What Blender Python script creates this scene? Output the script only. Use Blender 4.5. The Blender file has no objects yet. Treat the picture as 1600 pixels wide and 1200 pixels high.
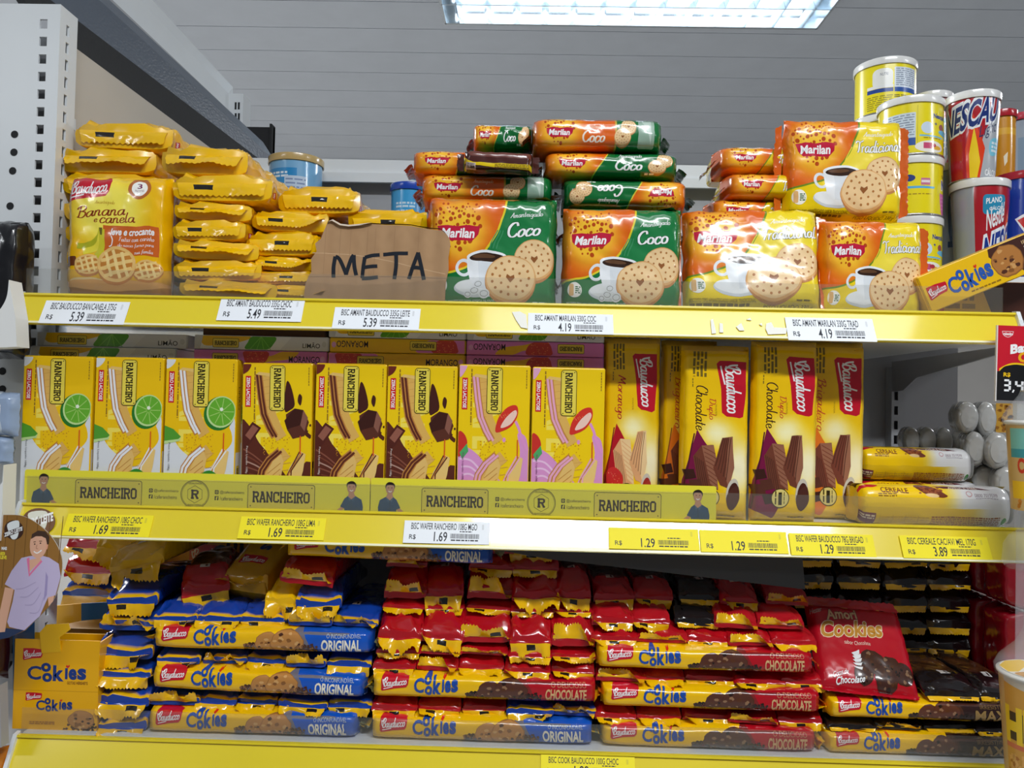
import bpy, bmesh, math, random
from mathutils import Vector, Matrix, noise
from mathutils.geometry import tessellate_polygon

PI = math.pi
SC = bpy.context.scene
COL = SC.collection

# ------------------------------------------------------------------ camera
F = 1250.0                       # focal length in pixels of the 1600 x 1200 frame
CAM = Vector((0.0, -0.82, 1.35))
ROT = (Matrix.Rotation(math.radians(1.1), 3, 'Z') @ Matrix.Rotation(PI / 2 + math.radians(1.3), 3, 'X')
       @ Matrix.Rotation(math.radians(1.3), 3, 'Z'))
cam_data = bpy.data.cameras.new('camera')
cam_data.sensor_width = 36.0
cam_data.lens = F / 1600.0 * 36.0
cam_data.clip_start = 0.02
cam_ob = bpy.data.objects.new('camera', cam_data)
cam_ob.matrix_world = Matrix.Translation(CAM) @ ROT.to_4x4()
COL.objects.link(cam_ob)
SC.camera = cam_ob

# ------------------------------------------------------------------ world, exposure, lamps' light
SC.view_settings.view_transform = 'Standard'
SC.view_settings.look = 'None'
SC.view_settings.gamma = 1.0
SC.view_settings.use_curve_mapping = False
SC.view_settings.exposure = 0.3
world = bpy.data.worlds.new('world')
SC.world = world
world.use_nodes = True
world.node_tree.nodes['Background'].inputs['Color'].default_value = (0.86, 0.93, 1.0, 1)
world.node_tree.nodes['Background'].inputs['Strength'].default_value = 0.085
SC.cycles.max_bounces = 6
SC.cycles.transparent_max_bounces = 16
SC.cycles.caustics_reflective = False
SC.cycles.caustics_refractive = False
CEIL = 2.72
LAMPS = [(0.42, -1.28, 32.0), (0.45, -0.66, 2.6), (3.0, -1.28, 24.0), (-2.3, 1.745, 230.0), (2.9, 1.745, 50.0), (-2.4, -2.2, 14.0)]   # ceiling lights as x, y, watts; both far-aisle ones added to brighten the ceiling


def area_light(x, y, z, watts, name='tube_and_fill_light'):
    l = bpy.data.lights.new(name, 'AREA')
    l.shape = 'RECTANGLE'
    l.size, l.size_y = 1.15, 0.13
    l.energy = watts
    l.color = (0.93, 0.97, 1.0)
    o = bpy.data.objects.new(name, l)
    o.location = (x, y, z)
    COL.objects.link(o)
    return o


for lx, ly, lw in LAMPS:
    area_light(lx, ly, CEIL - 0.1, lw)


def at(px, py, Y):
    """world point at depth Y that the photograph shows at pixel px, py"""
    d = ROT @ Vector(((px - 800) / F, (600 - py) / F, -1.0))
    return CAM + d * ((Y - CAM.y) / d.y)


def on_plane(px, py, p0, n):
    d = ROT @ Vector(((px - 800) / F, (600 - py) / F, -1.0))
    return CAM + d * ((p0 - CAM).dot(n) / d.dot(n))


# ------------------------------------------------------------------ colours and materials
def lin(c):
    out = []
    for v in c[:3]:
        v = max(0.0, min(1.0, v / 255.0))
        out.append(v / 12.92 if v <= 0.04045 else ((v + 0.055) / 1.055) ** 2.4)
    return (out[0], out[1], out[2], 1.0)


def mixc(a, b, t):
    t = max(0.0, min(1.0, t))
    return tuple(a[i] + (b[i] - a[i]) * t for i in range(3))


def sstep(a, b, x):
    t = max(0.0, min(1.0, (x - a) / (b - a)))
    return t * t * (3 - 2 * t)


def mat(name, color=None, rough=0.4, spec=0.5, coat=0.0, metal=0.0, bump=None, emit=None, transp=0.0, attr=False, vary=0.0):
    m = bpy.data.materials.new(name)
    m.use_nodes = True
    nt = m.node_tree
    b = nt.nodes['Principled BSDF']
    b.inputs['Roughness'].default_value = rough
    b.inputs['Specular IOR Level'].default_value = spec
    b.inputs['Coat Weight'].default_value = coat
    b.inputs['Coat Roughness'].default_value = 0.08
    b.inputs['Metallic'].default_value = metal
    if color:
        b.inputs['Base Color'].default_value = lin(color)
    src = None
    if attr:
        a = nt.nodes.new('ShaderNodeAttribute')
        a.attribute_name = 'Col'
        src = a.outputs['Color']
        nt.links.new(src, b.inputs['Base Color'])
    if vary:
        n = nt.nodes.new('ShaderNodeTexNoise')
        n.inputs['Scale'].default_value = 9.0
        n.inputs['Detail'].default_value = 5.0
        t = nt.nodes.new('ShaderNodeTexCoord')
        nt.links.new(t.outputs['Object'], n.inputs['Vector'])
        mx = nt.nodes.new('ShaderNodeMix')
        mx.data_type = 'RGBA'
        mx.inputs[6].default_value = lin(color)
        mx.inputs[7].default_value = lin([c * (1 - vary) for c in color])
        nt.links.new(n.outputs['Fac'], mx.inputs[0])
        nt.links.new(mx.outputs[2], b.inputs['Base Color'])
    if bump:
        sc, st, kind = bump
        t = nt.nodes.new('ShaderNodeTexCoord')
        n = nt.nodes.new('ShaderNodeTexNoise')
        n.inputs['Scale'].default_value = sc
        n.inputs['Detail'].default_value = 2.5
        n.inputs['Roughness'].default_value = 0.45
        if kind == 'film':
            n.noise_type = 'RIDGED_MULTIFRACTAL'
            n.inputs['Distortion'].default_value = 0.6
        nt.links.new(t.outputs['Object'], n.inputs['Vector'])
        bp = nt.nodes.new('ShaderNodeBump')
        bp.inputs['Strength'].default_value = st
        bp.inputs['Distance'].default_value = 0.002
        nt.links.new(n.outputs['Fac'], bp.inputs['Height'])
        nt.links.new(bp.outputs['Normal'], b.inputs['Normal'])
        if coat:
            nt.links.new(bp.outputs['Normal'], b.inputs['Coat Normal'])
    if emit:
        b.inputs['Emission Color'].default_value = lin(emit[0])
        b.inputs['Emission Strength'].default_value = emit[1]
    if transp:
        tr = nt.nodes.new('ShaderNodeBsdfTransparent')
        ms = nt.nodes.new('ShaderNodeMixShader')
        ms.inputs[0].default_value = transp
        nt.links.new(b.outputs[0], ms.inputs[1])
        nt.links.new(tr.outputs[0], ms.inputs[2])
        nt.links.new(ms.outputs[0], nt.nodes['Material Output'].inputs['Surface'])
    return m


M_FILM = mat('printed_film', rough=0.22, spec=0.5, coat=0.5, bump=(40, 0.6, 'film'), attr=True)
M_CRUMPLE = mat('crumpled_film', rough=0.18, spec=0.6, coat=0.6, bump=(60, 0.9, 'film'), attr=True)
M_CARD = mat('printed_carton', rough=0.3, spec=0.5, coat=0.25, bump=(14, 0.10, 'film'), attr=True)
M_PAPER = mat('printed_paper', rough=0.55, spec=0.3, attr=True)
M_PRINT = mat('printed_plastic_strip', rough=0.35, spec=0.4, attr=True)
M_TIN = mat('printed_tin', rough=0.22, spec=0.6, coat=0.4, attr=True)
M_SILVER = mat('silver_print', rough=0.25, metal=0.85, attr=True)
M_RAIL = mat('yellow_rail_plastic', (236, 212, 40), rough=0.25, spec=0.5, coat=1.0, vary=0.05)
M_CLEAR = mat('clear_plastic', (140, 140, 132), rough=0.12, spec=0.6, transp=0.87)
M_CLEARER = mat('clear_thin_plastic', (215, 220, 225), rough=0.15, spec=0.7, transp=0.84)
M_WHITE = mat('white_painted_metal', (226, 230, 233), rough=0.32, spec=0.5, vary=0.05)
M_BEIGE = mat('beige_painted_panel', (196, 188, 176), rough=0.45, vary=0.08)
M_GREY = mat('grey_metal_and_shade', (165, 166, 170), rough=0.4, vary=0.05)  # grey metal, also used as painted shade on white parts
M_DARK = mat('hole_shade', (30, 31, 34), rough=0.8)
M_BLACK = mat('black_powder_coat', (44, 50, 60), rough=0.35, spec=0.5, bump=(400, 0.15, 'n'))
M_FLAP = mat('dark_grey_card', (74, 74, 76), rough=0.7)
M_BOARD = mat('corrugated_cardboard', rough=0.85, spec=0.15, bump=(45, 0.25, 'n'), attr=True)
M_CAP = mat('white_plastic_lid', (232, 232, 230), rough=0.4, spec=0.4)
M_RIM = mat('steel_rim', (190, 190, 190), rough=0.25, metal=0.9)
M_GLOW = mat('lit_fluorescent_tube', (255, 255, 255), emit=((240, 248, 255), 3.5))
M_LOUVRE = mat('mirror_louvre', (215, 225, 232), rough=0.15, metal=0.9)


# ------------------------------------------------------------------ mesh builder
class MB:
    def __init__(s):
        s.v, s.f, s.c, s.m, s.n = [], [], [], [], []

    def add(s, verts, faces, col, mi=0, normals=None):
        """col: one colour, or a list of one colour per vertex. Without normals every face is flat."""
        percol = isinstance(col, list)
        if normals is None:
            for f in faces:
                p = [Vector(verts[i]) for i in f]
                n = Vector((0, 0, 0))
                for i in range(len(p)):
                    a, b = p[i], p[(i + 1) % len(p)]
                    n += Vector(((a.y - b.y) * (a.z + b.z), (a.z - b.z) * (a.x + b.x), (a.x - b.x) * (a.y + b.y)))
                n = n.normalized() if n.length > 1e-14 else Vector((0, 0, 1))
                k = len(s.v)
                s.v += [tuple(q) for q in p]
                s.n += [tuple(n)] * len(p)
                s.f.append(tuple(range(k, k + len(p))))
                s.c.append([lin(col[i]) for i in f] if percol else [lin(col)] * len(f))
                s.m.append(mi)
            return
        k = len(s.v)
        s.v += [tuple(q) for q in verts]
        s.n += [tuple(q) for q in normals]
        L = [lin(c) for c in col] if percol else None
        one = None if percol else lin(col)
        for f in faces:
            s.f.append(tuple(i + k for i in f))
            s.c.append([L[i] for i in f] if percol else [one] * len(f))
            s.m.append(mi)

    def box(s, x0, x1, y0, y1, z0, z1, col=(200, 200, 200), mi=0, tf=None):
        v = [Vector((x, y, z)) for z in (z0, z1) for y in (y0, y1) for x in (x0, x1)]
        if tf:
            v = [tf @ q for q in v]
        s.add(v, [(0, 2, 3, 1), (4, 5, 7, 6), (0, 1, 5, 4), (2, 6, 7, 3), (0, 4, 6, 2), (1, 3, 7, 5)], col, mi)

    def rbox(s, x0, x1, y0, y1, z0, z1, r, col, mi=0, seg=2):
        bm = bmesh.new()
        bmesh.ops.create_cube(bm, size=1.0)
        for q in bm.verts:
            q.co = Vector((x0 + (q.co.x + .5) * (x1 - x0), y0 + (q.co.y + .5) * (y1 - y0), z0 + (q.co.z + .5) * (z1 - z0)))
        bmesh.ops.bevel(bm, geom=bm.edges[:], offset=r, segments=seg, affect='EDGES', profile=0.5)
        bm.normal_update()
        s.add([q.co.copy() for q in bm.verts], s._faces(bm), col, mi)
        bm.free()

    @staticmethod
    def _faces(bm):
        bm.verts.index_update()
        return [tuple(q.index for q in f.verts) for f in bm.faces]

    def hexa(s, near, far, col=(200, 200, 200), mi=0):
        """prism between two polygons with the same number of points"""
        n = len(near)
        v = list(near) + list(far)
        fs = [tuple(range(n)), tuple(range(2 * n - 1, n - 1, -1))]
        fs += [(i, i + n, (i + 1) % n + n, (i + 1) % n) for i in range(n)]
        s.add(v, fs, col, mi)

    def lathe(s, prof, n=40, col=(200, 200, 200), mi=0, cx=0, cy=0, cols=None):
        """prof: (radius, z) pairs bottom to top, smooth"""
        k = len(prof)
        vs, ns, cs = [], [], []
        for j, (r, z) in enumerate(prof):
            a, b = prof[max(0, j - 1)], prof[min(k - 1, j + 1)]
            dr, dz = b[0] - a[0], b[1] - a[1]
            l = math.hypot(dr, dz) or 1
            for i in range(n):
                t = 2 * PI * i / n
                vs.append((cx + r * math.cos(t), cy + r * math.sin(t), z))
                ns.append((math.cos(t) * dz / l, math.sin(t) * dz / l, -dr / l))
                if cols:
                    cs.append(cols[j])
        fs = [(j * n + i, j * n + (i + 1) % n, (j + 1) * n + (i + 1) % n, (j + 1) * n + i) for j in range(k - 1) for i in range(n)]
        s.add(vs, fs, cs if cols else col, mi, ns)

    def disc(s, r, z, up=1, n=40, col=(200, 200, 200), mi=0):
        v = [(r * math.cos(2 * PI * i / n), r * math.sin(2 * PI * i / n), z) for i in range(n)]
        s.add(v, [tuple(range(n)) if up > 0 else tuple(range(n - 1, -1, -1))], col, mi)

    def mesh(s, name, mats):
        me = bpy.data.meshes.new(name)
        me.from_pydata(s.v, [], s.f)
        for m in (mats if isinstance(mats, (list, tuple)) else [mats]):
            me.materials.append(m)
        a = me.color_attributes.new('Col', 'FLOAT_COLOR', 'CORNER')
        flat = [x for f in s.c for c in f for x in c]
        a.data.foreach_set('color', flat)
        me.polygons.foreach_set('material_index', s.m)
        me.polygons.foreach_set('use_smooth', [True] * len(s.f))
        me.update()
        me.normals_split_custom_set_from_vertices(s.n)
        return me


def part(name, me, parent=None, label=None):
    o = bpy.data.objects.new(name, me)
    COL.objects.link(o)
    if parent:
        o.parent = parent
    if label:
        o['label'] = label
    return o


def tag(o, label, cat, group=None):
    o['label'] = label
    o['category'] = cat
    if group:
        o['group'] = group
    return o


def thing(name, label, cat, loc=(0, 0, 0), rot=(0, 0, 0), scale=(1, 1, 1), group=None):
    o = bpy.data.objects.new(name, None)
    o.empty_display_size = 0.02
    COL.objects.link(o)
    o.location = loc
    o.rotation_euler = rot
    o.scale = scale
    return tag(o, label, cat, group)


def struct(o):
    o['kind'] = 'structure'
    return o


# ------------------------------------------------------------------ curved sheets that carry print
class Sheet:
    """a grid of points P[j][i] (v up, u right) seen from the side its normals point to"""

    def __init__(s, P):
        s.P = P
        s.nv, s.nu = len(P) - 1, len(P[0]) - 1
        s.N = []
        for j in range(s.nv + 1):
            row = []
            for i in range(s.nu + 1):
                du = P[j][min(i + 1, s.nu)] - P[j][max(i - 1, 0)]
                dv = P[min(j + 1, s.nv)][i] - P[max(j - 1, 0)][i]
                n = du.cross(dv)
                row.append(n.normalized() if n.length > 1e-12 else Vector((0, -1, 0)))
            s.N.append(row)

    def at(s, u, v, off):
        fu = min(max(u, 0.0), 1.0) * s.nu
        fv = min(max(v, 0.0), 1.0) * s.nv
        i, j = min(int(fu), s.nu - 1), min(int(fv), s.nv - 1)
        return s.cell(i, j, fu - i, fv - j, off)

    def cell(s, i, j, a, b, off):
        P, N = s.P, s.N
        if a + b <= 1.0:
            p = P[j][i] * (1 - a - b) + P[j][i + 1] * a + P[j + 1][i] * b
            n = N[j][i] * (1 - a - b) + N[j][i + 1] * a + N[j + 1][i] * b
        else:
            p = P[j + 1][i + 1] * (a + b - 1) + P[j + 1][i] * (1 - a) + P[j][i + 1] * (1 - b)
            n = N[j + 1][i + 1] * (a + b - 1) + N[j + 1][i] * (1 - a) + N[j][i + 1] * (1 - b)
        n = n.normalized()
        return p + n * off, n

    def body(s, mb, col, mi=0, flip=False):
        w = s.nu + 1
        vs = [p for r in s.P for p in r]
        ns = [(-n if flip else n) for r in s.N for n in r]
        fs = []
        for j in range(s.nv):
            for i in range(s.nu):
                a, b, c, d = j * w + i, j * w + i + 1, (j + 1) * w + i, (j + 1) * w + i + 1
                fs += [(a, c, b), (b, c, d)] if flip else [(a, b, c), (b, d, c)]
        if callable(col):
            cs = [col(i / s.nu, j / s.nv) for j in range(s.nv + 1) for i in range(s.nu + 1)]
        else:
            cs = col
        mb.add(vs, fs, cs, mi, ns)

    def art(s, mb, art, mi=0, base=0.00025, step=0.000009, u0=0.0, u1=1.0, v0=0.0, v1=1.0):
        """print the art on the sheet: cut along the grid, then laid just above it"""
        for polys, col, lev in art.L:
            vs, ns, fs, cs = [], [], [], []
            off = base + step * lev
            fn = callable(col)
            for poly in polys:
                q = [((u0 + x * (u1 - u0)) * s.nu, (v0 + y * (v1 - v0)) * s.nv) for x, y in poly]
                for (i, j, piece) in grid_cut(q, s.nu, s.nv):
                    k = len(vs)
                    for (x, y) in piece:
                        p, n = s.cell(i, j, x - i, y - j, off)
                        vs.append(p)
                        ns.append(n)
                        if fn:
                            cs.append(col(art.x0 + ((x / s.nu - u0) / (u1 - u0)) * art.w, art.y0 + (1 - (y / s.nv - v0) / (v1 - v0)) * art.h))
                    fs.append(tuple(range(k, k + len(piece))))
            if fs:
                mb.add(vs, fs, cs if fn else col, mi, ns)


def cut(poly, a, b, c):
    """split a convex polygon by a*x+b*y=c: (part below, part above)"""
    d = [a * x + b * y - c for x, y in poly]
    if max(d) <= 1e-9:
        return poly, None
    if min(d) >= -1e-9:
        return None, poly
    lo, hi = [], []
    n = len(poly)
    for i in range(n):
        p, q, dp, dq = poly[i], poly[(i + 1) % n], d[i], d[(i + 1) % n]
        if dp <= 0:
            lo.append(p)
        if dp >= 0:
            hi.append(p)
        if (dp < 0 < dq) or (dq < 0 < dp):
            t = dp / (dp - dq)
            r = (p[0] + (q[0] - p[0]) * t, p[1] + (q[1] - p[1]) * t)
            lo.append(r)
            hi.append(r)
    return (lo if len(lo) > 2 else None), (hi if len(hi) > 2 else None)


def grid_cut(poly, nu, nv):
    out = []
    # keep inside the sheet
    for a, b, c, low in ((1, 0, 0, 0), (1, 0, nu, 1), (0, 1, 0, 0), (0, 1, nv, 1)):
        lo, hi = cut(poly, a, b, c)
        poly = lo if low else hi
        if not poly:
            return out
    rest = poly
    i = max(0, min(int(min(x for x, y in rest) + 1e-9), nu - 1))
    while rest and i < nu:
        lo, rest2 = cut(rest, 1, 0, i + 1) if i < nu - 1 else (rest, None)
        if lo:
            r = lo
            j = max(0, min(int(min(y for x, y in r) + 1e-9), nv - 1))
            while r and j < nv:
                l2, r2 = cut(r, 0, 1, j + 1) if j < nv - 1 else (r, None)
                if l2:
                    if nu == 1 and nv == 1:
                        out.append((i, j, l2))
                    else:
                        a, b = cut(l2, 1, 1, i + j + 1)
                        if a:
                            out.append((i, j, a))
                        if b:
                            out.append((i, j, b))
                r = r2
                j += 1
        rest = rest2
        i += 1
    return out


def flat(mb_or_none, o, ux, vy):
    """one-cell sheet: corner o, edge vectors ux and vy"""
    o, ux, vy = Vector(o), Vector(ux), Vector(vy)
    return Sheet([[o, o + ux], [o + vy, o + ux + vy]])
# ------------------------------------------------------------------ lettering
_TXT = {}


def text_tris(s, bold=0.0, shear=0.0):
    key = (s, bold, shear)
    if key not in _TXT:
        cu = bpy.data.curves.new('t', 'FONT')
        cu.body = s
        cu.fill_mode = 'FRONT'
        cu.resolution_u = 3
        cu.offset = bold
        cu.shear = shear
        o = bpy.data.objects.new('t', cu)
        me = o.to_mesh()
        me.calc_loop_triangles()
        v = [(q.co.x, q.co.y) for q in me.vertices]
        tr = []
        for t in me.loop_triangles:
            p = [v[i] for i in t.vertices]
            if (p[1][0] - p[0][0]) * (p[2][1] - p[0][1]) - (p[2][0] - p[0][0]) * (p[1][1] - p[0][1]) < 0:
                p.reverse()
            tr.append(p)
        o.to_mesh_clear()
        bpy.data.objects.remove(o)
        bpy.data.curves.remove(cu)
        _TXT[key] = tr
    return _TXT[key]


def bounds(tr):
    xs = [p[0] for t in tr for p in t]
    ys = [p[1] for t in tr for p in t]
    return min(xs), min(ys), max(xs), max(ys)


def smooth_line(pts, n=4, closed=False):
    if len(pts) < 3:
        return list(pts)
    out = []
    m = len(pts)
    for i in range(m if closed else m - 1):
        p0, p1, p2, p3 = ((pts[(i - 1) % m], pts[i], pts[(i + 1) % m], pts[(i + 2) % m]) if closed else
                          (pts[max(i - 1, 0)], pts[i], pts[i + 1], pts[min(i + 2, m - 1)]))
        for k in range(n):
            t = k / n
            out.append(tuple(0.5 * (2 * p1[a] + (p2[a] - p0[a]) * t + (2 * p0[a] - 5 * p1[a] + 4 * p2[a] - p3[a]) * t * t
                                    + (3 * p1[a] - p0[a] - 3 * p2[a] + p3[a]) * t ** 3) for a in (0, 1)))
    if not closed:
        out.append(pts[-1])
    return out


def ribbon(pts, w, taper=False, closed=False):
    """convex quads along a line of width w"""
    n = len(pts)
    L, R = [], []
    for i in range(n):
        a = pts[(i - 1) % n] if closed else pts[max(i - 1, 0)]
        b = pts[(i + 1) % n] if closed else pts[min(i + 1, n - 1)]
        dx, dy = b[0] - a[0], b[1] - a[1]
        l = math.hypot(dx, dy) or 1e-9
        ww = w * (0.45 + 0.55 * min(1.0, 1.25 * abs(dy) / l)) if taper else w
        nx, ny = -dy / l * ww / 2, dx / l * ww / 2
        L.append((pts[i][0] + nx, pts[i][1] + ny))
        R.append((pts[i][0] - nx, pts[i][1] - ny))
    out = []
    for i in range(n if closed else n - 1):
        k = (i + 1) % n
        out += tri_ok([L[i], R[i], R[k]]) + tri_ok([L[i], R[k], L[k]])
    return out


def tri_ok(t):
    a = (t[1][0] - t[0][0]) * (t[2][1] - t[0][1]) - (t[2][0] - t[0][0]) * (t[1][1] - t[0][1])
    return [] if abs(a) < 1e-12 else ([t] if a > 0 else [t[::-1]])


SCRIPT = {
    'a': (.58, [[(.45, .42), (.3, .5), (.1, .4), (.05, .15), (.18, 0), (.35, .1), (.45, .42)], [(.47, .5), (.45, .15), (.52, 0), (.62, .08)]]),
    'c': (.45, [[(.42, .38), (.33, .5), (.15, .45), (.05, .2), (.15, 0), (.3, 0), (.46, .12)]]),
    'd': (.58, [[(.45, .42), (.3, .5), (.1, .4), (.05, .15), (.18, 0), (.35, .1), (.45, .42)], [(.54, 1.), (.46, .2), (.52, 0), (.62, .08)]]),
    'e': (.46, [[(.05, .22), (.35, .28), (.38, .42), (.25, .5), (.1, .4), (.05, .18), (.18, 0), (.35, .03), (.46, .14)]]),
    'f': (.34, [[(.4, .95), (.25, 1.), (.15, .8), (.1, -.3)], [(-.02, .5), (.3, .52)]]),
    'g': (.56, [[(.45, .42), (.3, .5), (.1, .4), (.05, .15), (.18, 0), (.35, .1), (.45, .42)], [(.47, .5), (.45, -.2), (.3, -.4), (.1, -.3)]]),
    'h': (.5, [[(.08, 1.), (.04, 0)], [(.04, .3), (.2, .5), (.33, .42), (.33, .12), (.4, 0), (.5, .08)]]),
    'i': (.24, [[(.08, .5), (.06, .12), (.14, 0), (.24, .08)], [(.12, .7), (.14, .78)]]),
    'l': (.24, [[(.1, 1.), (.06, .15), (.14, 0), (.24, .08)]]),
    'm': (.68, [[(.05, .5), (.04, 0)], [(.04, .3), (.18, .5), (.28, .4), (.27, 0)], [(.27, .3), (.42, .5), (.52, .4), (.51, .1), (.58, 0), (.66, .08)]]),
    'n': (.5, [[(.05, .5), (.04, 0)], [(.04, .3), (.2, .5), (.33, .42), (.33, .12), (.4, 0), (.5, .08)]]),
    'o': (.48, [[(.25, .5), (.08, .38), (.06, .12), (.22, 0), (.4, .12), (.42, .38), (.27, .5), (.2, .48)]]),
    'p': (.48, [[(.06, .5), (.03, -.4)], [(.05, .35), (.2, .5), (.38, .42), (.4, .15), (.25, 0), (.06, .08)]]),
    'r': (.34, [[(.05, .5), (.04, 0)], [(.04, .28), (.15, .48), (.3, .48)]]),
    's': (.4, [[(.34, .42), (.2, .5), (.1, .38), (.3, .18), (.22, .02), (.02, .06)]]),
    't': (.32, [[(.14, .85), (.1, .15), (.18, 0), (.3, .08)], [(-.02, .52), (.3, .55)]]),
    'u': (.58, [[(.02, .45), (.08, .5), (.1, .2), (.2, 0), (.35, .08), (.45, .45)], [(.47, .5), (.45, .15), (.52, 0), (.62, .08)]]),
    'v': (.42, [[(.02, .5), (.15, 0), (.36, .5)]]),
    'x': (.42, [[(.02, .5), (.36, 0)], [(.36, .5), (.02, 0)]]),
    'z': (.42, [[(.02, .5), (.36, .48), (.02, .02), (.38, 0)]]),
    ' ': (.3, []),
    'A': (.6, [[(-.04, 0), (.2, .5), (.42, 1.)], [(.42, 1.), (.46, .5), (.52, 0)], [(.1, .33), (.5, .37)]]),
    'B': (.62, [[(.17, .98), (.1, 0)], [(-.1, .72), (.12, .98), (.45, 1.), (.52, .75), (.32, .55), (.15, .52)], [(.2, .53), (.5, .48), (.57, .2), (.35, 0), (-.02, .06)]]),
    'C': (.66, [[(.6, .78), (.5, 1.), (.25, .95), (.05, .6), (.08, .2), (.28, 0), (.5, .05), (.65, .25)]]),
    'D': (.7, [[(.15, .95), (.1, 0)], [(-.05, .85), (.2, 1.), (.55, .85), (.6, .4), (.4, .05), (.02, .02)]]),
    'F': (.55, [[(.2, .95), (.12, 0)], [(-.02, .9), (.2, 1.), (.6, .96)], [(.08, .52), (.45, .55)]]),
    'M': (.74, [[(-.03, 0), (.12, 1.)], [(.12, 1.), (.3, .3)], [(.3, .3), (.54, 1.)], [(.54, 1.), (.6, .2), (.7, .02)]]),
    'T': (.58, [[(-.05, .82), (.1, .98), (.4, .9), (.72, 1.)], [(.38, .92), (.3, .3), (.2, 0)]]),
}


def script_tris(s, w=0.13, shear=0.18):
    x, out = 0.0, []
    for ch in s:
        adv, st = SCRIPT[ch]
        for l in st:
            pts = smooth_line([(x + a + b * shear, b) for a, b in l], 4)
            out += ribbon(pts, w, True)
        x += adv + 0.03
    return out


SLAB = {
    'R': [[(.12, 0), (.12, 1)], [(.12, .93), (.5, .93), (.58, .86), (.58, .6), (.5, .52), (.12, .52)], [(.38, .52), (.56, .06)], [(0, .05), (.27, .05)], [(.47, .05), (.68, .05)], [(0, .95), (.2, .95)]],
    'A': [[(.1, .05), (.32, .95)], [(.58, .05), (.36, .95)], [(.18, .32), (.5, .32)], [(0, .05), (.24, .05)], [(.44, .05), (.68, .05)], [(.16, .95), (.42, .95)]],
    'N': [[(.12, 0), (.12, 1)], [(.56, 0), (.56, 1)], [(.12, .95), (.56, .05)], [(0, .05), (.25, .05)], [(.44, .95), (.68, .95)], [(0, .95), (.14, .95)]],
    'C': [[(.58, .7), (.58, .86), (.5, .93), (.2, .93), (.1, .84), (.1, .16), (.2, .07), (.5, .07), (.58, .16), (.58, .3)], [(.58, .64), (.58, 1)]],
    'H': [[(.12, 0), (.12, 1)], [(.56, 0), (.56, 1)], [(.12, .5), (.56, .5)], [(0, .05), (.25, .05)], [(.43, .05), (.68, .05)], [(0, .95), (.25, .95)], [(.43, .95), (.68, .95)]],
    'E': [[(.12, 0), (.12, 1)], [(0, .93), (.58, .93)], [(.12, .5), (.42, .5)], [(0, .07), (.58, .07)], [(.58, 1), (.58, .74)], [(.58, 0), (.58, .26)], [(.42, .62), (.42, .38)]],
    'I': [[(.16, 0), (.16, 1)], [(.02, .05), (.3, .05)], [(.02, .95), (.3, .95)]],
    'O': [[(.2, .93), (.48, .93), (.58, .82), (.58, .18), (.48, .07), (.2, .07), (.1, .18), (.1, .82), (.2, .93), (.48, .93)]],
}


def slab_tris(s, w=0.19):
    x, out = 0.0, []
    for ch in s:
        for l in SLAB[ch]:
            out += ribbon([(x + a, b) for a, b in l], w if len(l) > 2 or abs(l[0][0] - l[1][0]) < .3 else w * .75)
        x += .32 if ch == 'I' else .72
    return out


SEG = {'0': 'abcdef', '1': 'bc', '2': 'abged', '3': 'abgcd', '4': 'fgbc', '5': 'afgcd', '6': 'afgedc', '7': 'abc', '8': 'abcdefg', '9': 'abcdfg'}
SEGL = {'a': ((.1, 1), (.5, 1)), 'b': ((.55, .95), (.55, .55)), 'c': ((.55, .45), (.55, .05)), 'd': ((.1, 0), (.5, 0)),
        'e': ((.05, .45), (.05, .05)), 'f': ((.05, .95), (.05, .55)), 'g': ((.1, .5), (.5, .5))}


def seg_tris(s, w=.13):
    x, out = 0.0, []
    for ch in s:
        if ch == ',':
            out += ribbon([(x + .12, .08), (x + .02, -.2)], .13)
            x += .25
            continue
        for k in SEG[ch]:
            out += ribbon([(x + a, b) for a, b in SEGL[k]], w)
        x += .78
    return out


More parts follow.
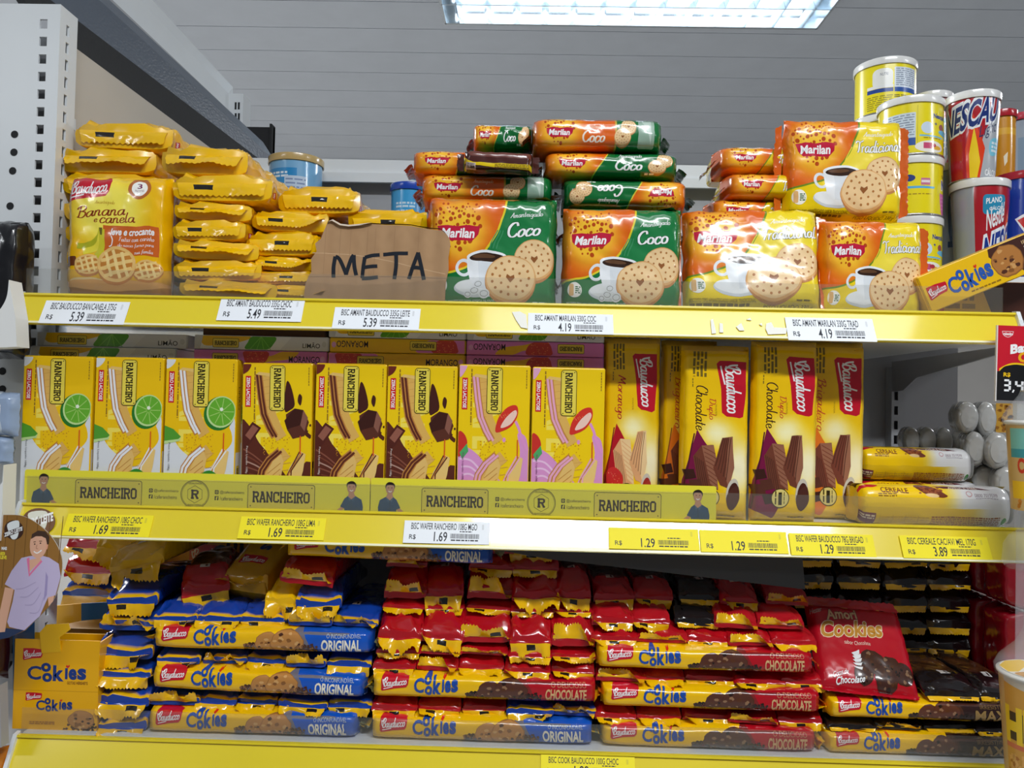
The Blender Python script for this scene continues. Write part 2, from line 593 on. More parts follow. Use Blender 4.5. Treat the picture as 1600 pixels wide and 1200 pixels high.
# ------------------------------------------------------------------ flat art: layers of convex pieces in 0..1
class Art:
    def __init__(s, x0, y0, x1, y1):
        s.x0, s.y0, s.w, s.h = x0, y0, x1 - x0, y1 - y0
        s.L, s.lev = [], 0

    def put(s, polys, col, same=False):
        if not same:
            s.lev += 1
        q = []
        for p in polys:
            p = [((x - s.x0) / s.w, 1 - (y - s.y0) / s.h) for x, y in p]
            a = sum(p[i][0] * p[(i + 1) % len(p)][1] - p[(i + 1) % len(p)][0] * p[i][1] for i in range(len(p)))
            q.append(p if a > 0 else p[::-1])
        s.L.append((q, col, s.lev))
        return s

    def poly(s, pts, col, curve=False, same=False):
        if curve:
            pts = smooth_line(pts, 4, True)
        tri = tessellate_polygon([[Vector((x, y, 0)) for x, y in pts]])
        return s.put([[pts[i] for i in t] for t in tri], col, same)

    def rect(s, x0, y0, x1, y1, col, same=False):
        return s.put([[(x0, y0), (x1, y0), (x1, y1), (x0, y1)]], col, same)

    def rrect(s, x0, y0, x1, y1, r, col, n=4, same=False):
        p = []
        for cx, cy, a in ((x1 - r, y1 - r, 0), (x0 + r, y1 - r, 90), (x0 + r, y0 + r, 180), (x1 - r, y0 + r, 270)):
            for k in range(n + 1):
                t = math.radians(a + 90 * k / n)
                p.append((cx + r * math.cos(t), cy + r * math.sin(t)))
        return s.put([p], col, same)

    def ell(s, cx, cy, rx, ry=None, col=(0, 0, 0), n=28, rot=0, same=False):
        ry = rx if ry is None else ry
        c, d = math.cos(rot), math.sin(rot)
        p = []
        for k in range(n):
            t = 2 * PI * k / n
            x, y = rx * math.cos(t), ry * math.sin(t)
            p.append((cx + x * c - y * d, cy + x * d + y * c))
        return s.put([p], col, same)

    def dots(s, pts, col, n=9):
        polys = []
        for (x, y, r) in pts:
            polys.append([(x + r * math.cos(2 * PI * k / n), y + r * math.sin(2 * PI * k / n)) for k in range(n)])
        return s.put(polys, col)

    def line(s, pts, w, col, curve=True, closed=False, taper=False):
        if curve:
            pts = smooth_line(pts, 5, closed)
        return s.put(ribbon(pts, w, taper, closed), col)

    def ring(s, cx, cy, rx, ry, w, col, n=32):
        return s.line([(cx + rx * math.cos(2 * PI * k / n), cy + ry * math.sin(2 * PI * k / n)) for k in range(n)], w, col, False, True)

    def fit(s, tr, x0, y0, x1, y1, col, rot=0, box=None, skew=0.0):
        """lay triangles (y up) into a box; rot 90: reading downwards, -90 upwards, 180 upside down; skew: rise along the box"""
        bx0, by0, bx1, by1 = box or bounds(tr)
        out = []
        for t in tr:
            q = []
            for x, y in t:
                u, v = (x - bx0) / (bx1 - bx0), (y - by0) / (by1 - by0)
                if rot == 90:
                    q.append((x0 + (x1 - x0) * v, y0 + (y1 - y0) * u))
                elif rot == -90:
                    q.append((x1 - (x1 - x0) * v, y1 - (y1 - y0) * u))
                elif rot == 180:
                    q.append((x1 - (x1 - x0) * u, y0 + (y1 - y0) * v))
                else:
                    q.append((x0 + (x1 - x0) * u, y1 - (y1 - y0) * v - skew * u))
            out.append(q)
        return s.put(out, col)

    def text(s, st, x0, y0, x1, y1, col, rot=0, bold=0.0, shear=0.0, line=None, skew=0.0):
        b = bounds(text_tris(st, 0.0, shear))
        if line:
            s.fit(text_tris(st, bold + line[1], shear), x0, y0, x1, y1, line[0], rot, b, skew)
        return s.fit(text_tris(st, bold, shear), x0, y0, x1, y1, col, rot, b, skew)

    def script(s, st, x0, y0, x1, y1, col, rot=0, w=0.13, line=None, skew=0.0, shear=0.18):
        tr = script_tris(st, w, shear)
        b = bounds(tr)
        if line:
            s.fit(script_tris(st, w + line[1], shear), x0, y0, x1, y1, line[0], rot, b, skew)
        return s.fit(tr, x0, y0, x1, y1, col, rot, b, skew)

    def slab(s, st, x0, y0, x1, y1, col, rot=0, w=0.19):
        return s.fit(slab_tris(st, w), x0, y0, x1, y1, col, rot)

    def fine(s, x0, y0, x1, y1, rows, col, seed=1, rot=False, fill=.62):
        """rows of fine print: words too small to read"""
        r = random.Random(seed)
        polys = []
        for k in range(rows):
            if rot:
                h = (x1 - x0) / rows
                xa, xb = x0 + h * k, x0 + h * (k + fill)
                y = y0
                while y < y1:
                    l = r.uniform(.8, 3.2) * h
                    polys.append([(xa, y), (xb, y), (xb, min(y + l, y1)), (xa, min(y + l, y1))])
                    y += l + h * .45
            else:
                h = (y1 - y0) / rows
                ya, yb = y0 + h * k, y0 + h * (k + fill)
                x = x0
                while x < x1:
                    l = r.uniform(.8, 3.2) * h
                    polys.append([(x, ya), (min(x + l, x1), ya), (min(x + l, x1), yb), (x, yb)])
                    x += l + h * .45
        return s.put(polys, col)

    def clip(s, x0, y0, x1, y1):
        """everything outside the box goes"""
        a, b, c, d = (x0 - s.x0) / s.w, (x1 - s.x0) / s.w, 1 - (y1 - s.y0) / s.h, 1 - (y0 - s.y0) / s.h
        for n, (polys, col, lev) in enumerate(s.L):
            out = []
            for p in polys:
                for A, B, Cc, low in ((1, 0, a, 0), (1, 0, b, 1), (0, 1, c, 0), (0, 1, d, 1)):
                    lo, hi = cut(p, A, B, Cc)
                    p = lo if low else hi
                    if not p:
                        break
                if p:
                    out.append(p)
            s.L[n] = (out, col, lev)
        return s


# ------------------------------------------------------------------ recurring marks
BRED = (196, 18, 42)
YEL = (243, 190, 8)
BLUE = (22, 72, 160)
WHITE = (245, 245, 245)


def bauducco(a, x0, y0, x1, y1, rot=0, shape=True, fine=1.0):
    """red plate with the white script name, in a box; rot 90 reads downwards"""
    P = [(.02, .02), (.5, .0), (.97, .08), (1.0, .2), (.97, .62), (.9, .78), (.5, .84), (.06, 1.), (.01, .9)]

    def m(u, v):
        return (x0 + (x1 - x0) * u, y0 + (y1 - y0) * v) if not rot else (x1 - (x1 - x0) * v, y0 + (y1 - y0) * u)
    if shape:
        a.poly([m(u, v) for u, v in P], BRED)
    tr = script_tris('Bauducco', 0.15, .2)
    bx0, by0, bx1, by1 = bounds(tr)
    out = []
    for t in tr:
        q = []
        for x, y in t:
            u, v = (x - bx0) / (bx1 - bx0), (y - by0) / (by1 - by0)
            q.append(m(.1 + .82 * u, .74 - .12 * u - .54 * v))
        out.append(q)
    a.put(out, WHITE)
    a.put(ribbon([m(u, v) for u, v in smooth_line([(.1, .86), (.2, .82), (.42, .72)], 4)], abs(y1 - y0) * .05 if not rot else abs(x1 - x0) * .05), WHITE)
    a.put(ribbon([m(u, v) for u, v in smooth_line([(.08, .3), (.1, .55), (.16, .72)], 4)], abs(y1 - y0) * .06 if not rot else abs(x1 - x0) * .06), WHITE)


def cookies_logo(a, x0, y0, x1, y1, col=BLUE, rot=0, skew=0.0):
    """the jumping letters of the word: C, raised o, dropped o, k, i, e, s"""
    L = [('C', 0, .18, .235, .88), ('o', .23, .0, .40, .46), ('o', .255, .5, .425, .97), ('k', .435, .1, .62, .9), ('ı', .64, .22, .685, .78), ('e', .70, .24, .84, .8), ('s', .85, .2, 1., .78)]

    def m(u, v):
        if rot == 90:
            return (x1 - (x1 - x0) * v, y0 + (y1 - y0) * u)
        return (x0 + (x1 - x0) * u, y0 + (y1 - y0) * v - skew * u)
    for ch, u0, v0, u1, v1 in L:
        tr = text_tris('l' if ch == 'ı' else ch, .025 if ch == 'C' else .045)
        b = bounds(tr)
        a.put([[m(u0 + (u1 - u0) * (x - b[0]) / (b[2] - b[0]), v1 - (v1 - v0) * (y - b[1]) / (b[3] - b[1])) for x, y in t] for t in tr], col)
    h = [(.66, .06), (.685, .1), (.71, .04), (.72, .12), (.685, .22), (.65, .14)]
    a.poly([m(*p) for p in h], (214, 40, 30))


def biscuit(a, cx, cy, rx, ry, lift=.1):
    a.ell(cx, cy, rx, ry, (196, 134, 78), 34)
    a.ell(cx, cy - ry * lift * .6, rx * .985, ry * .93, (224, 172, 112), 34)
    a.ell(cx, cy - ry * lift, rx * .93, ry * .85, (238, 203, 152), 34)
    cy -= ry * lift
    d = [(cx + rx * .72 * math.cos(2 * PI * k / 15), cy + ry * .66 * math.sin(2 * PI * k / 15), rx * .055) for k in range(15)]
    d += [(cx + rx * .42 * math.cos(2 * PI * k / 8 + .2), cy + ry * .38 * math.sin(2 * PI * k / 8 + .2), rx * .05) for k in range(8)]
    a.dots(d, (176, 116, 62))
    s = rx * .17
    a.poly([(cx, cy + s), (cx - s, cy - s * .1), (cx - s * .8, cy - s * .8), (cx, cy - s * .35), (cx + s * .8, cy - s * .8), (cx + s, cy - s * .1)], (150, 92, 48))


def chip_cookie(a, cx, cy, rx, ry, seed=1, base=(186, 128, 66), chip=(74, 38, 20)):
    r = random.Random(seed)
    p = [(cx + rx * (1 + r.uniform(-.06, .06)) * math.cos(2 * PI * k / 22), cy + ry * (1 + r.uniform(-.06, .06)) * math.sin(2 * PI * k / 22)) for k in range(22)]
    a.poly(p, mixc(base, (60, 30, 10), .25))
    a.poly([(cx + (x - cx) * .94, cy + (y - cy) * .93 - ry * .03) for x, y in p], base)
    for k in range(16):
        t, q = r.uniform(0, 2 * PI), math.sqrt(r.random()) * .8
        x, y = cx + rx * q * math.cos(t), cy + ry * q * math.sin(t)
        s = rx * r.uniform(.08, .2)
        a.poly([(x + s * r.uniform(.6, 1.2) * math.cos(2 * PI * j / 6), y + s * .8 * r.uniform(.6, 1.2) * math.sin(2 * PI * j / 6)) for j in range(6)],
               r.choice([chip, mixc(base, (255, 220, 160), .35), mixc(base, (90, 50, 20), .5)]), same=k > 0 and False)


def crumbs(a, x0, y0, x1, y1, n, col, seed, s=4):
    r = random.Random(seed)
    a.put([[(x + s * r.uniform(.4, 1.2) * math.cos(2 * PI * j / 5), y + s * r.uniform(.4, 1.2) * math.sin(2 * PI * j / 5)) for j in range(5)]
           for x, y in [(r.uniform(x0, x1), r.uniform(y0, y1)) for _ in range(n)]], col)


def heart_dots(a, cx, cy, r, col, seed=3, n=70, band=None):
    rg = random.Random(seed)
    pts = []
    for _ in range(1500):
        x, y = rg.uniform(-1.25, 1.25), rg.uniform(-1.25, 1.25)
        if (x * x + y * y - 1) ** 3 - x * x * y ** 3 > 0:
            continue
        q = rg.uniform(.045, .125) * (1.0 if abs(y) < .8 else .7)
        if all((x - p[0]) ** 2 + (y - p[1]) ** 2 > (q + p[2] + .03) ** 2 for p in pts):
            pts.append((x, y, q))
        if len(pts) >= n:
            break
    a.dots([(cx + x * r, cy - y * r, q * r) for x, y, q in pts], col)


def heart_brand(a, cx, cy, r, flip=1, n=62):
    """the heart of dots with the red band and the name"""
    heart_dots(a, cx, cy, r, (182, 70, 8), n=n)
    x0, x1 = cx - r, cx + r
    y0, y1 = cy - r * .18, cy + r * .42
    a.poly([(x0, y0), (x0 + r * .5, y0 - r * .07), (cx, y0), (x1 - r * .5, y0 - r * .07), (x1, y0), (x1 - r * .08, y1 - r * .25), (x1 - r * .35, y1), (x0 + r * .35, y1), (x0 + r * .08, y1 - r * .25)], (192, 22, 58))
    a.text('Marilan', cx - r * .78, cy - r * .09, cx + r * .72, cy + r * .29, WHITE, bold=.03, shear=.12)


def barcode(a, x0, y0, x1, y1, col=(30, 30, 34), seed=2):
    r = random.Random(seed)
    x, polys = x0, []
    while x < x1:
        w = r.choice([.5, .5, 1, 1.4]) * (x1 - x0) / 60
        polys.append([(x, y0), (min(x + w, x1), y0), (min(x + w, x1), y1), (x, y1)])
        x += w + r.choice([.6, .6, 1.1]) * (x1 - x0) / 60
    a.put(polys, col)
# ------------------------------------------------------------------ printed designs
def art_banana():
    a = Art(120, 385, 768, 1130)

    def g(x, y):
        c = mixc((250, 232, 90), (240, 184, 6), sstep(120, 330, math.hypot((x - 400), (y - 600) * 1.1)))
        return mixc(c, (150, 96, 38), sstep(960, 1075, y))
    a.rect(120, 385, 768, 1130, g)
    bauducco(a, 128, 400, 412, 552)
    a.ell(590, 468, 72, 62, (186, 104, 40))
    a.ell(590, 468, 50, 43, (250, 248, 240))
    a.text('3', 578, 440, 606, 468, (120, 40, 90), bold=.02)
    a.text('PACOTES', 562, 476, 620, 488, (120, 40, 90))
    a.script('Amanteigado', 318, 543, 442, 572, (190, 140, 30), w=.1)
    a.script('Banana', 205, 578, 515, 648, (150, 62, 20), w=.12, skew=26)
    a.script('e', 316, 652, 340, 674, (150, 62, 20))
    a.script('canela', 352, 616, 576, 676, (150, 62, 20), w=.12, skew=10)
    a.poly([(375, 684), (716, 690), (722, 862), (384, 842)], (206, 98, 32))
    a.text('leve e crocante', 424, 702, 690, 740, WHITE, bold=.03, shear=.2)
    for k, (t, x) in enumerate((('Feitas com carinho', 480), ('do nosso forno para', 470), ('sua familia', 570))):
        a.script(t, x, 748 + 38 * k, 690, 776 + 38 * k, WHITE, w=.1)
    a.line([(430, 745), (440, 770), (432, 800), (415, 805)], 6, WHITE)
    for k, (dx, dy, w) in enumerate(((0, 0, 34), (22, 34, 36), (62, 62, 36))):
        a.line([(368, 708), (352 + dx * .3, 760 + dy * .6), (300 + dx * .8, 800 + dy * .8), (212 + dx * 1.9, 806 + dy)], w, ((176, 176, 30), (232, 216, 60), (206, 196, 40))[k])
    a.poly([(352, 702), (372, 700), (374, 740), (362, 742)], (110, 100, 30))
    a.rrect(122, 870, 212, 925, 10, (110, 56, 24))
    a.ell(300, 1012, 130, 22, (220, 190, 130))
    a.ell(445, 1030, 330, 32, (206, 150, 80))
    for cx, cy, rx, ry in ((282, 915, 82, 60), (655, 940, 88, 62), (465, 908, 122, 108)):
        a.ell(cx, cy + 12, rx, ry, (190, 120, 50))
        a.ell(cx, cy, rx, ry * .95, (232, 188, 112))
        a.ell(cx, cy, rx * .84, ry * .78, (196, 128, 52))
        for k in (-1, 0, 1):
            t = k * rx * .42
            l = math.sqrt(max(0, 1 - (t / rx / .9) ** 2)) * rx * .82
            a.line([(cx - l + t * .2, cy + t * .85 + l * .25), (cx + l + t * .2, cy + t * .85 - l * .25)], rx * .17, (238, 200, 124), False)
        for k in (-1, 0, 1):
            t = k * rx * .42
            l = math.sqrt(max(0, 1 - (t / rx / .9) ** 2)) * ry * .74
            a.line([(cx + t - l * .3, cy - l), (cx + t + l * .3, cy + l)], rx * .16, (244, 212, 140), False)
    a.text('375 g', 176, 1086, 246, 1110, (60, 40, 20))
    return a


def art_heart_front(base, word, edge):
    """front of the cream biscuit packs: orange corner with the heart, cup, two biscuits"""
    a = Art(858, 606, 1550, 1152)

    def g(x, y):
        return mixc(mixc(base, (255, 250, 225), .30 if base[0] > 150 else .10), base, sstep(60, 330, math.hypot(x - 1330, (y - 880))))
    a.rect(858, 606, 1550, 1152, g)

    def og(x, y):
        return mixc((250, 196, 50), (222, 98, 12), sstep(70, 215, math.hypot(x - 1025, y - 770)))
    pts = [(858, 606)] + smooth_line([(1276, 606), (1262, 680), (1228, 770), (1160, 872), (1060, 945), (960, 975), (858, 990)], 3)
    a.line(pts[1:], 20, edge, False)
    a.poly(pts, og)
    a.fine(935, 662, 1090, 678, 1, (240, 170, 40), 5)
    heart_brand(a, 1025, 775, 112)
    a.script('Amanteigado', 1298, 686, 1466, 722, WHITE, w=.11, skew=10)
    if word == 'Coco':
        a.script('Coco', 1282, 732, 1458, 806, WHITE, w=.16, skew=6, line=((0, 60, 25), .08))
    else:
        a.script(word, 1256, 732, 1520, 802, WHITE, w=.15, skew=14, line=((90, 80, 20), .1))
    for k in range(3):
        a.line([(1190 + 18 * k, 860), (1200 + 18 * k, 830), (1215 + 18 * k, 800), (1232 + 14 * k, 772)], 5, mixc(base, (255, 255, 255), .22))
    a.ell(1140, 1048, 128, 46, (206, 212, 218))
    a.ell(1140, 1040, 122, 38, (236, 239, 242))
    a.ring(1058, 950, 34, 36, 15, (226, 230, 235))
    a.poly([(1072, 895), (1280, 895), (1268, 960), (1235, 1030), (1190, 1052), (1130, 1050), (1092, 1015), (1078, 960)], (224, 229, 235))
    a.poly([(1072, 895), (1130, 905), (1140, 1048), (1130, 1050), (1092, 1015), (1078, 960)], (238, 241, 245))
    a.ell(1176, 896, 104, 27, (240, 243, 246))
    a.ell(1178, 902, 92, 21, (52, 30, 18))
    a.ell(1160, 897, 60, 10, (96, 64, 40))
    biscuit(a, 1422, 920, 108, 104)
    biscuit(a, 1303, 1010, 134, 122)
    a.ell(935, 1040, 40, 40, (246, 244, 238))
    a.rrect(905, 1008, 930, 1072, 8, (226, 180, 120))
    a.fine(938, 1022, 968, 1062, 4, (60, 110, 70), 7)
    if word == 'Coco':
        for x, y, r in ((1118, 1060, 26), (1168, 1075, 28), (1085, 1078, 20), (1135, 1030, 24)):
            a.ell(x, y, r, r * .85, (228, 232, 236))
            a.ring(x, y, r * .7, r * .5, 3, (150, 150, 150), 14)
    fine = (222, 236, 226) if base[1] < 130 and base[0] < 100 else (120, 100, 20)
    a.text('BISCOITO TIPO AMANTEIGADO SABOR ' + ('ARTIFICIAL DE COCO' if word == 'Coco' else 'TRADICIONAL'), 892, 1104, 1222, 1121, fine)
    a.fine(892, 1126, 1190, 1140, 1, fine, 11)
    a.text('PESO LIQUIDO 330 g', 1262, 1130, 1500, 1144, fine)
    a.fine(1418, 1106, 1490, 1118, 1, fine, 5)
    return a


def art_heart_side(base, word, edge, kind=0, flipped=False):
    """long narrow side of the same packs. kind 0: slanting corner; 1: square panel and clear window"""
    a = Art(0, 0, 680, 165)
    a.rect(0, 0, 680, 165, base)

    def og(x, y):
        return mixc((250, 190, 46), (224, 98, 12), sstep(50, 150, math.hypot(x - 150, (y - 80))))
    if kind == 0:
        pts = [(0, 0)] + smooth_line([(330, 0), (300, 60), (235, 165)], 3) + [(0, 165)]
        a.line(pts[1:-1], 12, edge, False)
        a.poly(pts, og)
        heart_brand(a, 150, 78, 66, n=40)
        if word == 'Coco':
            a.script('Amanteigado', 372, 26, 486, 56, WHITE, w=.12)
            a.script('Coco', 356, 60, 490, 122, WHITE, w=.17)
        else:
            a.script('Amanteigado', 372, 26, 486, 52, WHITE, w=.12)
            a.script(word, 340, 60, 540, 122, WHITE, w=.15, line=((90, 80, 20), .1))
        biscuit(a, 596, 62, 40, 40)
        biscuit(a, 560, 100, 44, 42)
        a.fine(500, 132, 545, 144, 1, WHITE, 3)
    else:
        a.rect(0, 0, 425, 165, og)
        a.rect(425, 0, 434, 165, edge)
        heart_brand(a, 150, 80, 68, n=40)
        a.script('Amanteigado', 276, 44, 374, 72, (238, 190, 150), w=.12)
        a.script(word, 262, 76, 376, 130, (248, 236, 220), w=.16)
        biscuit(a, 492, 58, 38, 38)
        biscuit(a, 462, 106, 42, 42)
        a.rrect(540, 18, 620, 148, 8, (150, 178, 160))  # window pane drawn as painted patches of light
        a.poly([(556, 30), (604, 30), (604, 136), (580, 60)], (186, 204, 192))
    if flipped:
        a.L = [([[(1 - x, 1 - y) for x, y in p] for p in polys],
                (lambda f: (lambda x, y: f(680 - x, 165 - y)))(col) if callable(col) else col, lev) for polys, col, lev in a.L]
    return a


WCOL = {'limao': ((238, 238, 240), (222, 222, 224)), 'choc': ((98, 44, 28), (84, 36, 24)), 'mor': ((236, 168, 196), (226, 140, 180))}


def wafer_stick(a, pts, fill, face=(226, 178, 90), edge=(196, 132, 62)):
    """bent wafer finger: pts along its middle, stripes of cream"""
    def off(d):
        return [(x + d, y + d * .18) for x, y in pts]
    a.line(off(46), 78, face, False)
    for k in range(6):
        t = k / 5
        a.line([(pts[0][0] + 20, pts[0][1] + 40 + k * 45), (pts[0][0] + 78, pts[0][1] + 30 + k * 45)], 3, mixc(face, edge, .5), False)
    a.line(off(0), 52, edge, False)
    a.line(off(-12), 15, fill, False)
    a.line(off(12), 15, fill, False)


def art_slab_box(kind):
    """front of the upright wafer cartons, canvas 475 x 960"""
    a = Art(0, 0, 475, 960)
    fill, _ = WCOL[kind]
    a.rect(0, 0, 475, 960, (246, 206, 6) if kind != 'limao' else (244, 196, 4))
    pale = (250, 226, 90)
    a.text('WAFER', 100, 60, 255, 640, pale, rot=90, bold=.03)
    if kind == 'limao':
        def gw(x, y):
            return (224, 226, 230)
        a.poly([(0, 500), (60, 520), (110, 580), (190, 640), (300, 700), (390, 600), (420, 500), (440, 430), (475, 400), (475, 960), (0, 960)], gw, True)
        a.poly([(160, 480), (300, 470), (420, 420), (460, 520), (400, 600), (330, 640), (200, 620), (130, 560)], (244, 196, 4), True)
        a.poly([(0, 0), (60, 0), (40, 40), (0, 60)], (226, 228, 230), True)
    elif kind == 'choc':
        a.poly([(-30, 400), (60, 420), (120, 520), (240, 640), (330, 740), (475, 640), (520, 1000), (-40, 1000)], (92, 40, 26), True)
        a.poly([(180, 480), (330, 480), (420, 560), (360, 680), (260, 660), (160, 560)], (246, 206, 6), True)
        a.poly([(0, 470), (70, 380), (130, 420), (60, 520), (10, 560)], (84, 34, 24))
        a.poly([(20, 470), (72, 400), (112, 424), (56, 500)], (150, 92, 74))
        for k in range(6):
            a.line([(10 + 10 * k, 560 + 40 * k), (80 + 10 * k, 600 + 34 * k), (160, 660 + 22 * k)], 9, ((136, 78, 60), (120, 62, 44), (180, 140, 124))[k % 3])
        a.line([(400, 340), (430, 390), (440, 450), (475, 480)], 26, (84, 36, 22))
        a.line([(380, 350), (410, 420), (455, 440)], 9, (84, 36, 22))
    else:
        a.poly([(-30, 560), (40, 520), (120, 560), (200, 640), (330, 760), (400, 660), (420, 540), (400, 440), (430, 430), (475, 520), (520, 1000), (-40, 1000)], (222, 150, 204), True)
        a.poly([(200, 480), (330, 480), (400, 560), (360, 700), (260, 680), (150, 580)], (246, 206, 6), True)
        for k in range(4):
            a.line([(10 + 14 * k, 600 + 50 * k), (90, 610 + 44 * k), (170, 690 + 30 * k)], 12, (240, 196, 228))
        a.line([(385, 350), (410, 400), (425, 450), (470, 540)], 18, (228, 150, 206))
        a.ell(310, 472, 11, 15, (230, 150, 200))
    # red tag
    a.rect(18, 78, 56, 282, (206, 22, 36))
    a.text('ZERO LACTOSE', 26, 88, 48, 272, WHITE, rot=90, bold=.03)
    a.fine(78, 20, 92, 380, 1, (150, 110, 30), 3, rot=True)
    a.fine(452, 20, 462, 140, 1, (150, 110, 30), 4, rot=True)
    # upper wafer
    wafer_stick(a, [(108, 70), (128, 220), (148, 330), (190, 420), (226, 478)], fill)
    a.poly([(86, 68), (110, 52), (190, 60), (196, 84), (130, 74)], (236, 196, 112))
    crumbs(a, 150, 480, 330, 600, 46, (206, 140, 30), 5, 5)
    # fruit or chocolate
    if kind == 'limao':
        a.ell(368, 345, 104, 112, (40, 120, 40), rot=.5)
        a.ell(380, 335, 98, 104, (196, 226, 150), rot=.5)
        a.ell(382, 333, 88, 94, (104, 176, 48), rot=.5)
        for k in range(9):
            t = 2 * PI * k / 9
            a.line([(382 + 12 * math.cos(t), 333 + 12 * math.sin(t)), (382 + 84 * math.cos(t), 333 + 88 * math.sin(t))], 5, (168, 212, 110), False)
        a.ell(382, 318, 12, 12, (236, 244, 220))
        a.poly([(0, 430), (60, 452), (112, 500), (96, 522), (0, 544)], (84, 158, 48))
        a.poly([(0, 530), (96, 516), (112, 500), (104, 528), (0, 552)], (196, 222, 150))
    elif kind == 'choc':
        a.poly([(300, 120), (330, 140), (360, 260), (330, 300), (290, 300)], (70, 28, 20), True)
        a.poly([(300, 330), (360, 290), (420, 300), (460, 380), (430, 470), (350, 490), (310, 430)], (92, 46, 32))
        a.poly([(360, 290), (420, 300), (400, 400), (330, 420), (310, 430), (290, 370)], (62, 26, 18))
        a.poly([(420, 300), (452, 350), (430, 440), (400, 400)], (140, 90, 74))
        a.poly([(390, 195), (410, 215), (400, 270), (380, 240)], (70, 30, 20), True)
        a.dots([(350, 270, 7), (332, 290, 5), (470, 400, 8)], (70, 30, 20))
        a.poly([(0, 0), (55, 0), (40, 40), (10, 62), (0, 60)], (110, 40, 26), True)
    else:
        a.poly([(250, 420), (270, 330), (330, 262), (390, 250), (400, 310), (360, 380), (300, 415)], (214, 52, 40), True)
        a.poly([(285, 395), (320, 330), (380, 280), (392, 310), (350, 372)], (246, 206, 190), True)
        crumbs(a, 268, 285, 370, 330, 16, (240, 130, 80), 8, 4)
        a.poly([(0, 430), (40, 440), (62, 500), (30, 560), (0, 580)], (206, 50, 40), True)
        a.poly([(10, 560), (60, 500), (70, 550), (30, 600)], (80, 170, 100))
        a.poly([(0, 0), (50, 0), (20, 60), (0, 70)], (232, 170, 206), True)
    # lower wafers
    base = 690
    wafer_stick(a, [(262, 570), (190, 630), (142, 700), (122, 800), (112, 960)], fill)
    a.poly([(212, 640), (270, 590), (290, 640), (270, 760), (240, 960), (150, 960), (160, 760)], (232, 190, 110))
    for k in range(7):
        a.line([(180 + 6 * (k % 2), 720 + 34 * k), (268, 650 + 38 * k)], 5, (196, 140, 62), False)
    a.poly([(330, 680), (400, 570), (440, 590), (424, 700), (350, 960), (290, 960), (300, 760)], (238, 200, 120))
    for k in range(3):
        a.line([(306 + 16 * k, 960), (310 + 16 * k, 740 - 20 * k), (398 + 12 * k, 575 + 5 * k)], 9, (fill, (196, 132, 62), fill)[k], False)
    a.rect(398, 470, 406, 590, (220, 90, 30))
    if kind == 'limao':
        a.ell(310, 810, 78, 96, (52, 140, 44))
        a.ell(318, 826, 66, 84, (112, 186, 60))
        a.text('Peso Liquido 108g', 26, 540, 42, 720, (120, 120, 124), rot=90)
    elif kind == 'mor':
        a.ell(420, 880, 60, 70, (206, 60, 44))
        crumbs(a, 380, 830, 460, 920, 26, (250, 190, 90), 4, 4)
        a.text('Peso Liquido 108g', 26, 560, 42, 740, (130, 70, 120), rot=90)
    else:
        a.poly([(400, 820), (475, 760), (475, 960), (380, 960)], (70, 28, 20))
        a.text('Peso Liquido 108g', 26, 540, 42, 720, (226, 206, 196), rot=90)
    # name plate
    a.rrect(186, 8, 292, 306, 20, (70, 60, 20))
    a.rrect(190, 12, 288, 302, 17, (236, 214, 80))
    a.slab('RANCHEIRO', 214, 26, 264, 286, (52, 44, 16), rot=90)
    a.dots([(202, 24, 4), (276, 24, 4), (202, 290, 4), (276, 290, 4)], (52, 44, 16))
    a.clip(0, 0, 475, 960)
    return a


def art_slab_side(kind, flipped=False, word=None):
    """thin long side, canvas 960 x 90"""
    a = Art(0, 0, 960, 90)
    r = (236, 236, 238)
    if kind == 'limao':
        a.rect(0, 0, 960, 90, r)
        a.poly([(60, 0), (400, 0), (330, 40), (200, 50), (120, 70), (60, 60)], (240, 190, 20), True)
        a.poly([(0, 0), (60, 0), (40, 90), (0, 90)], (206, 206, 206))
        a.poly([(420, 0), (580, 0), (570, 50), (520, 90), (370, 90), (385, 40)], (92, 168, 40), True)
        for k in range(4):
            a.line([(480, 0), (400 + 50 * k, 90)], 5, (130, 200, 70), False)
        a.poly([(700, 0), (960, 0), (960, 90), (620, 90)], (222, 222, 225))
        a.text('LIMÃO', 780, 34, 905, 74, (36, 36, 38), bold=.01)
    else:
        main = (246, 196, 16) if kind == 'mor_y' else (226, 130, 206)
        other = (226, 130, 206) if kind == 'mor_y' else (246, 196, 16)
        a.rect(0, 0, 960, 90, main)
        a.poly([(380, 90), (440, 40), (560, 30), (640, 0), (760, 0), (700, 50), (560, 70), (480, 90)] if kind != 'mor_y' else [(0, 0), (330, 0), (300, 50), (240, 90), (0, 90)], other, True)
        cx = 450 if kind != 'mor_y' else 140
        a.poly([(cx - 80, 0), (cx + 80, 0), (cx + 86, 50), (cx + 40, 90), (cx - 60, 90), (cx - 90, 40)], (206, 66, 52), True)
        crumbs(a, cx - 66, 4, cx + 66, 84, 26, (236, 130, 80), 4, 5)
        a.text('MORANGO', 690, 30, 915, 74, (52, 30, 48), bold=.01)
    a.ell(935, 46, 16, 20, (206, 206, 206) if kind == 'limao' else (236, 170, 220))
    px = 200 if kind == 'mor_y' else 130
    a.rrect(px, 16, px + 190, 82, 10, (60, 50, 16))
    a.rrect(px + 3, 19, px + 187, 79, 8, (232, 206, 70))
    a.slab('RANCHEIRO', px + 16, 34, px + 174, 66, (48, 40, 14))
    a.clip(0, 0, 960, 90)
    if flipped:
        a.L = [([[(1 - x, 1 - y) for x, y in p] for p in polys], col, lev) for polys, col, lev in a.L]
    return a


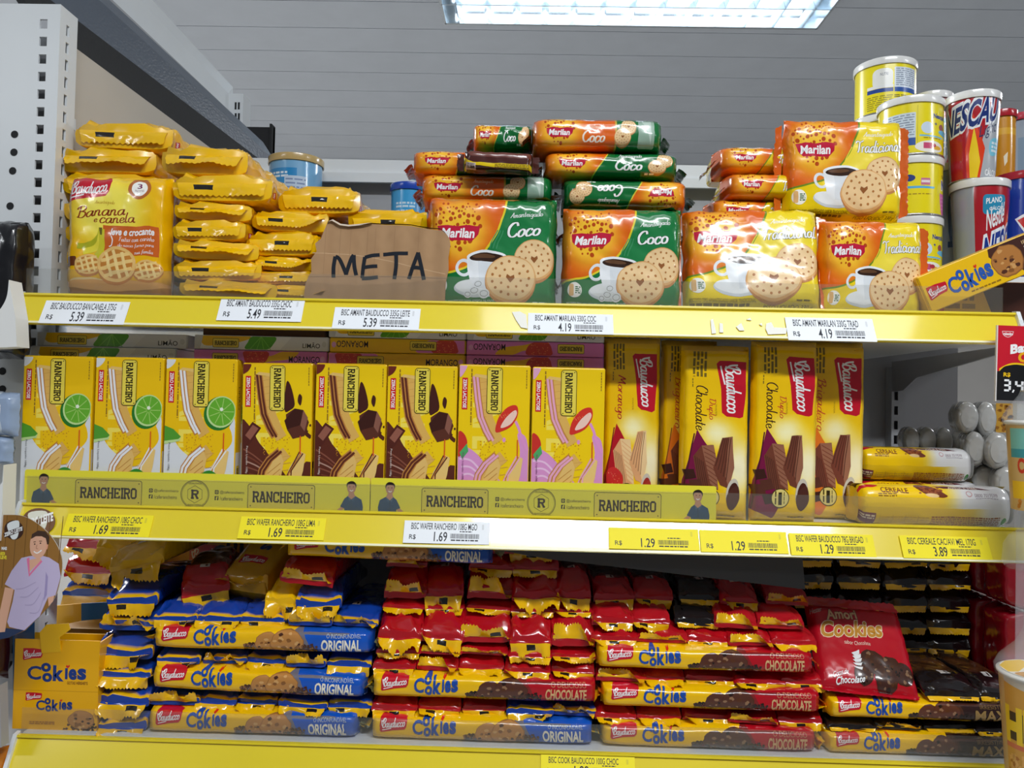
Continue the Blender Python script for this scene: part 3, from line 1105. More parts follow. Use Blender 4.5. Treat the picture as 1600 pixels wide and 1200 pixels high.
def art_wafer_pack(kind):
    """upright film pack: canvas in zoom pixels of the second double-chocolate pack"""
    a = Art(905, 85, 1320, 1112)

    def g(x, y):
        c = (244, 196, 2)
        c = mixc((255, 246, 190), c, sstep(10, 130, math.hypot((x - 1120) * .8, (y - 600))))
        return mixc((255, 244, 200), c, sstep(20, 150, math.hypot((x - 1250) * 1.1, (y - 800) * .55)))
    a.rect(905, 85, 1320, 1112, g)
    a.rect(905, 85, 1320, 118, (214, 168, 10))
    bauducco(a, 1108, 172, 1285, 510, rot=90)
    a.fine(972, 122, 1060, 270, 4, (120, 100, 30), 3, rot=True)
    a.fine(968, 280, 978, 330, 1, (120, 100, 30), 4, rot=True)
    if kind == 'duplo':
        a.script('Duplo', 1058, 398, 1112, 522, (196, 40, 40), rot=90, w=.1)
        a.script('Chocolate', 990, 322, 1062, 582, (56, 30, 20), rot=90, w=.11)
        nap, waf, wl, extra = (120, 16, 62), (112, 58, 40), (150, 96, 72), (60, 26, 18)
    elif kind == 'morango':
        a.script('Morango', 985, 300, 1062, 555, (186, 44, 36), rot=90, w=.11)
        nap, waf, wl, extra = (180, 20, 34), (226, 168, 116), (240, 204, 150), (206, 44, 44)
    else:
        a.script('Brigadeiro', 985, 300, 1062, 600, (206, 90, 40), rot=90, w=.11)
        nap, waf, wl, extra = (232, 120, 30), (122, 62, 44), (160, 106, 80), (66, 30, 20)
    a.text('WAFER', 1108, 430, 1118, 500, (160, 120, 20), rot=90)
    a.poly([(1000, 578), (1110, 740), (1090, 1000), (1040, 1090), (905, 1040), (920, 880)], nap)
    a.line([(985, 600), (935, 880), (915, 1040)], 8, mixc(nap, (0, 0, 0), .35), False)
    # left wafer, right wafer
    a.poly([(980, 735), (1030, 668), (1100, 700), (1120, 760), (1110, 960), (1010, 900)], waf)
    a.poly([(1030, 668), (1100, 668), (1118, 760), (1130, 930), (1085, 900), (1050, 760)], wl)
    for k in range(9):
        a.line([(1040 + 4 * k, 680 + 26 * k), (1110 + 2 * k, 720 + 26 * k)], 5, mixc(wl, waf, .8), False)
    for k in range(5):
        a.line([(990 + 12 * k, 740 + 8 * k - 10), (1020 + 14 * k, 905 + 10 * k)], 4, mixc(waf, (0, 0, 0), .3), False)
    a.poly([(1098, 800), (1150, 622), (1212, 618), (1222, 800), (1190, 920), (1140, 900)], waf)
    a.poly([(1190, 622), (1212, 618), (1222, 800), (1190, 920), (1170, 850)], wl)
    for k in range(5):
        a.line([(1110 + 16 * k, 790 + 20 * k), (1158 + 11 * k, 626)], 5, mixc(waf, (0, 0, 0), .3), False)
    if kind == 'morango':
        a.poly([(940, 860), (990, 830), (1050, 880), (1040, 960), (960, 960)], extra, True)
        crumbs(a, 950, 860, 1030, 930, 16, (246, 150, 110), 2, 3)
    else:
        for x, y, s in ((960, 840, 40), (1000, 900, 44), (950, 930, 46), (1010, 980, 40)):
            a.poly([(x - s, y - s * .6), (x + s * .6, y - s * .8), (x + s, y + s * .5), (x - s * .5, y + s * .8)], mixc(extra, (140, 80, 60), .35) if s > 41 else extra)
    a.ell(1212, 940, 36, 80, (206, 196, 180), rot=.15)
    a.ell(1216, 950, 30, 66, mixc(extra, (90, 40, 30), .4), rot=.15)
    a.poly([(1180, 960), (1240, 900), (1256, 980), (1220, 1040), (1190, 1030)], mixc(extra, (110, 60, 50), .4), True)
    a.ell(1082, 975, 56, 56, (60, 50, 16))
    a.ell(1082, 975, 51, 51, (226, 206, 120))
    a.text('1', 1072, 955, 1092, 1000, (50, 40, 14), rot=90, bold=.03)
    a.fine(1050, 935, 1064, 1015, 1, (80, 66, 24), 5, rot=True)
    a.fine(1104, 940, 1112, 1010, 1, (80, 66, 24), 6, rot=True)
    a.fine(1130, 1075, 1230, 1084, 1, (110, 84, 20), 3)
    a.clip(905, 85, 1320, 1112)
    return a


LONGC = {'original': ((20, 84, 186), (186, 128, 66), (74, 38, 20), 'ORIGINAL', (238, 232, 214)),
         'chocolate': ((176, 14, 30), (84, 46, 34), (40, 20, 16), 'CHOCOLATE', (214, 170, 120)),
         'maxi': ((46, 24, 22), (92, 50, 36), (30, 16, 14), 'MAXI', (150, 120, 70))}


def art_long(kind):
    """long side of a tube of cookies, canvas 1320 x 150"""
    a = Art(0, 0, 1320, 150)
    col, ck, chip, word, wc = LONGC[kind]
    a.rect(0, 0, 1320, 150, YEL)
    pts = [(500, 150), (590, 120), (620, 95), (700, 60), (790, 40), (860, 10), (880, 0), (1320, 0), (1320, 150)]
    a.poly(pts, mixc(col, ck, .55))
    a.poly([(890, 0), (1320, 0), (1320, 150), (960, 150), (930, 80)], col)
    crumbs(a, 560, 90, 720, 148, 60, chip, 4, 11)
    crumbs(a, 560, 100, 720, 148, 40, mixc(chip, ck, .6), 5, 9)
    chip_cookie(a, 700, 92, 78, 62, 3, ck, chip)
    chip_cookie(a, 810, 88, 98, 78, 7, ck, chip)
    crumbs(a, 860, 90, 985, 148, 50, chip, 6, 10)
    crumbs(a, 860, 100, 960, 148, 30, mixc(chip, ck, .6), 8, 8)
    bauducco(a, 72, 6, 232, 96)
    cookies_logo(a, 262, 2, 512, 120)
    small = mixc(wc, col, .25)
    a.text('O INCONFUNDÍVEL' if kind == 'original' else ('O DELICIOSO' if kind == 'chocolate' else 'IRRESISTÍVEL'), 1040, 22, 1240, 50, small)
    a.text(word, 1010, 62, 1240, 122, wc, bold=.03)
    a.clip(0, 0, 1320, 150)
    return a


def art_bag():
    a = Art(280, 395, 895, 830)
    red = (178, 16, 34)
    a.rect(280, 395, 895, 830, red)
    a.text('Hester', 300, 436, 378, 462, (200, 200, 190), shear=.3, skew=14)
    a.text('Amori', 400, 438, 590, 490, (206, 170, 130), bold=.03, skew=14, line=((60, 10, 10), .03))
    a.text('Cookies', 350, 505, 730, 585, (190, 132, 44), bold=.03, shear=.25, skew=26, line=((226, 214, 180), .035))
    a.text('sabor Chocolate', 480, 596, 640, 616, (226, 206, 190))
    for cx, cy, s, sd in ((620, 700, 78, 1), (720, 720, 70, 4), (800, 745, 66, 6), (560, 760, 60, 8), (690, 775, 70, 2)):
        chip_cookie(a, cx, cy, s, s * .8, sd, (62, 34, 26), (30, 16, 12))
    for k in range(5):
        a.poly([(505, 660 + 16 * k), (560, 640 + 22 * k), (552, 662 + 20 * k), (520, 676 + 14 * k)], (226, 226, 226))
    a.text('Gotas de', 372, 762, 470, 786, (236, 236, 236), shear=.3, skew=20)
    a.text('Chocolate', 385, 786, 560, 812, (236, 236, 236), bold=.02, shear=.3, skew=20)
    a.clip(280, 395, 895, 830)
    return a


def art_cereal(front=True):
    a = Art(165, 905, 1090, 1045)

    def g(x, y):
        return mixc((244, 200, 10), (232, 232, 234), sstep(640, 800, x))
    a.rect(165, 905, 1090, 1045, g)
    a.poly([(180, 930), (290, 930), (270, 950), (180, 956)], BRED, True)
    a.text('CEREALE', 300, 958, 462, 992, (110, 36, 30), bold=.02)
    a.fine(280, 996, 390, 1016, 2, (130, 90, 20), 5)
    a.poly([(510, 935), (600, 930), (660, 980), (690, 1005), (640, 1012), (550, 990)], (112, 52, 30), True)
    crumbs(a, 530, 945, 660, 1000, 26, (150, 80, 44), 3, 12)
    a.ell(600, 1002, 40, 10, (232, 196, 140), rot=.1)
    a.poly([(620, 932), (860, 935), (960, 960), (680, 955)], (96, 20, 34))
    a.text('AVEIA E MEL', 710, 938, 880, 956, (240, 226, 206))
    a.ring(820, 990, 16, 14, 5, (206, 160, 160), 14)
    a.text('0800 7019599', 850, 986, 985, 1006, (150, 130, 140))
    a.fine(855, 1010, 985, 1016, 1, (160, 150, 160), 4)
    return a


def art_cereal_side():
    a = Art(165, 1045, 1090, 1130)

    def g(x, y):
        return mixc((226, 184, 20), (226, 226, 226), sstep(780, 960, x))
    a.rect(165, 1045, 1090, 1130, g)
    a.rect(180, 1060, 265, 1120, (110, 44, 62))
    a.fine(186, 1068, 258, 1092, 2, (226, 206, 180), 3)
    for k in range(4):
        a.rect(290 + 75 * k, 1066, 293 + 75 * k, 1116, (180, 140, 30))
    a.fine(300, 1072, 580, 1112, 4, (190, 150, 40), 8, fill=.4)
    a.fine(595, 1068, 1000, 1120, 6, (150, 84, 40), 9)
    a.ell(1028, 1090, 16, 20, (60, 140, 60))
    return a


def art_strip():
    """the card strip in front of the cartons: canvas 540 x 54"""
    a = Art(0, 0, 540, 54)
    base = (236, 224, 60)
    a.rrect(0, 0, 540, 54, 4, base)
    a.rect(0, 11, 540, 12.2, (214, 198, 56))
    for x in (80, 350):
        a.rrect(x, 13, x + 105, 51, 4, (66, 56, 20))
        a.rrect(x + .9, 13.9, x + 104.1, 50.1, 3.4, (226, 208, 70))
        a.slab('RANCHEIRO', x + 8, 24, x + 97, 41, (52, 34, 14))
        a.dots([(x + 5, 18, 1), (x + 100, 18, 1), (x + 5, 46, 1), (x + 100, 46, 1)], (66, 56, 20))
    for x in (196, 299):
        a.rrect(x, 24, x + 6, 30, 1.2, (52, 40, 16))
        a.ring(x + 3, 27, 1.5, 1.5, .7, base, 10)
        a.rect(x, 33, x + 6, 39, (52, 40, 16))
        a.text('f', x + 2, 34, x + 4.4, 39, base, bold=.04)
        a.text('@caferancheiro', x + 8, 24.5, x + 46, 30, (66, 52, 20))
        a.text('/caferancheiro', x + 8, 33.5, x + 44, 39, (66, 52, 20))
    a.ring(268, 31, 22, 21, .8, (80, 68, 24), 40)
    a.ring(268, 31, 20.4, 19.4, .5, (80, 68, 24), 40)
    a.line([(268 + 13 * math.cos(PI / 3 * k + PI / 6), 31 + 13 * math.sin(PI / 3 * k + PI / 6)) for k in range(6)], .6, (80, 68, 24), False, True)
    a.slab('R', 262, 24, 274, 38, (66, 46, 16))
    for t, y0, y1 in (('QUALIDADE', 13.5, 16.5), ('RANCHEIRO', 45.5, 48.5)):
        a.text(t, 258, y0, 278, y1, (80, 68, 24))
    for x, f in ((12, 1), (486, -1)):
        printed_man(a, x, 6, 44, 48, f)
    a.clip(0, 0, 540, 54)
    return a


def printed_man(a, x, y, w, h, f):
    """printed picture of a man in a dark blue shirt, arms open"""
    def m(u, v):
        return (x + w * (u if f > 0 else 1 - u), y + h * v)
    skin, shirt = (196, 144, 112), (38, 72, 104)
    a.poly([m(*p) for p in ((.02, 1.), (.0, .78), (.06, .56), (.3, .44), (.52, .44), (.66, .54), (.8, .78), (.74, .86), (.66, .84), (.64, 1.))], shirt)
    a.poly([m(*p) for p in ((.66, .84), (.78, .8), (1.04, .97), (1., 1.), (.9, 1.))], skin)
    a.poly([m(*p) for p in ((.28, .46), (.34, .34), (.5, .34), (.54, .46), (.42, .56))], skin)
    a.ell(*m(.42, .2), w * .15, h * .18, skin)
    a.poly([m(*p) for p in ((.26, .2), (.26, .08), (.36, .0), (.5, .01), (.59, .08), (.58, .2), (.54, .1), (.32, .1))], (40, 28, 22), True)
    a.line([m(.36, .27), m(.42, .3), m(.48, .27)], h * .025, (240, 236, 230))
    a.dots([(m(.36, .17)[0], m(.36, .17)[1], h * .016), (m(.48, .17)[0], m(.48, .17)[1], h * .016)], (50, 34, 28))
    a.line([m(.42, .56), m(.4, .98)], h * .015, mixc(shirt, (0, 0, 0), .4), False)
    a.poly([m(*p) for p in ((.28, .46), (.42, .58), (.34, .62))], mixc(shirt, (255, 255, 255), .15))
    a.poly([m(*p) for p in ((.54, .46), (.42, .58), (.5, .62))], mixc(shirt, (255, 255, 255), .15))


def art_label(name, price, base):
    """price ticket, canvas 132 x 34"""
    a = Art(0, 0, 132, 34)
    ink = (46, 46, 54)
    a.rect(0, 0, 132, 34, base)
    if name:
        a.text(name, 11, 3.2, 11 + min(105, 3.5 * len(name)), 13, ink, bold=.012)
    a.text('R$', 9, 21, 19, 29, ink, bold=.01)
    a.text(price, 47, 16.5, 67, 30.5, ink, bold=.012)
    a.fine(86, 14.6, 105, 16.6, 1, ink, 3, fill=.8)
    barcode(a, 72, 18.6, 116, 26, ink, 4)
    a.fine(73, 27.5, 115, 30, 1, ink, 6, fill=.8)
    a.rrect(120, 4, 123, 12, 1, mixc(base, (120, 120, 120), .2))
    return a


def art_display(w=780, h=960):
    """front of the open display carton: zoom pixels (0,960)-based"""
    a = Art(100, 160, 790, 920)
    y = (240, 176, 6)
    a.rect(100, 160, 790, 920, y)
    a.rect(100, 588, 790, 594, (214, 152, 6))
    a.rrect(165, 232, 328, 336, 10, y)
    bauducco(a, 165, 234, 330, 338)
    cookies_logo(a, 208, 352, 690, 520, (24, 56, 130), skew=-10)
    a.text('GOTAS HERSHEYS', 536, 508, 704, 532, (120, 70, 20), bold=.02)
    bauducco(a, 200, 608, 336, 680)
    cookies_logo(a, 290, 650, 586, 770, (24, 56, 130), skew=-5)
    crumbs(a, 520, 860, 800, 918, 40, (90, 46, 24), 3, 16)
    chip_cookie(a, 660, 830, 108, 78, 5)
    a.fine(240, 850, 450, 880, 2, (180, 120, 20), 4)
    a.clip(100, 160, 790, 920)
    return a


def art_sign():
    """hanging price sign, zoom pixels /6"""
    a = Art(455, 165, 755, 875)
    a.rect(455, 165, 755, 875, (200, 24, 44))
    a.poly([(480, 560)] + smooth_line([(480, 575), (560, 530), (640, 515), (755, 525)], 4) + [(755, 875), (480, 875)], (244, 196, 20))
    a.poly(smooth_line([(482, 600), (520, 560), (560, 545), (640, 532), (755, 545)], 4) + [(755, 875), (480, 875)], (24, 24, 26))
    a.rect(455, 600, 482, 875, (24, 24, 26))
    a.poly([(497, 218), (606, 218), (600, 250), (575, 272), (552, 278), (525, 270), (503, 250)], (236, 210, 210))
    a.poly([(502, 223), (601, 223), (595, 248), (572, 267), (552, 272), (528, 265), (508, 248)], (200, 24, 44))
    a.text('nissin', 512, 232, 594, 256, (245, 235, 235), bold=.04)
    a.text('Bata', 586, 350, 800, 430, WHITE, bold=.05, skew=40)
    a.text('Ca', 660, 420, 800, 506, (244, 176, 20), bold=.05, skew=10)
    a.text('R$', 522, 612, 584, 654, (244, 196, 20), bold=.03)
    a.fit(seg_tris('3,49', .2), 530, 675, 800, 800, WHITE)
    a.text('CADA', 680, 770, 740, 786, (200, 160, 20))
    a.clip(455, 165, 755, 875)
    return a


def art_wobbler():
    """round wood-pattern card with a printed man; zoom pixels *5 from (0,780). returns outline, art"""
    out = smooth_line([(-330, 480), (-300, 330), (-190, 205), (-60, 138), (60, 124), (200, 132), (330, 200), (430, 310), (482, 430), (492, 520), (478, 620), (450, 740), (400, 830)], 4) + \
        [(330, 905), (210, 1020), (60, 1085), (-100, 1120), (-330, 1100)]
    a = Art(-340, 120, 500, 1125)
    wood = (150, 106, 50)
    a.poly(out, wood)
    for k in range(9):
        x = -260 + 90 * k
        a.line([(x + 40, 130), (x - 10, 700)], 5, (112, 78, 36), False)
    for cx, cy, s in ((110, 240, 1.0),):
        a.ell(cx, cy, 88, 76, (66, 40, 30))
        a.poly([(52, 195), (150, 165), (158, 230), (140, 300), (95, 312), (70, 270)], (236, 240, 240), True)
        a.poly([(14, 268), (188, 206), (198, 240), (24, 306)], (66, 40, 30))
        a.text('ZERO LEITE', 26, 268, 186, 296, WHITE, bold=.05, skew=56)
    a.text('MAIS', 0, 376, 46, 398, WHITE, bold=.05)
    a.text('SABOR', -20, 416, 30, 440, (240, 220, 60), bold=.05)
    a.text('LEVE', -10, 446, 44, 470, (240, 220, 60), bold=.05)
    skin = (224, 172, 144)
    # trousers, shirt, arms, head
    a.poly([(-60, 1050), (40, 1010), (210, 1015), (60, 1085), (-80, 1115)], (40, 56, 90))
    a.poly([(30, 690), (110, 700), (70, 860), (45, 960), (30, 1040), (-40, 1050), (-20, 900)], skin)
    a.poly([(390, 740), (440, 735), (430, 790), (396, 830)], skin)
    a.poly([(180, 455), (245, 440), (330, 430), (400, 450), (468, 500), (482, 600), (446, 745), (392, 760), (330, 905), (205, 1018), (70, 1000), (50, 960), (100, 800), (118, 708), (28, 668), (90, 560)], (196, 182, 214))
    a.poly([(376, 560), (392, 600), (384, 740), (360, 790), (372, 650)], (160, 146, 190))
    a.poly([(240, 470), (250, 560), (345, 470), (330, 450)], skin)
    a.poly([(225, 460), (248, 450), (250, 575), (340, 470), (352, 480), (244, 600)], (226, 120, 160))
    a.poly([(252, 350), (262, 300), (300, 270), (360, 275), (382, 320), (380, 390), (352, 440), (310, 456), (270, 432), (255, 400)], skin, True)
    a.poly([(262, 306), (270, 268), (318, 240), (375, 246), (402, 290), (398, 346), (386, 348), (376, 300), (345, 284), (300, 284)], (70, 50, 40))
    a.poly([(378, 345), (394, 350), (388, 385), (376, 390)], (226, 160, 130))
    a.line([(284, 400), (310, 415), (345, 392)], 9, (245, 240, 236))
    a.dots([(292, 345, 6), (336, 338, 6)], (60, 40, 34))
    a.line([(282, 330), (300, 326)], 5, (70, 46, 36), False)
    a.line([(326, 322), (348, 322)], 5, (70, 46, 36), False)
    a.line([(310, 350), (304, 378), (318, 382)], 4, (170, 112, 88))
    for k in range(4):
        a.line([(130 + 40 * k, 700 + 60 * k), (200 + 40 * k, 690 + 60 * k), (300 + 20 * k, 640 + 40 * k)], 5, (176, 162, 198))
    return out, a


def tin_art(kind):
    """wrap of a tin over half its turn, canvas 400 x 300 facing the shopper"""
    a = Art(0, 0, 400, 300)
    if kind.startswith('choco'):
        y = (240, 222, 14)
        a.rect(0, 0, 400, 300, y)
        if kind == 'choco_back':
            a.rrect(96, 30, 180, 150, 30, (240, 240, 236))
            a.text('NUTRI', 128, 56, 160, 74, (70, 80, 110))
            a.rect(72, 132, 182, 150, (238, 238, 238))
            a.rect(72, 152, 182, 176, (36, 70, 150))
            a.rrect(186, 26, 300, 178, 6, (214, 224, 236))
            a.fine(192, 34, 294, 146, 9, (130, 140, 160), 4, fill=.4)
            a.rect(186, 150, 300, 178, (44, 84, 160))
            a.fine(72, 196, 180, 284, 7, (150, 140, 30), 3, fill=.45)
            a.fine(186, 196, 280, 216, 2, (120, 110, 30), 5)
            a.fine(186, 226, 300, 284, 5, (150, 140, 30), 6, fill=.45)
        elif kind == 'choco_mix':
            a.rrect(20, 60, 165, 250, 4, (206, 220, 232))
            a.fine(26, 70, 160, 200, 9, (130, 140, 160), 4, fill=.4)
            a.rect(20, 206, 165, 250, (40, 84, 160))
            a.line([(172, 20), (172, 240)], 1.5, (170, 160, 20), False)
            a.ell(212, 150, 26, 34, (206, 222, 240))
            a.poly([(180, 190), (300, 196), (300, 204), (180, 200)], (120, 190, 226))
            a.text('Nesquik', 240, 66, 318, 100, (30, 60, 140), bold=.04)
            a.text('+', 246, 118, 258, 132, (30, 60, 140), bold=.03)
            a.ell(290, 140, 18, 20, (150, 60, 70))
            a.ell(312, 168, 44, 16, (110, 190, 226))
            a.fine(196, 206, 280, 214, 1, (150, 120, 30), 5)
            a.ell(230, 258, 68, 34, (244, 240, 230))
            a.rect(196, 236, 232, 270, (206, 80, 120))
            a.ell(258, 262, 26, 12, (236, 180, 60))
            a.ell(240, 250, 14, 12, (180, 40, 60))
        else:
            a.line([(270, 20), (270, 190)], 1.5, (170, 160, 20), False)
            a.ell(140, 90, 24, 20, (40, 60, 130))
            a.rect(186, 92, 226, 132, (206, 120, 150))
            a.rect(188, 104, 224, 118, (240, 226, 226))
            a.poly([(120, 136), (250, 140), (244, 152), (110, 150)], (90, 180, 226))
            a.fine(120, 180, 230, 190, 1, (170, 140, 20), 4)
            a.text('Nestlé', 300, 60, 350, 82, (40, 40, 80))
            a.text('Nesquik', 300, 96, 480, 160, (22, 60, 160), bold=.05, line=((250, 250, 250), .05))
            a.poly([(282, 180), (300, 172), (330, 170), (356, 190), (350, 290), (300, 290)], (226, 110, 180), True)
            for k in range(4):
                a.line([(290, 196 + 22 * k), (320, 190 + 22 * k), (350, 198 + 22 * k)], 6, (236, 140, 200))
    elif kind == 'light':
        a.rect(0, 0, 400, 300, (176, 180, 186))
        a.poly([(0, 0), (330, 0), (260, 60), (190, 150), (150, 300), (0, 300)], (176, 22, 36), True)
        a.poly([(110, 300), (100, 190), (140, 60), (165, 120), (205, 190), (180, 300)], (226, 60, 20))
        a.poly([(125, 300), (120, 210), (145, 110), (165, 180), (180, 240), (165, 300)], (244, 206, 30))
        a.fit([[(x * .94 + .35 * y, y) for x, y in t] for t in text_tris('NESCAU', .09)], -40, 30, 300, 150, (236, 240, 246), box=None, skew=60)
        a.fit([[(x * .94 + .35 * y, y) for x, y in t] for t in text_tris('NESCAU', .03)], -28, 42, 290, 140, (26, 50, 120), skew=58)
        a.text('Light', 170, 110, 275, 165, (40, 50, 90), shear=.2, skew=28)
        a.poly([(235, 160), (300, 150), (310, 200), (240, 215)], (120, 196, 220), True)
        a.fine(246, 164, 300, 206, 3, (226, 240, 246), 4)
        a.poly([(310, 60), (345, 70), (350, 250), (320, 250)], (110, 130, 170), True)
        a.text('CÁLCIO', 210, 262, 300, 290, WHITE, bold=.03)
    elif kind == 'red':
        a.rect(0, 0, 400, 300, (170, 20, 34))
        a.poly([(0, 0), (110, 0), (120, 300), (0, 300)], (150, 154, 160))
        a.rrect(150, 30, 262, 96, 14, (40, 140, 180))
        a.text('PLANO', 164, 44, 240, 62, WHITE, bold=.02, skew=8)
        a.text('CÁLCIO', 180, 70, 250, 84, WHITE, bold=.02, skew=6)
        a.text('Nestlé', 168, 84, 262, 150, (236, 236, 240), bold=.02, skew=34)
        a.poly([(290, 300), (262, 200), (300, 60), (330, 150), (330, 300)], (236, 80, 20))
        a.poly([(300, 300), (282, 220), (304, 120), (318, 200), (318, 300)], (244, 206, 30))
        a.fit([[(x + .25 * y, y) for x, y in t] for t in text_tris('NESCAU', .1)], 140, 168, 420, 290, (236, 240, 246), skew=90)
        a.fit([[(x + .25 * y, y) for x, y in t] for t in text_tris('NESCAU', .035)], 150, 178, 410, 280, (20, 52, 140), skew=88)
    elif kind == 'silver':
        a.rect(0, 0, 400, 300, (150, 158, 168))
        a.poly([(110, 60), (250, 60), (240, 180), (120, 190)], (70, 96, 146), True)
        a.rrect(250, 50, 320, 96, 10, (50, 150, 190))
        a.text('Com', 262, 62, 306, 84, WHITE)
        for k in range(5):
            a.line([(130 + 24 * k, 90), (132 + 24 * k, 176)], 4, (110, 140, 180), False)
        a.rect(100, 190, 300, 206, (40, 66, 120))
        a.rrect(256, 210, 300, 280, 6, (40, 130, 160))
    elif kind == 'amber':
        a.rect(0, 0, 400, 300, (206, 140, 16))
        a.rect(0, 18, 400, 30, (226, 170, 40))
        a.ell(230, 178, 24, 20, (150, 170, 200))
        a.rrect(196, 196, 262, 226, 4, (52, 30, 90))
        a.text('TUDO', 204, 204, 254, 218, (220, 190, 230))
        a.text('FIBRA', 210, 234, 250, 246, (120, 70, 10))
        a.ell(240, 262, 32, 8, (120, 150, 190))
        a.ell(290, 120, 12, 24, (240, 240, 240))
        for y in (70, 150):
            a.poly([(150, y), (190, y - 8), (186, y + 10), (160, y + 18)], (240, 230, 200))
    elif kind == 'rim_red':
        a.rect(0, 0, 400, 300, (150, 164, 178))
        a.rect(90, 30, 190, 280, (126, 150, 172))
        for k in range(5):
            a.line([(210, 60 + 44 * k), (320, 44 + 44 * k)], 5, (226, 230, 236), False)
        a.text('AVEIA', 104, 226, 176, 250, (70, 90, 130))
    elif kind == 'orange':
        a.rect(0, 0, 400, 300, (22, 60, 160))
        a.poly([(150, 90), (220, 60), (330, 60), (340, 300), (180, 300), (140, 180)], (206, 92, 30), True)
        a.line([(150, 160), (240, 150), (330, 156)], 10, (150, 60, 20))
        a.poly([(90, 120), (140, 100), (180, 150), (130, 170)], WHITE)
        a.poly([(100, 124), (136, 112), (164, 148), (130, 158)], (206, 40, 40))
    elif kind == 'blue':
        a.rect(0, 0, 400, 300, (120, 176, 220))
        a.rect(0, 30, 240, 90, (40, 140, 206))
        a.fine(90, 44, 200, 70, 2, (226, 240, 250), 4)
        a.rect(60, 96, 176, 200, (40, 76, 170))
        a.fine(76, 116, 160, 134, 1, (206, 220, 246), 4)
        a.fine(76, 160, 166, 176, 1, (220, 190, 120), 6)
        a.rect(182, 60, 290, 290, (196, 214, 236))
        a.fine(188, 70, 284, 250, 12, (130, 150, 190), 5, fill=.4)
        a.rect(296, 100, 340, 280, (176, 206, 234))
        a.poly([(110, 230), (130, 210), (150, 230), (140, 270), (112, 268)], (40, 140, 206), True)
    elif kind == 'blue_lid':
        a.rect(0, 0, 400, 300, (60, 160, 220))
        a.fine(120, 60, 260, 90, 2, (200, 226, 246), 4)
        a.fine(120, 96, 240, 130, 2, (226, 240, 250), 9)
        a.rrect(90, 170, 250, 330, 12, (236, 224, 40))
        a.rrect(180, 190, 236, 290, 8, (60, 150, 170))
        a.rect(262, 60, 340, 300, (90, 150, 206))
    a.clip(0, 0, 400, 300)
    return a


def art_cup(kind):
    a = Art(0, 0, 400, 300)
    if kind == 'noodle':
        a.rect(0, 0, 400, 300, (206, 150, 60))
        a.poly([(0, 0), (400, 0), (400, 60), (200, 50), (0, 20)], (196, 186, 170))
        a.text('nissin', 150, 40, 300, 84, (206, 60, 60), bold=.03, skew=-20)
        a.rect(0, 100, 400, 180, (60, 40, 20))
        a.text('CHEDDAR', -70, 92, 400, 190, (236, 196, 30), bold=.06)
        a.rect(0, 190, 400, 204, (206, 110, 70))
        crumbs(a, 10, 214, 390, 296, 60, (226, 170, 90), 4, 14)
        crumbs(a, 10, 214, 390, 296, 40, (176, 110, 40), 6, 9)
    else:
        a.rect(0, 0, 400, 300, (206, 170, 110))
        a.rect(0, 20, 400, 90, (120, 190, 180))
        a.rect(0, 90, 400, 120, (60, 150, 160))
        a.text('CUP NOODLES', 40, 124, 360, 170, (206, 60, 40), bold=.05)
        a.rect(0, 200, 400, 260, (236, 190, 40))
        a.ell(150, 200, 40, 60, (240, 236, 226))
        crumbs(a, 20, 260, 380, 300, 40, (206, 130, 50), 4, 12)
    a.clip(0, 0, 400, 300)
    return a
# ------------------------------------------------------------------ pack shapes
def nz(x, y, z=0.0):
    return noise.noise(Vector((x, y, z)))


def pillow(name, W, H, T, art, back, seed=0, nu=24, nv=24, pa=8, pb=8, amp=1.0, film=None, lean=0.0):
    """soft film pack, print on the -y side, base at z = 0"""
    def P(u, v, side):
        a, b = 2 * u - 1, 2 * v - 1
        prof = max(0.0, (1 - abs(a) ** pa) * (1 - abs(b) ** pb)) ** 0.42
        x = W / 2 * a + 0.0016 * amp * nz(v * 7 + seed, 3.1, a) - 0.03 * W * a * (1 - prof) * 0.5
        z = H * v + 0.0018 * amp * nz(u * 8 + seed, 7.7, b)
        w = 0.0
        # long soft waves, pleats that run in from the ends, small dents
        w += 0.035 * T * nz(u * 3.1 + seed, v * 3.3)
        edge = (1 - sstep(0.0, 0.28, 1 - abs(b)))
        w += 0.11 * T * edge * nz(u * 15 + seed * 2, b * 1.3)
        edge2 = (1 - sstep(0.0, 0.2, 1 - abs(a)))
        w += 0.09 * T * edge2 * nz(v * 12 + seed * 3, a * 1.3)
        w += 0.03 * T * (1 - abs(nz(u * 8 + seed, v * 9 + 4)) * 2)
        y = side * (T / 2) * prof + side * w * amp * min(1.0, prof * 1.2)
        return Vector((x, y + lean * v, z))
    mb = MB()
    fr = Sheet([[P(i / nu, j / nv, -1) for i in range(nu + 1)] for j in range(nv + 1)])
    bk = Sheet([[P(1 - i / nu, j / nv, 1) for i in range(nu + 1)] for j in range(nv + 1)])
    fr.body(mb, back)
    bk.body(mb, back)
    if art:
        fr.art(mb, art)
    return mb.mesh(name, film or M_FILM)


def zig(n, depth, w=100, h=30):
    """outline of a seal with a saw-tooth edge: canvas w x h, joined at the top"""
    p = [(0, 0)]
    for k in range(n):
        p += [(w * k / n, h - depth), (w * (k + .5) / n, h)]
    p += [(w, h - depth), (w, 0)]
    return p


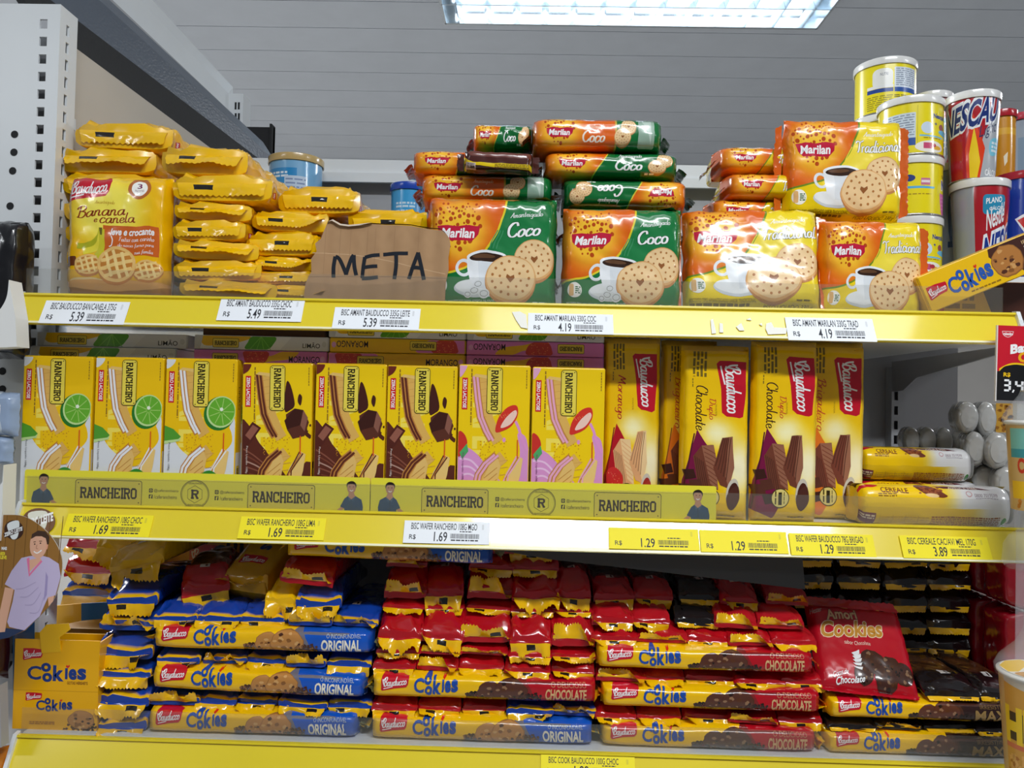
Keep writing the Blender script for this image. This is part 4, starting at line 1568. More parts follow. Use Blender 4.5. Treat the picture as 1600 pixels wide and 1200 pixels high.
def seal(name, W, h, style='down', seed=0, col=YEL, mark=True, under=None, curl=1.0):
    """crimped end of a film pack: joined along x at the origin, sticking out to -y and folded"""
    r = random.Random(seed)
    nu, nv = 9, 4
    base = {'down': 82, 'up': -78, 'out': 20, 'half': 50}[style]
    x_k = r.uniform(-.3, .3)
    fold = r.choice([0, 0, 1, -1])
    P = []
    for j in range(nv + 1):
        row = []
        t = j / nv                      # 0 at the joint
        for i in range(nu + 1):
            u = i / nu
            th = math.radians(base + curl * 40 * nz(u * 2.2 + seed * 1.7, 0.3) + curl * 26 * nz(u * 5 + seed, 2.3))
            if fold == 1 and u > .62:
                th -= math.radians(60 * (u - .62) / .38) * (1 if base > 0 else -1)
            if fold == -1 and u < .38:
                th -= math.radians(60 * (.38 - u) / .38) * (1 if base > 0 else -1)
            # bend over the first third
            y = z = 0.0
            n = 6
            for k in range(n):
                tt = t * (k + .5) / n
                a = th * sstep(0, .3, tt)
                y -= math.cos(a) * h * t / n
                z -= math.sin(a) * h * t / n
            x = W * (u - .5) * (1 - .10 * t * (1 + x_k)) + .0012 * nz(u * 5 + seed, t * 3)
            y += .0016 * nz(u * 7 + seed, t * 3 + 5)
            row.append(Vector((x, y, z)))
        P.append(row)
    a = Art(0, 0, 100, 30)
    pts = zig(r.choice([13, 15, 17]), 3.2)
    a.poly(pts, col)
    if under:
        a.rect(0, 0, 100, 7, under)
    if mark:
        mx = r.choice([18, 40, 62])
        a.rect(mx, 9, mx + 22, 18, (26, 22, 20))
    mb = MB()
    if base > 0:
        Sheet(P[::-1]).art(mb, a, base=0.0001)
    else:
        b = Art(0, 0, 100, 30)
        b.L = [([[(x, 1 - y) for x, y in p][::-1] for p in polys], c, l) for polys, c, l in a.L]
        Sheet(P).art(mb, b, base=0.0001)
    return mb.mesh(name, M_CRUMPLE)


def end_pack(name, W, H, L, top, yel, seed, window=None, tip=0.026, art=None, artbox=None, mark=True, film=None, rough=1.5, blunt=.16, blunt_c=0.0, yw=.003, cap=None):
    """tube pack seen from its end: length along +y from the seam at y = 0, base at z = 0"""
    nu, nv = 30, 26
    ys = []
    for j in range(nv + 1):
        t = j / nv
        ys.append(L * (1 - t) if t < .5 else L * .5 * ((1 - t) / .5) ** 1.9)
    P, C = [], []
    for j in range(nv + 1):
        y = ys[j]
        f = min(1.0, y / tip)
        g = min(1.0, (L - y) / tip)
        hh = H / 2 * (blunt + (1 - blunt) * min(f, g) ** .75)
        ww = W / 2 * (1.06 - 0.06 * min(f, g))
        zc = H / 2 * blunt_c + hh * (1 - blunt_c)
        row = []
        for i in range(nu + 1):
            a = 2 * PI * (i % nu) / nu
            c, d = math.cos(a), math.sin(a)
            e = 0.42
            x = ww * math.copysign(abs(c) ** e, c)
            z = hh * math.copysign(abs(d) ** e, d)
            k = rough * (0.10 * H * nz(x * 70 + seed * 3, y * 55, d * 1.2 + seed) + 0.05 * H * (1 - 2 * abs(nz(x * 110, y * 90 + seed, d * 2))))
            fr = 1 - sstep(.008, .04, y)
            k += rough * fr * 0.14 * H * nz(x * 150 + seed, y * 130, d + seed * 5)
            row.append(Vector((x * (1 + k * 8), y, zc + z + k * (1 if d > -.4 else .2))))
        P.append(row)
    lo = min(p.z for r_ in P for p in r_)
    for r_ in P:
        for p in r_:
            p.z -= lo
    sh = Sheet(P)

    def colr(u, v):
        j = min(int(v * nv + .5), nv)
        y = ys[j]
        ang = u * 360
        if y < yw:
            return yel
        if window and y > tip * 1.15 and 40 < ang < 140:
            q = nz(u * 40, y * 160 + seed)
            return mixc(window, mixc(window, (20, 8, 4), .6), .5 + q)
        if 225 < ang < 315:
            return mixc(top, yel, .85)
        return top
    mb = MB()
    sh.body(mb, colr)
    for j, s_ in ((nv, -1), (0, 1)):                     # close both ends
        ring = P[j][:nu]
        c = sum(ring, Vector()) / nu + Vector((0, s_ * .0012, 0))
        fs = [(i, (i + 1) % nu, nu) if s_ < 0 else ((i + 1) % nu, i, nu) for i in range(nu)]
        ns = [(Vector((0, s_, 0)) + (p - c) * 12).normalized() for p in ring] + [Vector((0, s_, 0))]
        mb.add(list(ring) + [c], fs, cap or yel, 0, ns)
    if mark:
        k = Art(0, 0, 100, 100)
        k.rect(23.2 + (seed * 7 % 3), 27, 25 + (seed * 7 % 3), 33, (206, 200, 196))  # pale patch painted as a glint on the silver lettering
        k.rect(23.6 + (seed * 7 % 3), 28, 24 + (seed * 7 % 3), 32, mixc(top, (0, 0, 0), .5))
        sh.art(mb, k)
    if art:
        sh.art(mb, art, u0=artbox[0], u1=artbox[1], v0=artbox[2], v1=artbox[3])
    return mb.mesh(name, film or M_CRUMPLE)


def carton(W, H, T, front=None, side=None, col=(240, 200, 10), name='carton', top=None):
    mb = MB()
    mb.rbox(-W / 2, W / 2, 0, T, 0, H, .0012, col)
    if front:
        flat(0, (-W / 2 + .0008, 0, .0008), (W - .0016, 0, 0), (0, 0, H - .0016)).art(mb, front)
    if side:
        flat(0, (W / 2, .0008, .0008), (0, T - .0016, 0), (0, 0, H - .0016)).art(mb, side)
    if top:
        flat(0, (-W / 2 + .0008, .0008, H), (W - .0016, 0, 0), (0, T - .0016, 0)).art(mb, top)
    return mb.mesh(name, M_CARD)


def tin(name, label, loc, r, h, kind, base, prof=None, lid=(232, 232, 230), group=None, metal=False, lidh=None, cat='tin'):
    t = thing(name, label, cat, loc, group=group)
    prof = prof or [(1, 0), (1, 1)]
    lidh = lidh if lidh is not None else min(.011, h * .13)
    bh = h - lidh * .75
    n = 24
    zs = [k / n for k in range(n + 1)]

    def rad(q):
        for (a, b) in zip(prof, prof[1:]):
            if q <= b[1] + 1e-9:
                return r * (a[0] + (b[0] - a[0]) * sstep(0, 1, (q - a[1]) / (b[1] - a[1])))
        return r * prof[-1][0]
    mb = MB()
    mb.lathe([(rad(q) - .0006, q * bh) for q in zs], 48, base)
    mb.disc(rad(0) - .0006, 0.0005, -1, 48, (150, 150, 150))
    mb.disc(rad(1) - .0006, bh, 1, 48, (170, 170, 170))
    nu, nv = 36, 20
    sh = Sheet([[Vector((rad(j / nv) * math.cos(PI + PI * i / nu), rad(j / nv) * math.sin(PI + PI * i / nu), bh * (.02 + .96 * j / nv))) for i in range(nu + 1)] for j in range(nv + 1)])
    sh.art(mb, TIN_ART[kind], base=-.0002)
    part('body', mb.mesh('tin_body', M_SILVER if metal else M_TIN), t)
    m2 = MB()
    rt = rad(1)
    m2.lathe([(rt + .0002, bh - lidh * .2), (rt + .0018, bh - lidh * .2), (rt + .0018, h - .001), (rt + .0008, h), (rt - .002, h), (rt - .004, h - .002)], 48, lid)
    m2.disc(rt - .004, h - .002, 1, 48, lid)
    part('lid', m2.mesh('tin_lid', M_TIN), t)
    m3 = MB()
    rb = rad(0)
    m3.lathe([(rb - .001, 0), (rb + .0012, .0004), (rb + .0012, .0025), (rb - .0004, .0034)], 48, (200, 200, 200))
    part('base_rim', m3.mesh('tin_rim', M_RIM), t)
    return t


def rail_n(tilt=28.0):
    return Vector((0, -math.cos(math.radians(tilt)), math.sin(math.radians(tilt))))
# ------------------------------------------------------------------ the setting
def slab(name, x0, x1, y0, y1, z0, z1, m, kind=True):
    mb = MB()
    mb.box(x0, x1, y0, y1, z0, z1)
    o = part(name, mb.mesh(name, m))
    return struct(o) if kind else o


M_CEIL = mat('ceiling_boards', (214, 220, 230), rough=0.6, vary=0.06)
M_WALL = mat('far_wall_paint', (150, 146, 142), rough=0.8, vary=0.05)
M_FLOOR = mat('floor_tiles', (150, 148, 144), rough=0.5, vary=0.08)
slab('floor', -4, 4, -3.5, 4.2, -.05, 0, M_FLOOR)
slab('wall_back', -4, 4, 4.1, 4.2, 0, CEIL, M_WALL)
mb = MB()
k = 0
y = -3.5
while y < 4.2:                                        # long boards with a narrow groove between them
    mb.box(-4, 4, y, y + .196, CEIL, CEIL + .03)
    y += .2
mb.box(-4, 4, -3.5, 4.2, CEIL + .006, CEIL + .05)
struct(part('ceiling', mb.mesh('ceiling', M_CEIL)))


def lamp_fixture(name, label, x, y):
    """surface fitting with two tubes above a mirror louvre"""
    t = thing(name, label, 'ceiling lamp', (x, y, CEIL - .085), group='ceiling lamps')
    L, D, h = 1.26, .27, .085
    mb = MB()
    mb.box(-L / 2, L / 2, -D / 2, D / 2, h - .012, h)
    for s in (-1, 1):
        mb.box(-L / 2, L / 2, s * D / 2 - .004, s * D / 2 + .004, 0, h)
        mb.box(s * L / 2 - .004, s * L / 2 + .004, -D / 2, D / 2, 0, h)
    part('housing', mb.mesh('lamp_housing', M_LOUVRE), t)
    for s in (-1, 1):
        m = MB()
        m.hexa([Vector((-L / 2 + .03, s * .062 + .013 * math.cos(a), .052 + .013 * math.sin(a))) for a in [2 * PI * k / 10 for k in range(10)]],
               [Vector((L / 2 - .03, s * .062 + .013 * math.cos(a), .052 + .013 * math.sin(a))) for a in [2 * PI * k / 10 for k in range(10)]], (255, 255, 255))
        part('tube', m.mesh('lamp_tube', M_GLOW), t)
    m = MB()
    for s in (-1, 0, 1):
        m.box(-L / 2, L / 2, s * .128 - .002, s * .128 + .002, 0, .034)
    for k in range(13):
        x0 = -L / 2 + .05 + k * (L - .1) / 12
        for s in (-1, 1):
            a, b = (.003, .126) if s > 0 else (-.126, -.003)
            m.hexa([Vector((x0 - .012, a, .034)), Vector((x0 + .012, a, .034)), Vector((x0, a, 0))],
                   [Vector((x0 - .012, b, .034)), Vector((x0 + .012, b, .034)), Vector((x0, b, 0))])
    part('louvre_grille', m.mesh('lamp_louvre', M_LOUVRE), t)
    return t


q = at(985, 22, 1.88)
lamp_fixture('ceiling_lamp', 'long fluorescent ceiling lamp with mirror louvre above the farther aisle', q.x, 1.745)

# ------------------------------------------------------------------ shelf unit: heights read off the rails
RT = [at(800, 473, 0).z, at(800, 804, 0).z, at(800, 1171, 0).z]        # top edges of the price rails
ZS = [RT[0] - .006, RT[1] - .004, RT[2] + .0005]                       # shelf surfaces
TILT = 28.0
RN = rail_n(TILT)
RH = .0335
XL = [at(33, 460, 0).x, at(34, 790, 0).x, at(26, 1148, 0).x]
XR = [at(1588, 490, 0).x, at(1606, 826, 0).x, at(1640, 1185, 0).x]
DEPTH = .40
SHELF_LABEL = ['top shelf with yellow price rail holding the cream biscuit packs', 'middle shelf with yellow price rail holding the wafer cartons',
               'bottom shelf with yellow price rail holding the cookie packs']
ca, sa = math.cos(math.radians(TILT)), math.sin(math.radians(TILT))
RAIL_P0 = []
for n in range(3):
    t = thing('store_shelf', SHELF_LABEL[n], 'shelf', (0, 0, 0), group='shelves of the biscuit unit')
    x0, x1 = XL[n], XR[n]
    mb = MB()
    mb.box(x0 + .004, x1 - .004, .004, DEPTH, ZS[n] - .022, ZS[n])
    part('shelf_board', mb.mesh('shelf_board', M_WHITE), t)
    mb = MB()
    zt = RT[n]
    prof = [(.002, zt), (-.0025, zt), (-.003, zt - .002), (-.0008, zt - .0035), (-.0008 - RH * sa, zt - .0035 - RH * ca), (.0035 - RH * sa, zt - .0035 - RH * ca - .001), (.0035, zt - .004)]
    mb.hexa([Vector((x0, a, b)) for a, b in prof], [Vector((x1, a, b)) for a, b in prof])
    part('price_rail', mb.mesh('price_rail', M_RAIL), t)
    # clear ticket cover with pale upper and lower edges
    RAIL_P0.append(Vector((0, -.0008, zt - .0035)) + RN * .0006)
    mb = MB()
    for f0, f1 in ((.92, .985),):
        a0, b0 = -.0008 - RH * sa * f0, zt - .0035 - RH * ca * f0
        a1, b1 = -.0008 - RH * sa * f1, zt - .0035 - RH * ca * f1
        o0 = RN * .0009
        mb.hexa([Vector((x0, a0, b0)), Vector((x0, a1, b1)), Vector((x0, a1, b1)) + o0, Vector((x0, a0, b0)) + o0],
                [Vector((x1, a0, b0)), Vector((x1, a1, b1)), Vector((x1, a1, b1)) + o0, Vector((x1, a0, b0)) + o0], (240, 236, 200))
    part('rail_edge', mb.mesh('rail_edge', M_PRINT), t, 'pale lower edge of the rail')
    # clear guard standing behind the rail
    hz = (.026, .027, .026)[n]
    mb = MB()
    mb.box(x0 + .003, x1 - .012, .0025, .0042, zt - .004, zt + hz)
    g = part('front_guard', mb.mesh('front_guard', M_CLEAR))
    tag(g, ('clear plastic guard strip along the front of the top shelf', 'clear plastic guard strip along the front of the middle shelf', 'clear plastic guard strip along the front of the bottom shelf')[n], 'guard strip')
    for s, x in ((-1, x0), (1, x1)):
        mb = MB()
        mb.hexa([Vector((x - .002, a, b)) for a, b in ((.004, zt + .002), (-.003, zt + .001), (-.003 - RH * sa - .002, zt - .004 - RH * ca), (.006, zt - .004 - RH * ca))],
                [Vector((x + .002, a, b)) for a, b in ((.004, zt + .002), (-.003, zt + .001), (-.003 - RH * sa - .002, zt - .004 - RH * ca), (.006, zt - .004 - RH * ca))])
        part('end_cap', mb.mesh('end_cap', M_WHITE), t, 'white rail end')

# torn remains of old tickets on the top rail: a thing stuck on it
PAPER_BITS = [((1110, 500), (1114, 499), (1119, 521), (1112, 522)), ((1124, 505), (1129, 506), (1130, 520), (1124, 520)),
              ((1150, 511), (1158, 505), (1163, 517), (1155, 517)), ((1197, 506), (1205, 504), (1209, 512), (1229, 513), (1228, 522), (1200, 523), (1196, 514)),
              ((800, 488), (812, 487), (822, 492), (824, 514), (814, 512), (806, 500)), ((1166, 500), (1172, 497), (1174, 501)), ((1186, 507), (1190, 505), (1191, 510))]
for pts in PAPER_BITS:
    mb = MB()
    v = [on_plane(px, py, RAIL_P0[0], RN) for px, py in pts]
    mb.hexa([p + RN * .0006 for p in v], [p + RN * .0001 for p in v], (238, 236, 226))
    o = part('ticket_scrap', mb.mesh('ticket_scrap', M_PAPER))
    c = sum(v, Vector()) / len(v)
    tag(o, 'torn white scrap of an old price ticket on the yellow top rail', 'paper scrap', 'scraps of old tickets on the top rail')

# back panel, its top rail and the uprights
mb = MB()
zb = at(600, 284, .42).z
mb.box(-.62, .66, .42, .435, .2, zb)
o = part('back_panel', mb.mesh('back_panel', M_GREY))
tag(o, 'grey metal back panel of the biscuit shelf unit', 'panel')
t = thing('top_rail', 'white horizontal rail along the top of the shelf unit back panel', 'rail', (0, 0, 0))
z0, z1 = at(600, 284, .415).z, at(600, 254, .415).z
mb = MB()
mb.box(-.62, .66, .402, .419, z0, z1)
part('rail_body', mb.mesh('top_rail_body', M_WHITE), t)
mb = MB()
zm = z0 + (z1 - z0) * .28
mb.box(-.62, .66, .396, .402, z0 - .006, zm)
part('rail_lip', mb.mesh('top_rail_lip', M_WHITE), t)


def upright(name, label, x0, x1, y0, y1, z0, z1, slots, m=M_WHITE, holes=None, side_slots=None):
    """perforated post: its face is built round real slots; slots = (x left, x right, slot height, pitch, first z)"""
    t = thing(name, label, 'shelf upright', (0, 0, 0))
    mb = MB()
    sx0, sx1, sh, pitch, zf = slots
    th = .0025
    mb.box(x0, sx0, y0, y0 + th, z0, z1)
    mb.box(sx1, x1, y0, y0 + th, z0, z1)
    z = z1
    zz = zf
    last = z1
    while zz - sh > z0:
        mb.box(sx0, sx1, y0, y0 + th, zz, last)
        last = zz - sh
        zz -= pitch
    mb.box(sx0, sx1, y0, y0 + th, z0, last)
    part('front_face', mb.mesh('upright_face', m), t)
    mb = MB()
    if side_slots:
        sh2, p2, zf2, ya, yb = side_slots
        mb.box(x1 - th, x1, y0 + th, ya, z0, z1)
        mb.box(x1 - th, x1, yb, y1, z0, z1)
        zz, last = zf2, z1
        while zz - sh2 > z0:
            mb.box(x1 - th, x1, ya, yb, zz, last)
            last = zz - sh2
            zz -= p2
        mb.box(x1 - th, x1, ya, yb, z0, last)
    else:
        mb.box(x1 - th, x1, y0 + th, y1, z0, z1)
    mb.box(x0, x0 + th, y0 + th, y1, z0, z1)
    part('side_face', mb.mesh('upright_side', m), t)
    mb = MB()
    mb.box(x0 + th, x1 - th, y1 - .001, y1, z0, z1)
    part('inner_face', mb.mesh('upright_inner', M_GREY), t, 'inner face coloured as shade behind the slots')  # grey backing colours in the darkness seen through the slots
    for hx, hz, hr in holes or ():
        mb = MB()
        v = [(hx + hr * math.cos(2 * PI * k / 16), y0 - .0003, hz + hr * math.sin(2 * PI * k / 16)) for k in range(16)]
        mb.add(v, [tuple(range(16))], (60, 62, 66))
        part('round_hole_shade', mb.mesh('upright_hole_shade', M_DARK), t)  # flat dark disc stands in for the shade inside the hole
    return t


YP = .05
pa, pb = at(-70, 300, YP), at(90, 60, YP)
xr = at(88, 200, YP).x
sl = at(57, 180, YP).x, at(69, 180, YP).x
ztop = at(50, 6, YP).z
zf = at(68, 30, YP).z
hh = [(at(x, y, YP).x, at(x, y, YP).z, .0042) for x, y in ((23, 210), (22, 238), (20, 267), (16, 322), (6, 553), (4, 580), (4, 608))]
upright('perforated_upright', 'wide white perforated upright panel at the end of the shelf unit', pa.x, xr, YP, YP + .034, .6, ztop,
        (sl[0], sl[1], .0105, .0197, zf), holes=hh, side_slots=(.0125, .0197, zf, YP + .012, YP + .018))

# slanting beams of the unit that stands across the end
def beam(name, label, near, far, yn, yf, m, cat='beam'):
    mb = MB()
    mb.hexa([at(x, y, Y) for (x, y), Y in zip(near, yn)], [at(x, y, Y) for (x, y), Y in zip(far, yf)])
    o = part(name, mb.mesh(name, m))
    tag(o, label, cat)
    return o


t = thing('canopy_beam', 'black slanting canopy beam running back above the yellow packs', 'beam', (0, 0, 0))
for nm, near, far, lab in (('painted_lit_face', ((40, -105), (40, -30)), ((428, 249), (428, 266)), 'beam side with light put into its grey'),
                           ('painted_shaded_face', ((40, -30), (40, 24)), ((428, 266), (428, 326)), 'beam underside with shade put into its black')):
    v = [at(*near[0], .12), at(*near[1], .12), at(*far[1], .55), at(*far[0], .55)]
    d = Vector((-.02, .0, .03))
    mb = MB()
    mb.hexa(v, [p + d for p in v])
    part(nm, mb.mesh(nm, mat('beam_' + nm, (84, 92, 104) if nm == 'painted_lit_face' else (30, 31, 33), rough=.32 if nm == 'painted_lit_face' else .6, bump=(300, .2, 'n'))), t, lab)  # light and shade on the one beam painted as two colours
t = thing('end_rail', 'white slanting top rail of the unit across the end, ending in a slotted post', 'rail', (0, 0, 0))
v = [at(60, -168, .2), at(60, -110, .2), at(357, 172, .62), at(357, 146, .62)]
d = Vector((.0, .02, .02))
mb = MB()
mb.hexa(v, [p + d for p in v])
part('rail_face', mb.mesh('end_rail_face', M_WHITE), t)
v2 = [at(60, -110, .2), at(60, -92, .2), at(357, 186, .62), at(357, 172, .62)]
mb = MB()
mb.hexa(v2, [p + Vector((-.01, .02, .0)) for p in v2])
part('shaded_rail_underside', mb.mesh('end_rail_under', M_GREY), t)  # shade under the white rail is put into this greyer colour
p0, p1 = at(355, 146, .62), at(377, 262, .62)
mb = MB()
mb.box(p0.x, p1.x, .62, .66, p1.z, p0.z)
po = part('end_post', mb.mesh('end_post', M_WHITE), t)
mb = MB()
for k in range(4):
    for s in (0, 1):
        a, b = at(367 + 5 * s, 160 + 17 * k, .62), at(369.5 + 5 * s, 171 + 17 * k, .62)
        mb.box(a.x, b.x, .6194, .62, b.z, a.z)
part('post_slot', mb.mesh('post_slots_shade', M_DARK), po)  # thin dark plates stand in for the slots' shade
a, b = at(377, 198, .6), at(426, 249, .6)
mb = MB()
mb.box(a.x, b.x, .60, .61, b.z, a.z)
mb.box(b.x - .004, b.x, .59, .61, b.z - .02, a.z + .003)
tag(part('black_bracket', mb.mesh('black_bracket', mat('black_bracket', (14, 15, 17), rough=.7))), 'black square bracket plate at the far end of the black beam', 'bracket')
# pale side panel between the upright and the back
mb = MB()
v = [at(98, 60, .09), at(98, 470, .09), at(330, 470, .41), at(330, 232, .41)]
mb.hexa(v, [p + Vector((-.012, .0, .0)) for p in v])
tag(part('side_panel', mb.mesh('side_panel', M_BEIGE)), 'pale beige side panel behind the leftmost yellow packs', 'panel')
v = [at(99.5, 178, .088), at(99.5, 196, .088), at(241, 268, .34), at(241, 252, .34)]
mb = MB()
mb.hexa(v, [p + Vector((.002, 0, 0)) for p in v])
tag(part('panel_ledge', mb.mesh('panel_ledge', M_WHITE)), 'thin white ledge crossing the pale side panel', 'ledge')

# upright, bracket behind the middle shelf's empty end
xa, xb = at(1393, 650, .40).x, at(1414, 650, .40).x
s0, s1 = at(1397, 650, .40).x, at(1403, 650, .40).x
upright('slotted_post', 'grey slotted post behind the empty end of the middle shelf', xa, xb, .40, .42, ZS[1] - .02, ZS[0] - .03,
        (s0, s1, .013, .022, at(1400, 612, .40).z), m=M_GREY)
mb = MB()
pts = [(1394, 530, .395), (1394, 612, .395), (1411, 610, .385), (1432, 590, .35), (1575, 549, .06), (1575, 530, .06)]
v = [at(*p) for p in pts]
zc = ZS[0] - .0225
v[0].z = zc
v[5].z = zc
mb.hexa(v, [p + Vector((.003, 0, 0)) for p in v])
tag(part('shelf_bracket', mb.mesh('shelf_bracket', M_GREY)), 'grey tapering bracket under the top shelf above the grey rolls', 'bracket')
# dark card hanging under the middle shelf
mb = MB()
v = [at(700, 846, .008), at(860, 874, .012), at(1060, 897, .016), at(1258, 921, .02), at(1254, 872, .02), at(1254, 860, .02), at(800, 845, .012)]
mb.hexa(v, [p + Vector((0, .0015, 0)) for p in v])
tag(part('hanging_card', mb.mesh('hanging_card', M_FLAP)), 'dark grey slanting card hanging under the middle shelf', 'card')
# ------------------------------------------------------------------ top shelf
def sc(Y):
    return (Y - CAM.y) / F


def side_rot(s):
    """turns a seal so that it runs up the side of an upright pack and folds forward"""
    return Matrix(((0, -s, 0), (0, 0, 1), (-s, 0, 0))).to_euler()


def add_seals(t, W, H, T, seed, col=YEL, sides=False, h=.010):
    """flat crimped edges of an upright pack: one along the top or one at either side"""
    if sides:
        for s in (-1, 1):
            o = part('end_seal', seal('side_seal_film', H * .92, h, 'out', seed + s, col, False, curl=.5), t)
            o.location = (s * W * .496, 0, H / 2)
            o.rotation_euler = side_rot(s)
    else:
        o = part('end_seal', seal('top_seal_film', W * .9, h, 'half', seed, col, False, curl=.6), t)
        o.location = (0, -T * .10, H - .0008)


def stand_pack(name, label, cat, box, Y, T, art, back, seed, zbase=None, zbot=None, tilt=0, turn=0, group=None, H=None, seals='top', sealcol=YEL, **kw):
    """upright pack; box = left, right, top, bottom pixels of its front face at depth Y"""
    x0, x1, y0, y1 = box
    Ym = Y + T * .38
    a, b = at(x0, (y0 + y1) / 2, Ym), at(x1, (y0 + y1) / 2, Ym)
    top, bot = at((x0 + x1) / 2, y0, Ym), at((x0 + x1) / 2, y1, Ym)
    z = bot.z if zbase is None else zbase
    W, H = b.x - a.x, top.z - z
    t = thing(name, label, cat, ((a.x + b.x) / 2, Y + T / 2, z + T * .42 * abs(math.sin(math.radians(tilt)))), (math.radians(tilt), 0, math.radians(turn)), group=group)
    me = pillow(name + '_wrapper', W, H, T, art, back, seed, **kw)
    part('wrapper', me, t)
    if seals == 'top':
        add_seals(t, W, H, T, seed, sealcol)
    elif seals:
        add_seals(t, W, H, T, seed, sealcol, True)
    return t


A_BANANA = art_banana()
A_COCO = art_heart_front((8, 112, 52), 'Coco', (226, 206, 40))
A_TRAD = art_heart_front((238, 208, 6), 'Tradicional', (110, 140, 30))
Z1 = ZS[0]
stand_pack('biscuit_pack', 'yellow banana and cinnamon tartlet biscuit pack standing at the end beside the white upright', 'biscuit pack',
           (109, 269, 277, 466), .018, .036, A_BANANA, (238, 186, 8), 2, zbase=Z1, group='upright biscuit packs')

# plain yellow packs lying with their ends to the front, in four piles
YELLOW = (240, 184, 6)
logo = Art(0, 0, 100, 100)
logo.poly([(8, 20), (92, 12), (90, 80), (14, 92)], BRED)
logo.line([(22, 60), (34, 36), (44, 62), (56, 40), (66, 60), (80, 36)], 8, WHITE)
NV = 6
YB = [end_pack('butter_pack_wrapper', .100, .027, .135, YELLOW, (242, 190, 10), 10 + k, tip=.008, blunt=.84, blunt_c=.9, yw=.0, art=logo, artbox=(.965, .999, .70, .80) if k % 2 == 0 else (.955, .999, .45, .55), mark=False,
               film=M_FILM, rough=1.5) for k in range(NV)]
YS = [seal('butter_pack_seal', .097, .0165, ('down', 'down', 'down', 'down', 'half', 'down')[k], 30 + k, (240, 188, 8), True, curl=.4) for k in range(NV)]
ORD = ['lowest', 'second from bottom', 'third from bottom', 'fourth from bottom', 'fifth from bottom', 'sixth from bottom', 'seventh from bottom']


def yellow_pack(label, px0, px1, pyb, pyt, Y, k, roll=0.0, turn=0.0, group='plain yellow packs lying in piles'):
    s = sc(Y)
    a, b = at(px0, (pyb + pyt) / 2, Y), at(px1, (pyb + pyt) / 2, Y)
    z0 = at((px0 + px1) / 2, pyb, Y).z
    z1 = at((px0 + px1) / 2, pyt, Y).z
    t = thing('butter_biscuit_pack', label, 'biscuit pack', ((a.x + b.x) / 2, Y, z0), (0, math.radians(roll), math.radians(turn)),
              ((b.x - a.x) / .106, 1, (z1 - z0) / .027), group)
    part('wrapper', YB[k % NV], t)
    e = part('end_seal', YS[(k * 5 + 1) % NV], t)
    e.location = (0, .0008, .0205)
    return t


def pile(desc, cols, Ys, hs):
    """cols: (left, right, bottom, top) pixels from the lowest pack up"""
    n = len(cols)
    for k, (x0, x1, yb, yt) in enumerate(cols):
        pos = 'topmost' if k == n - 1 else ORD[k]
        yellow_pack('plain yellow pack, ' + pos + ' ' + desc, x0, x1, yb, yt, Ys[k], hs + k * 3, roll=((-1) ** k) * 1.2 + .6, turn=(k % 3 - 1) * 2.0)


pile('of the pile behind the banana pack', [(108, 250, 466, 425), (106, 262, 425, 387), (104, 258, 387, 349), (100, 262, 349, 311), (98, 256, 311, 273), (96, 242, 273, 234), (116, 270, 236, 194)],
     [.068, .068, .068, .068, .068, .07, .075], 0)
pile('of the tall pile beside the banana pack', [(280, 432, 468, 440), (272, 408, 440, 408), (272, 402, 408, 378), (270, 384, 405 - 27, 345), (273, 392, 347, 318), (272, 424, 318, 275), (252, 386, 277, 232)],
     [.012, .016, .018, .02, .026, .028, .042], 3)
pile('of the pile between tall pile and cardboard sign', [(404, 520, 468, 446), (395, 500, 446, 424), (394, 490, 424, 402), (384, 498, 402, 364), (394, 512, 364, 332), (436, 562, 337, 294)],
     [.022, .024, .026, .028, .036, .058], 7)
pile('of the pile right behind the cardboard sign', [(520, 660, 470, 436), (526, 664, 436, 402), (534, 660, 402, 368), (545, 667, 368, 331)], [.062, .062, .062, .062], 11)

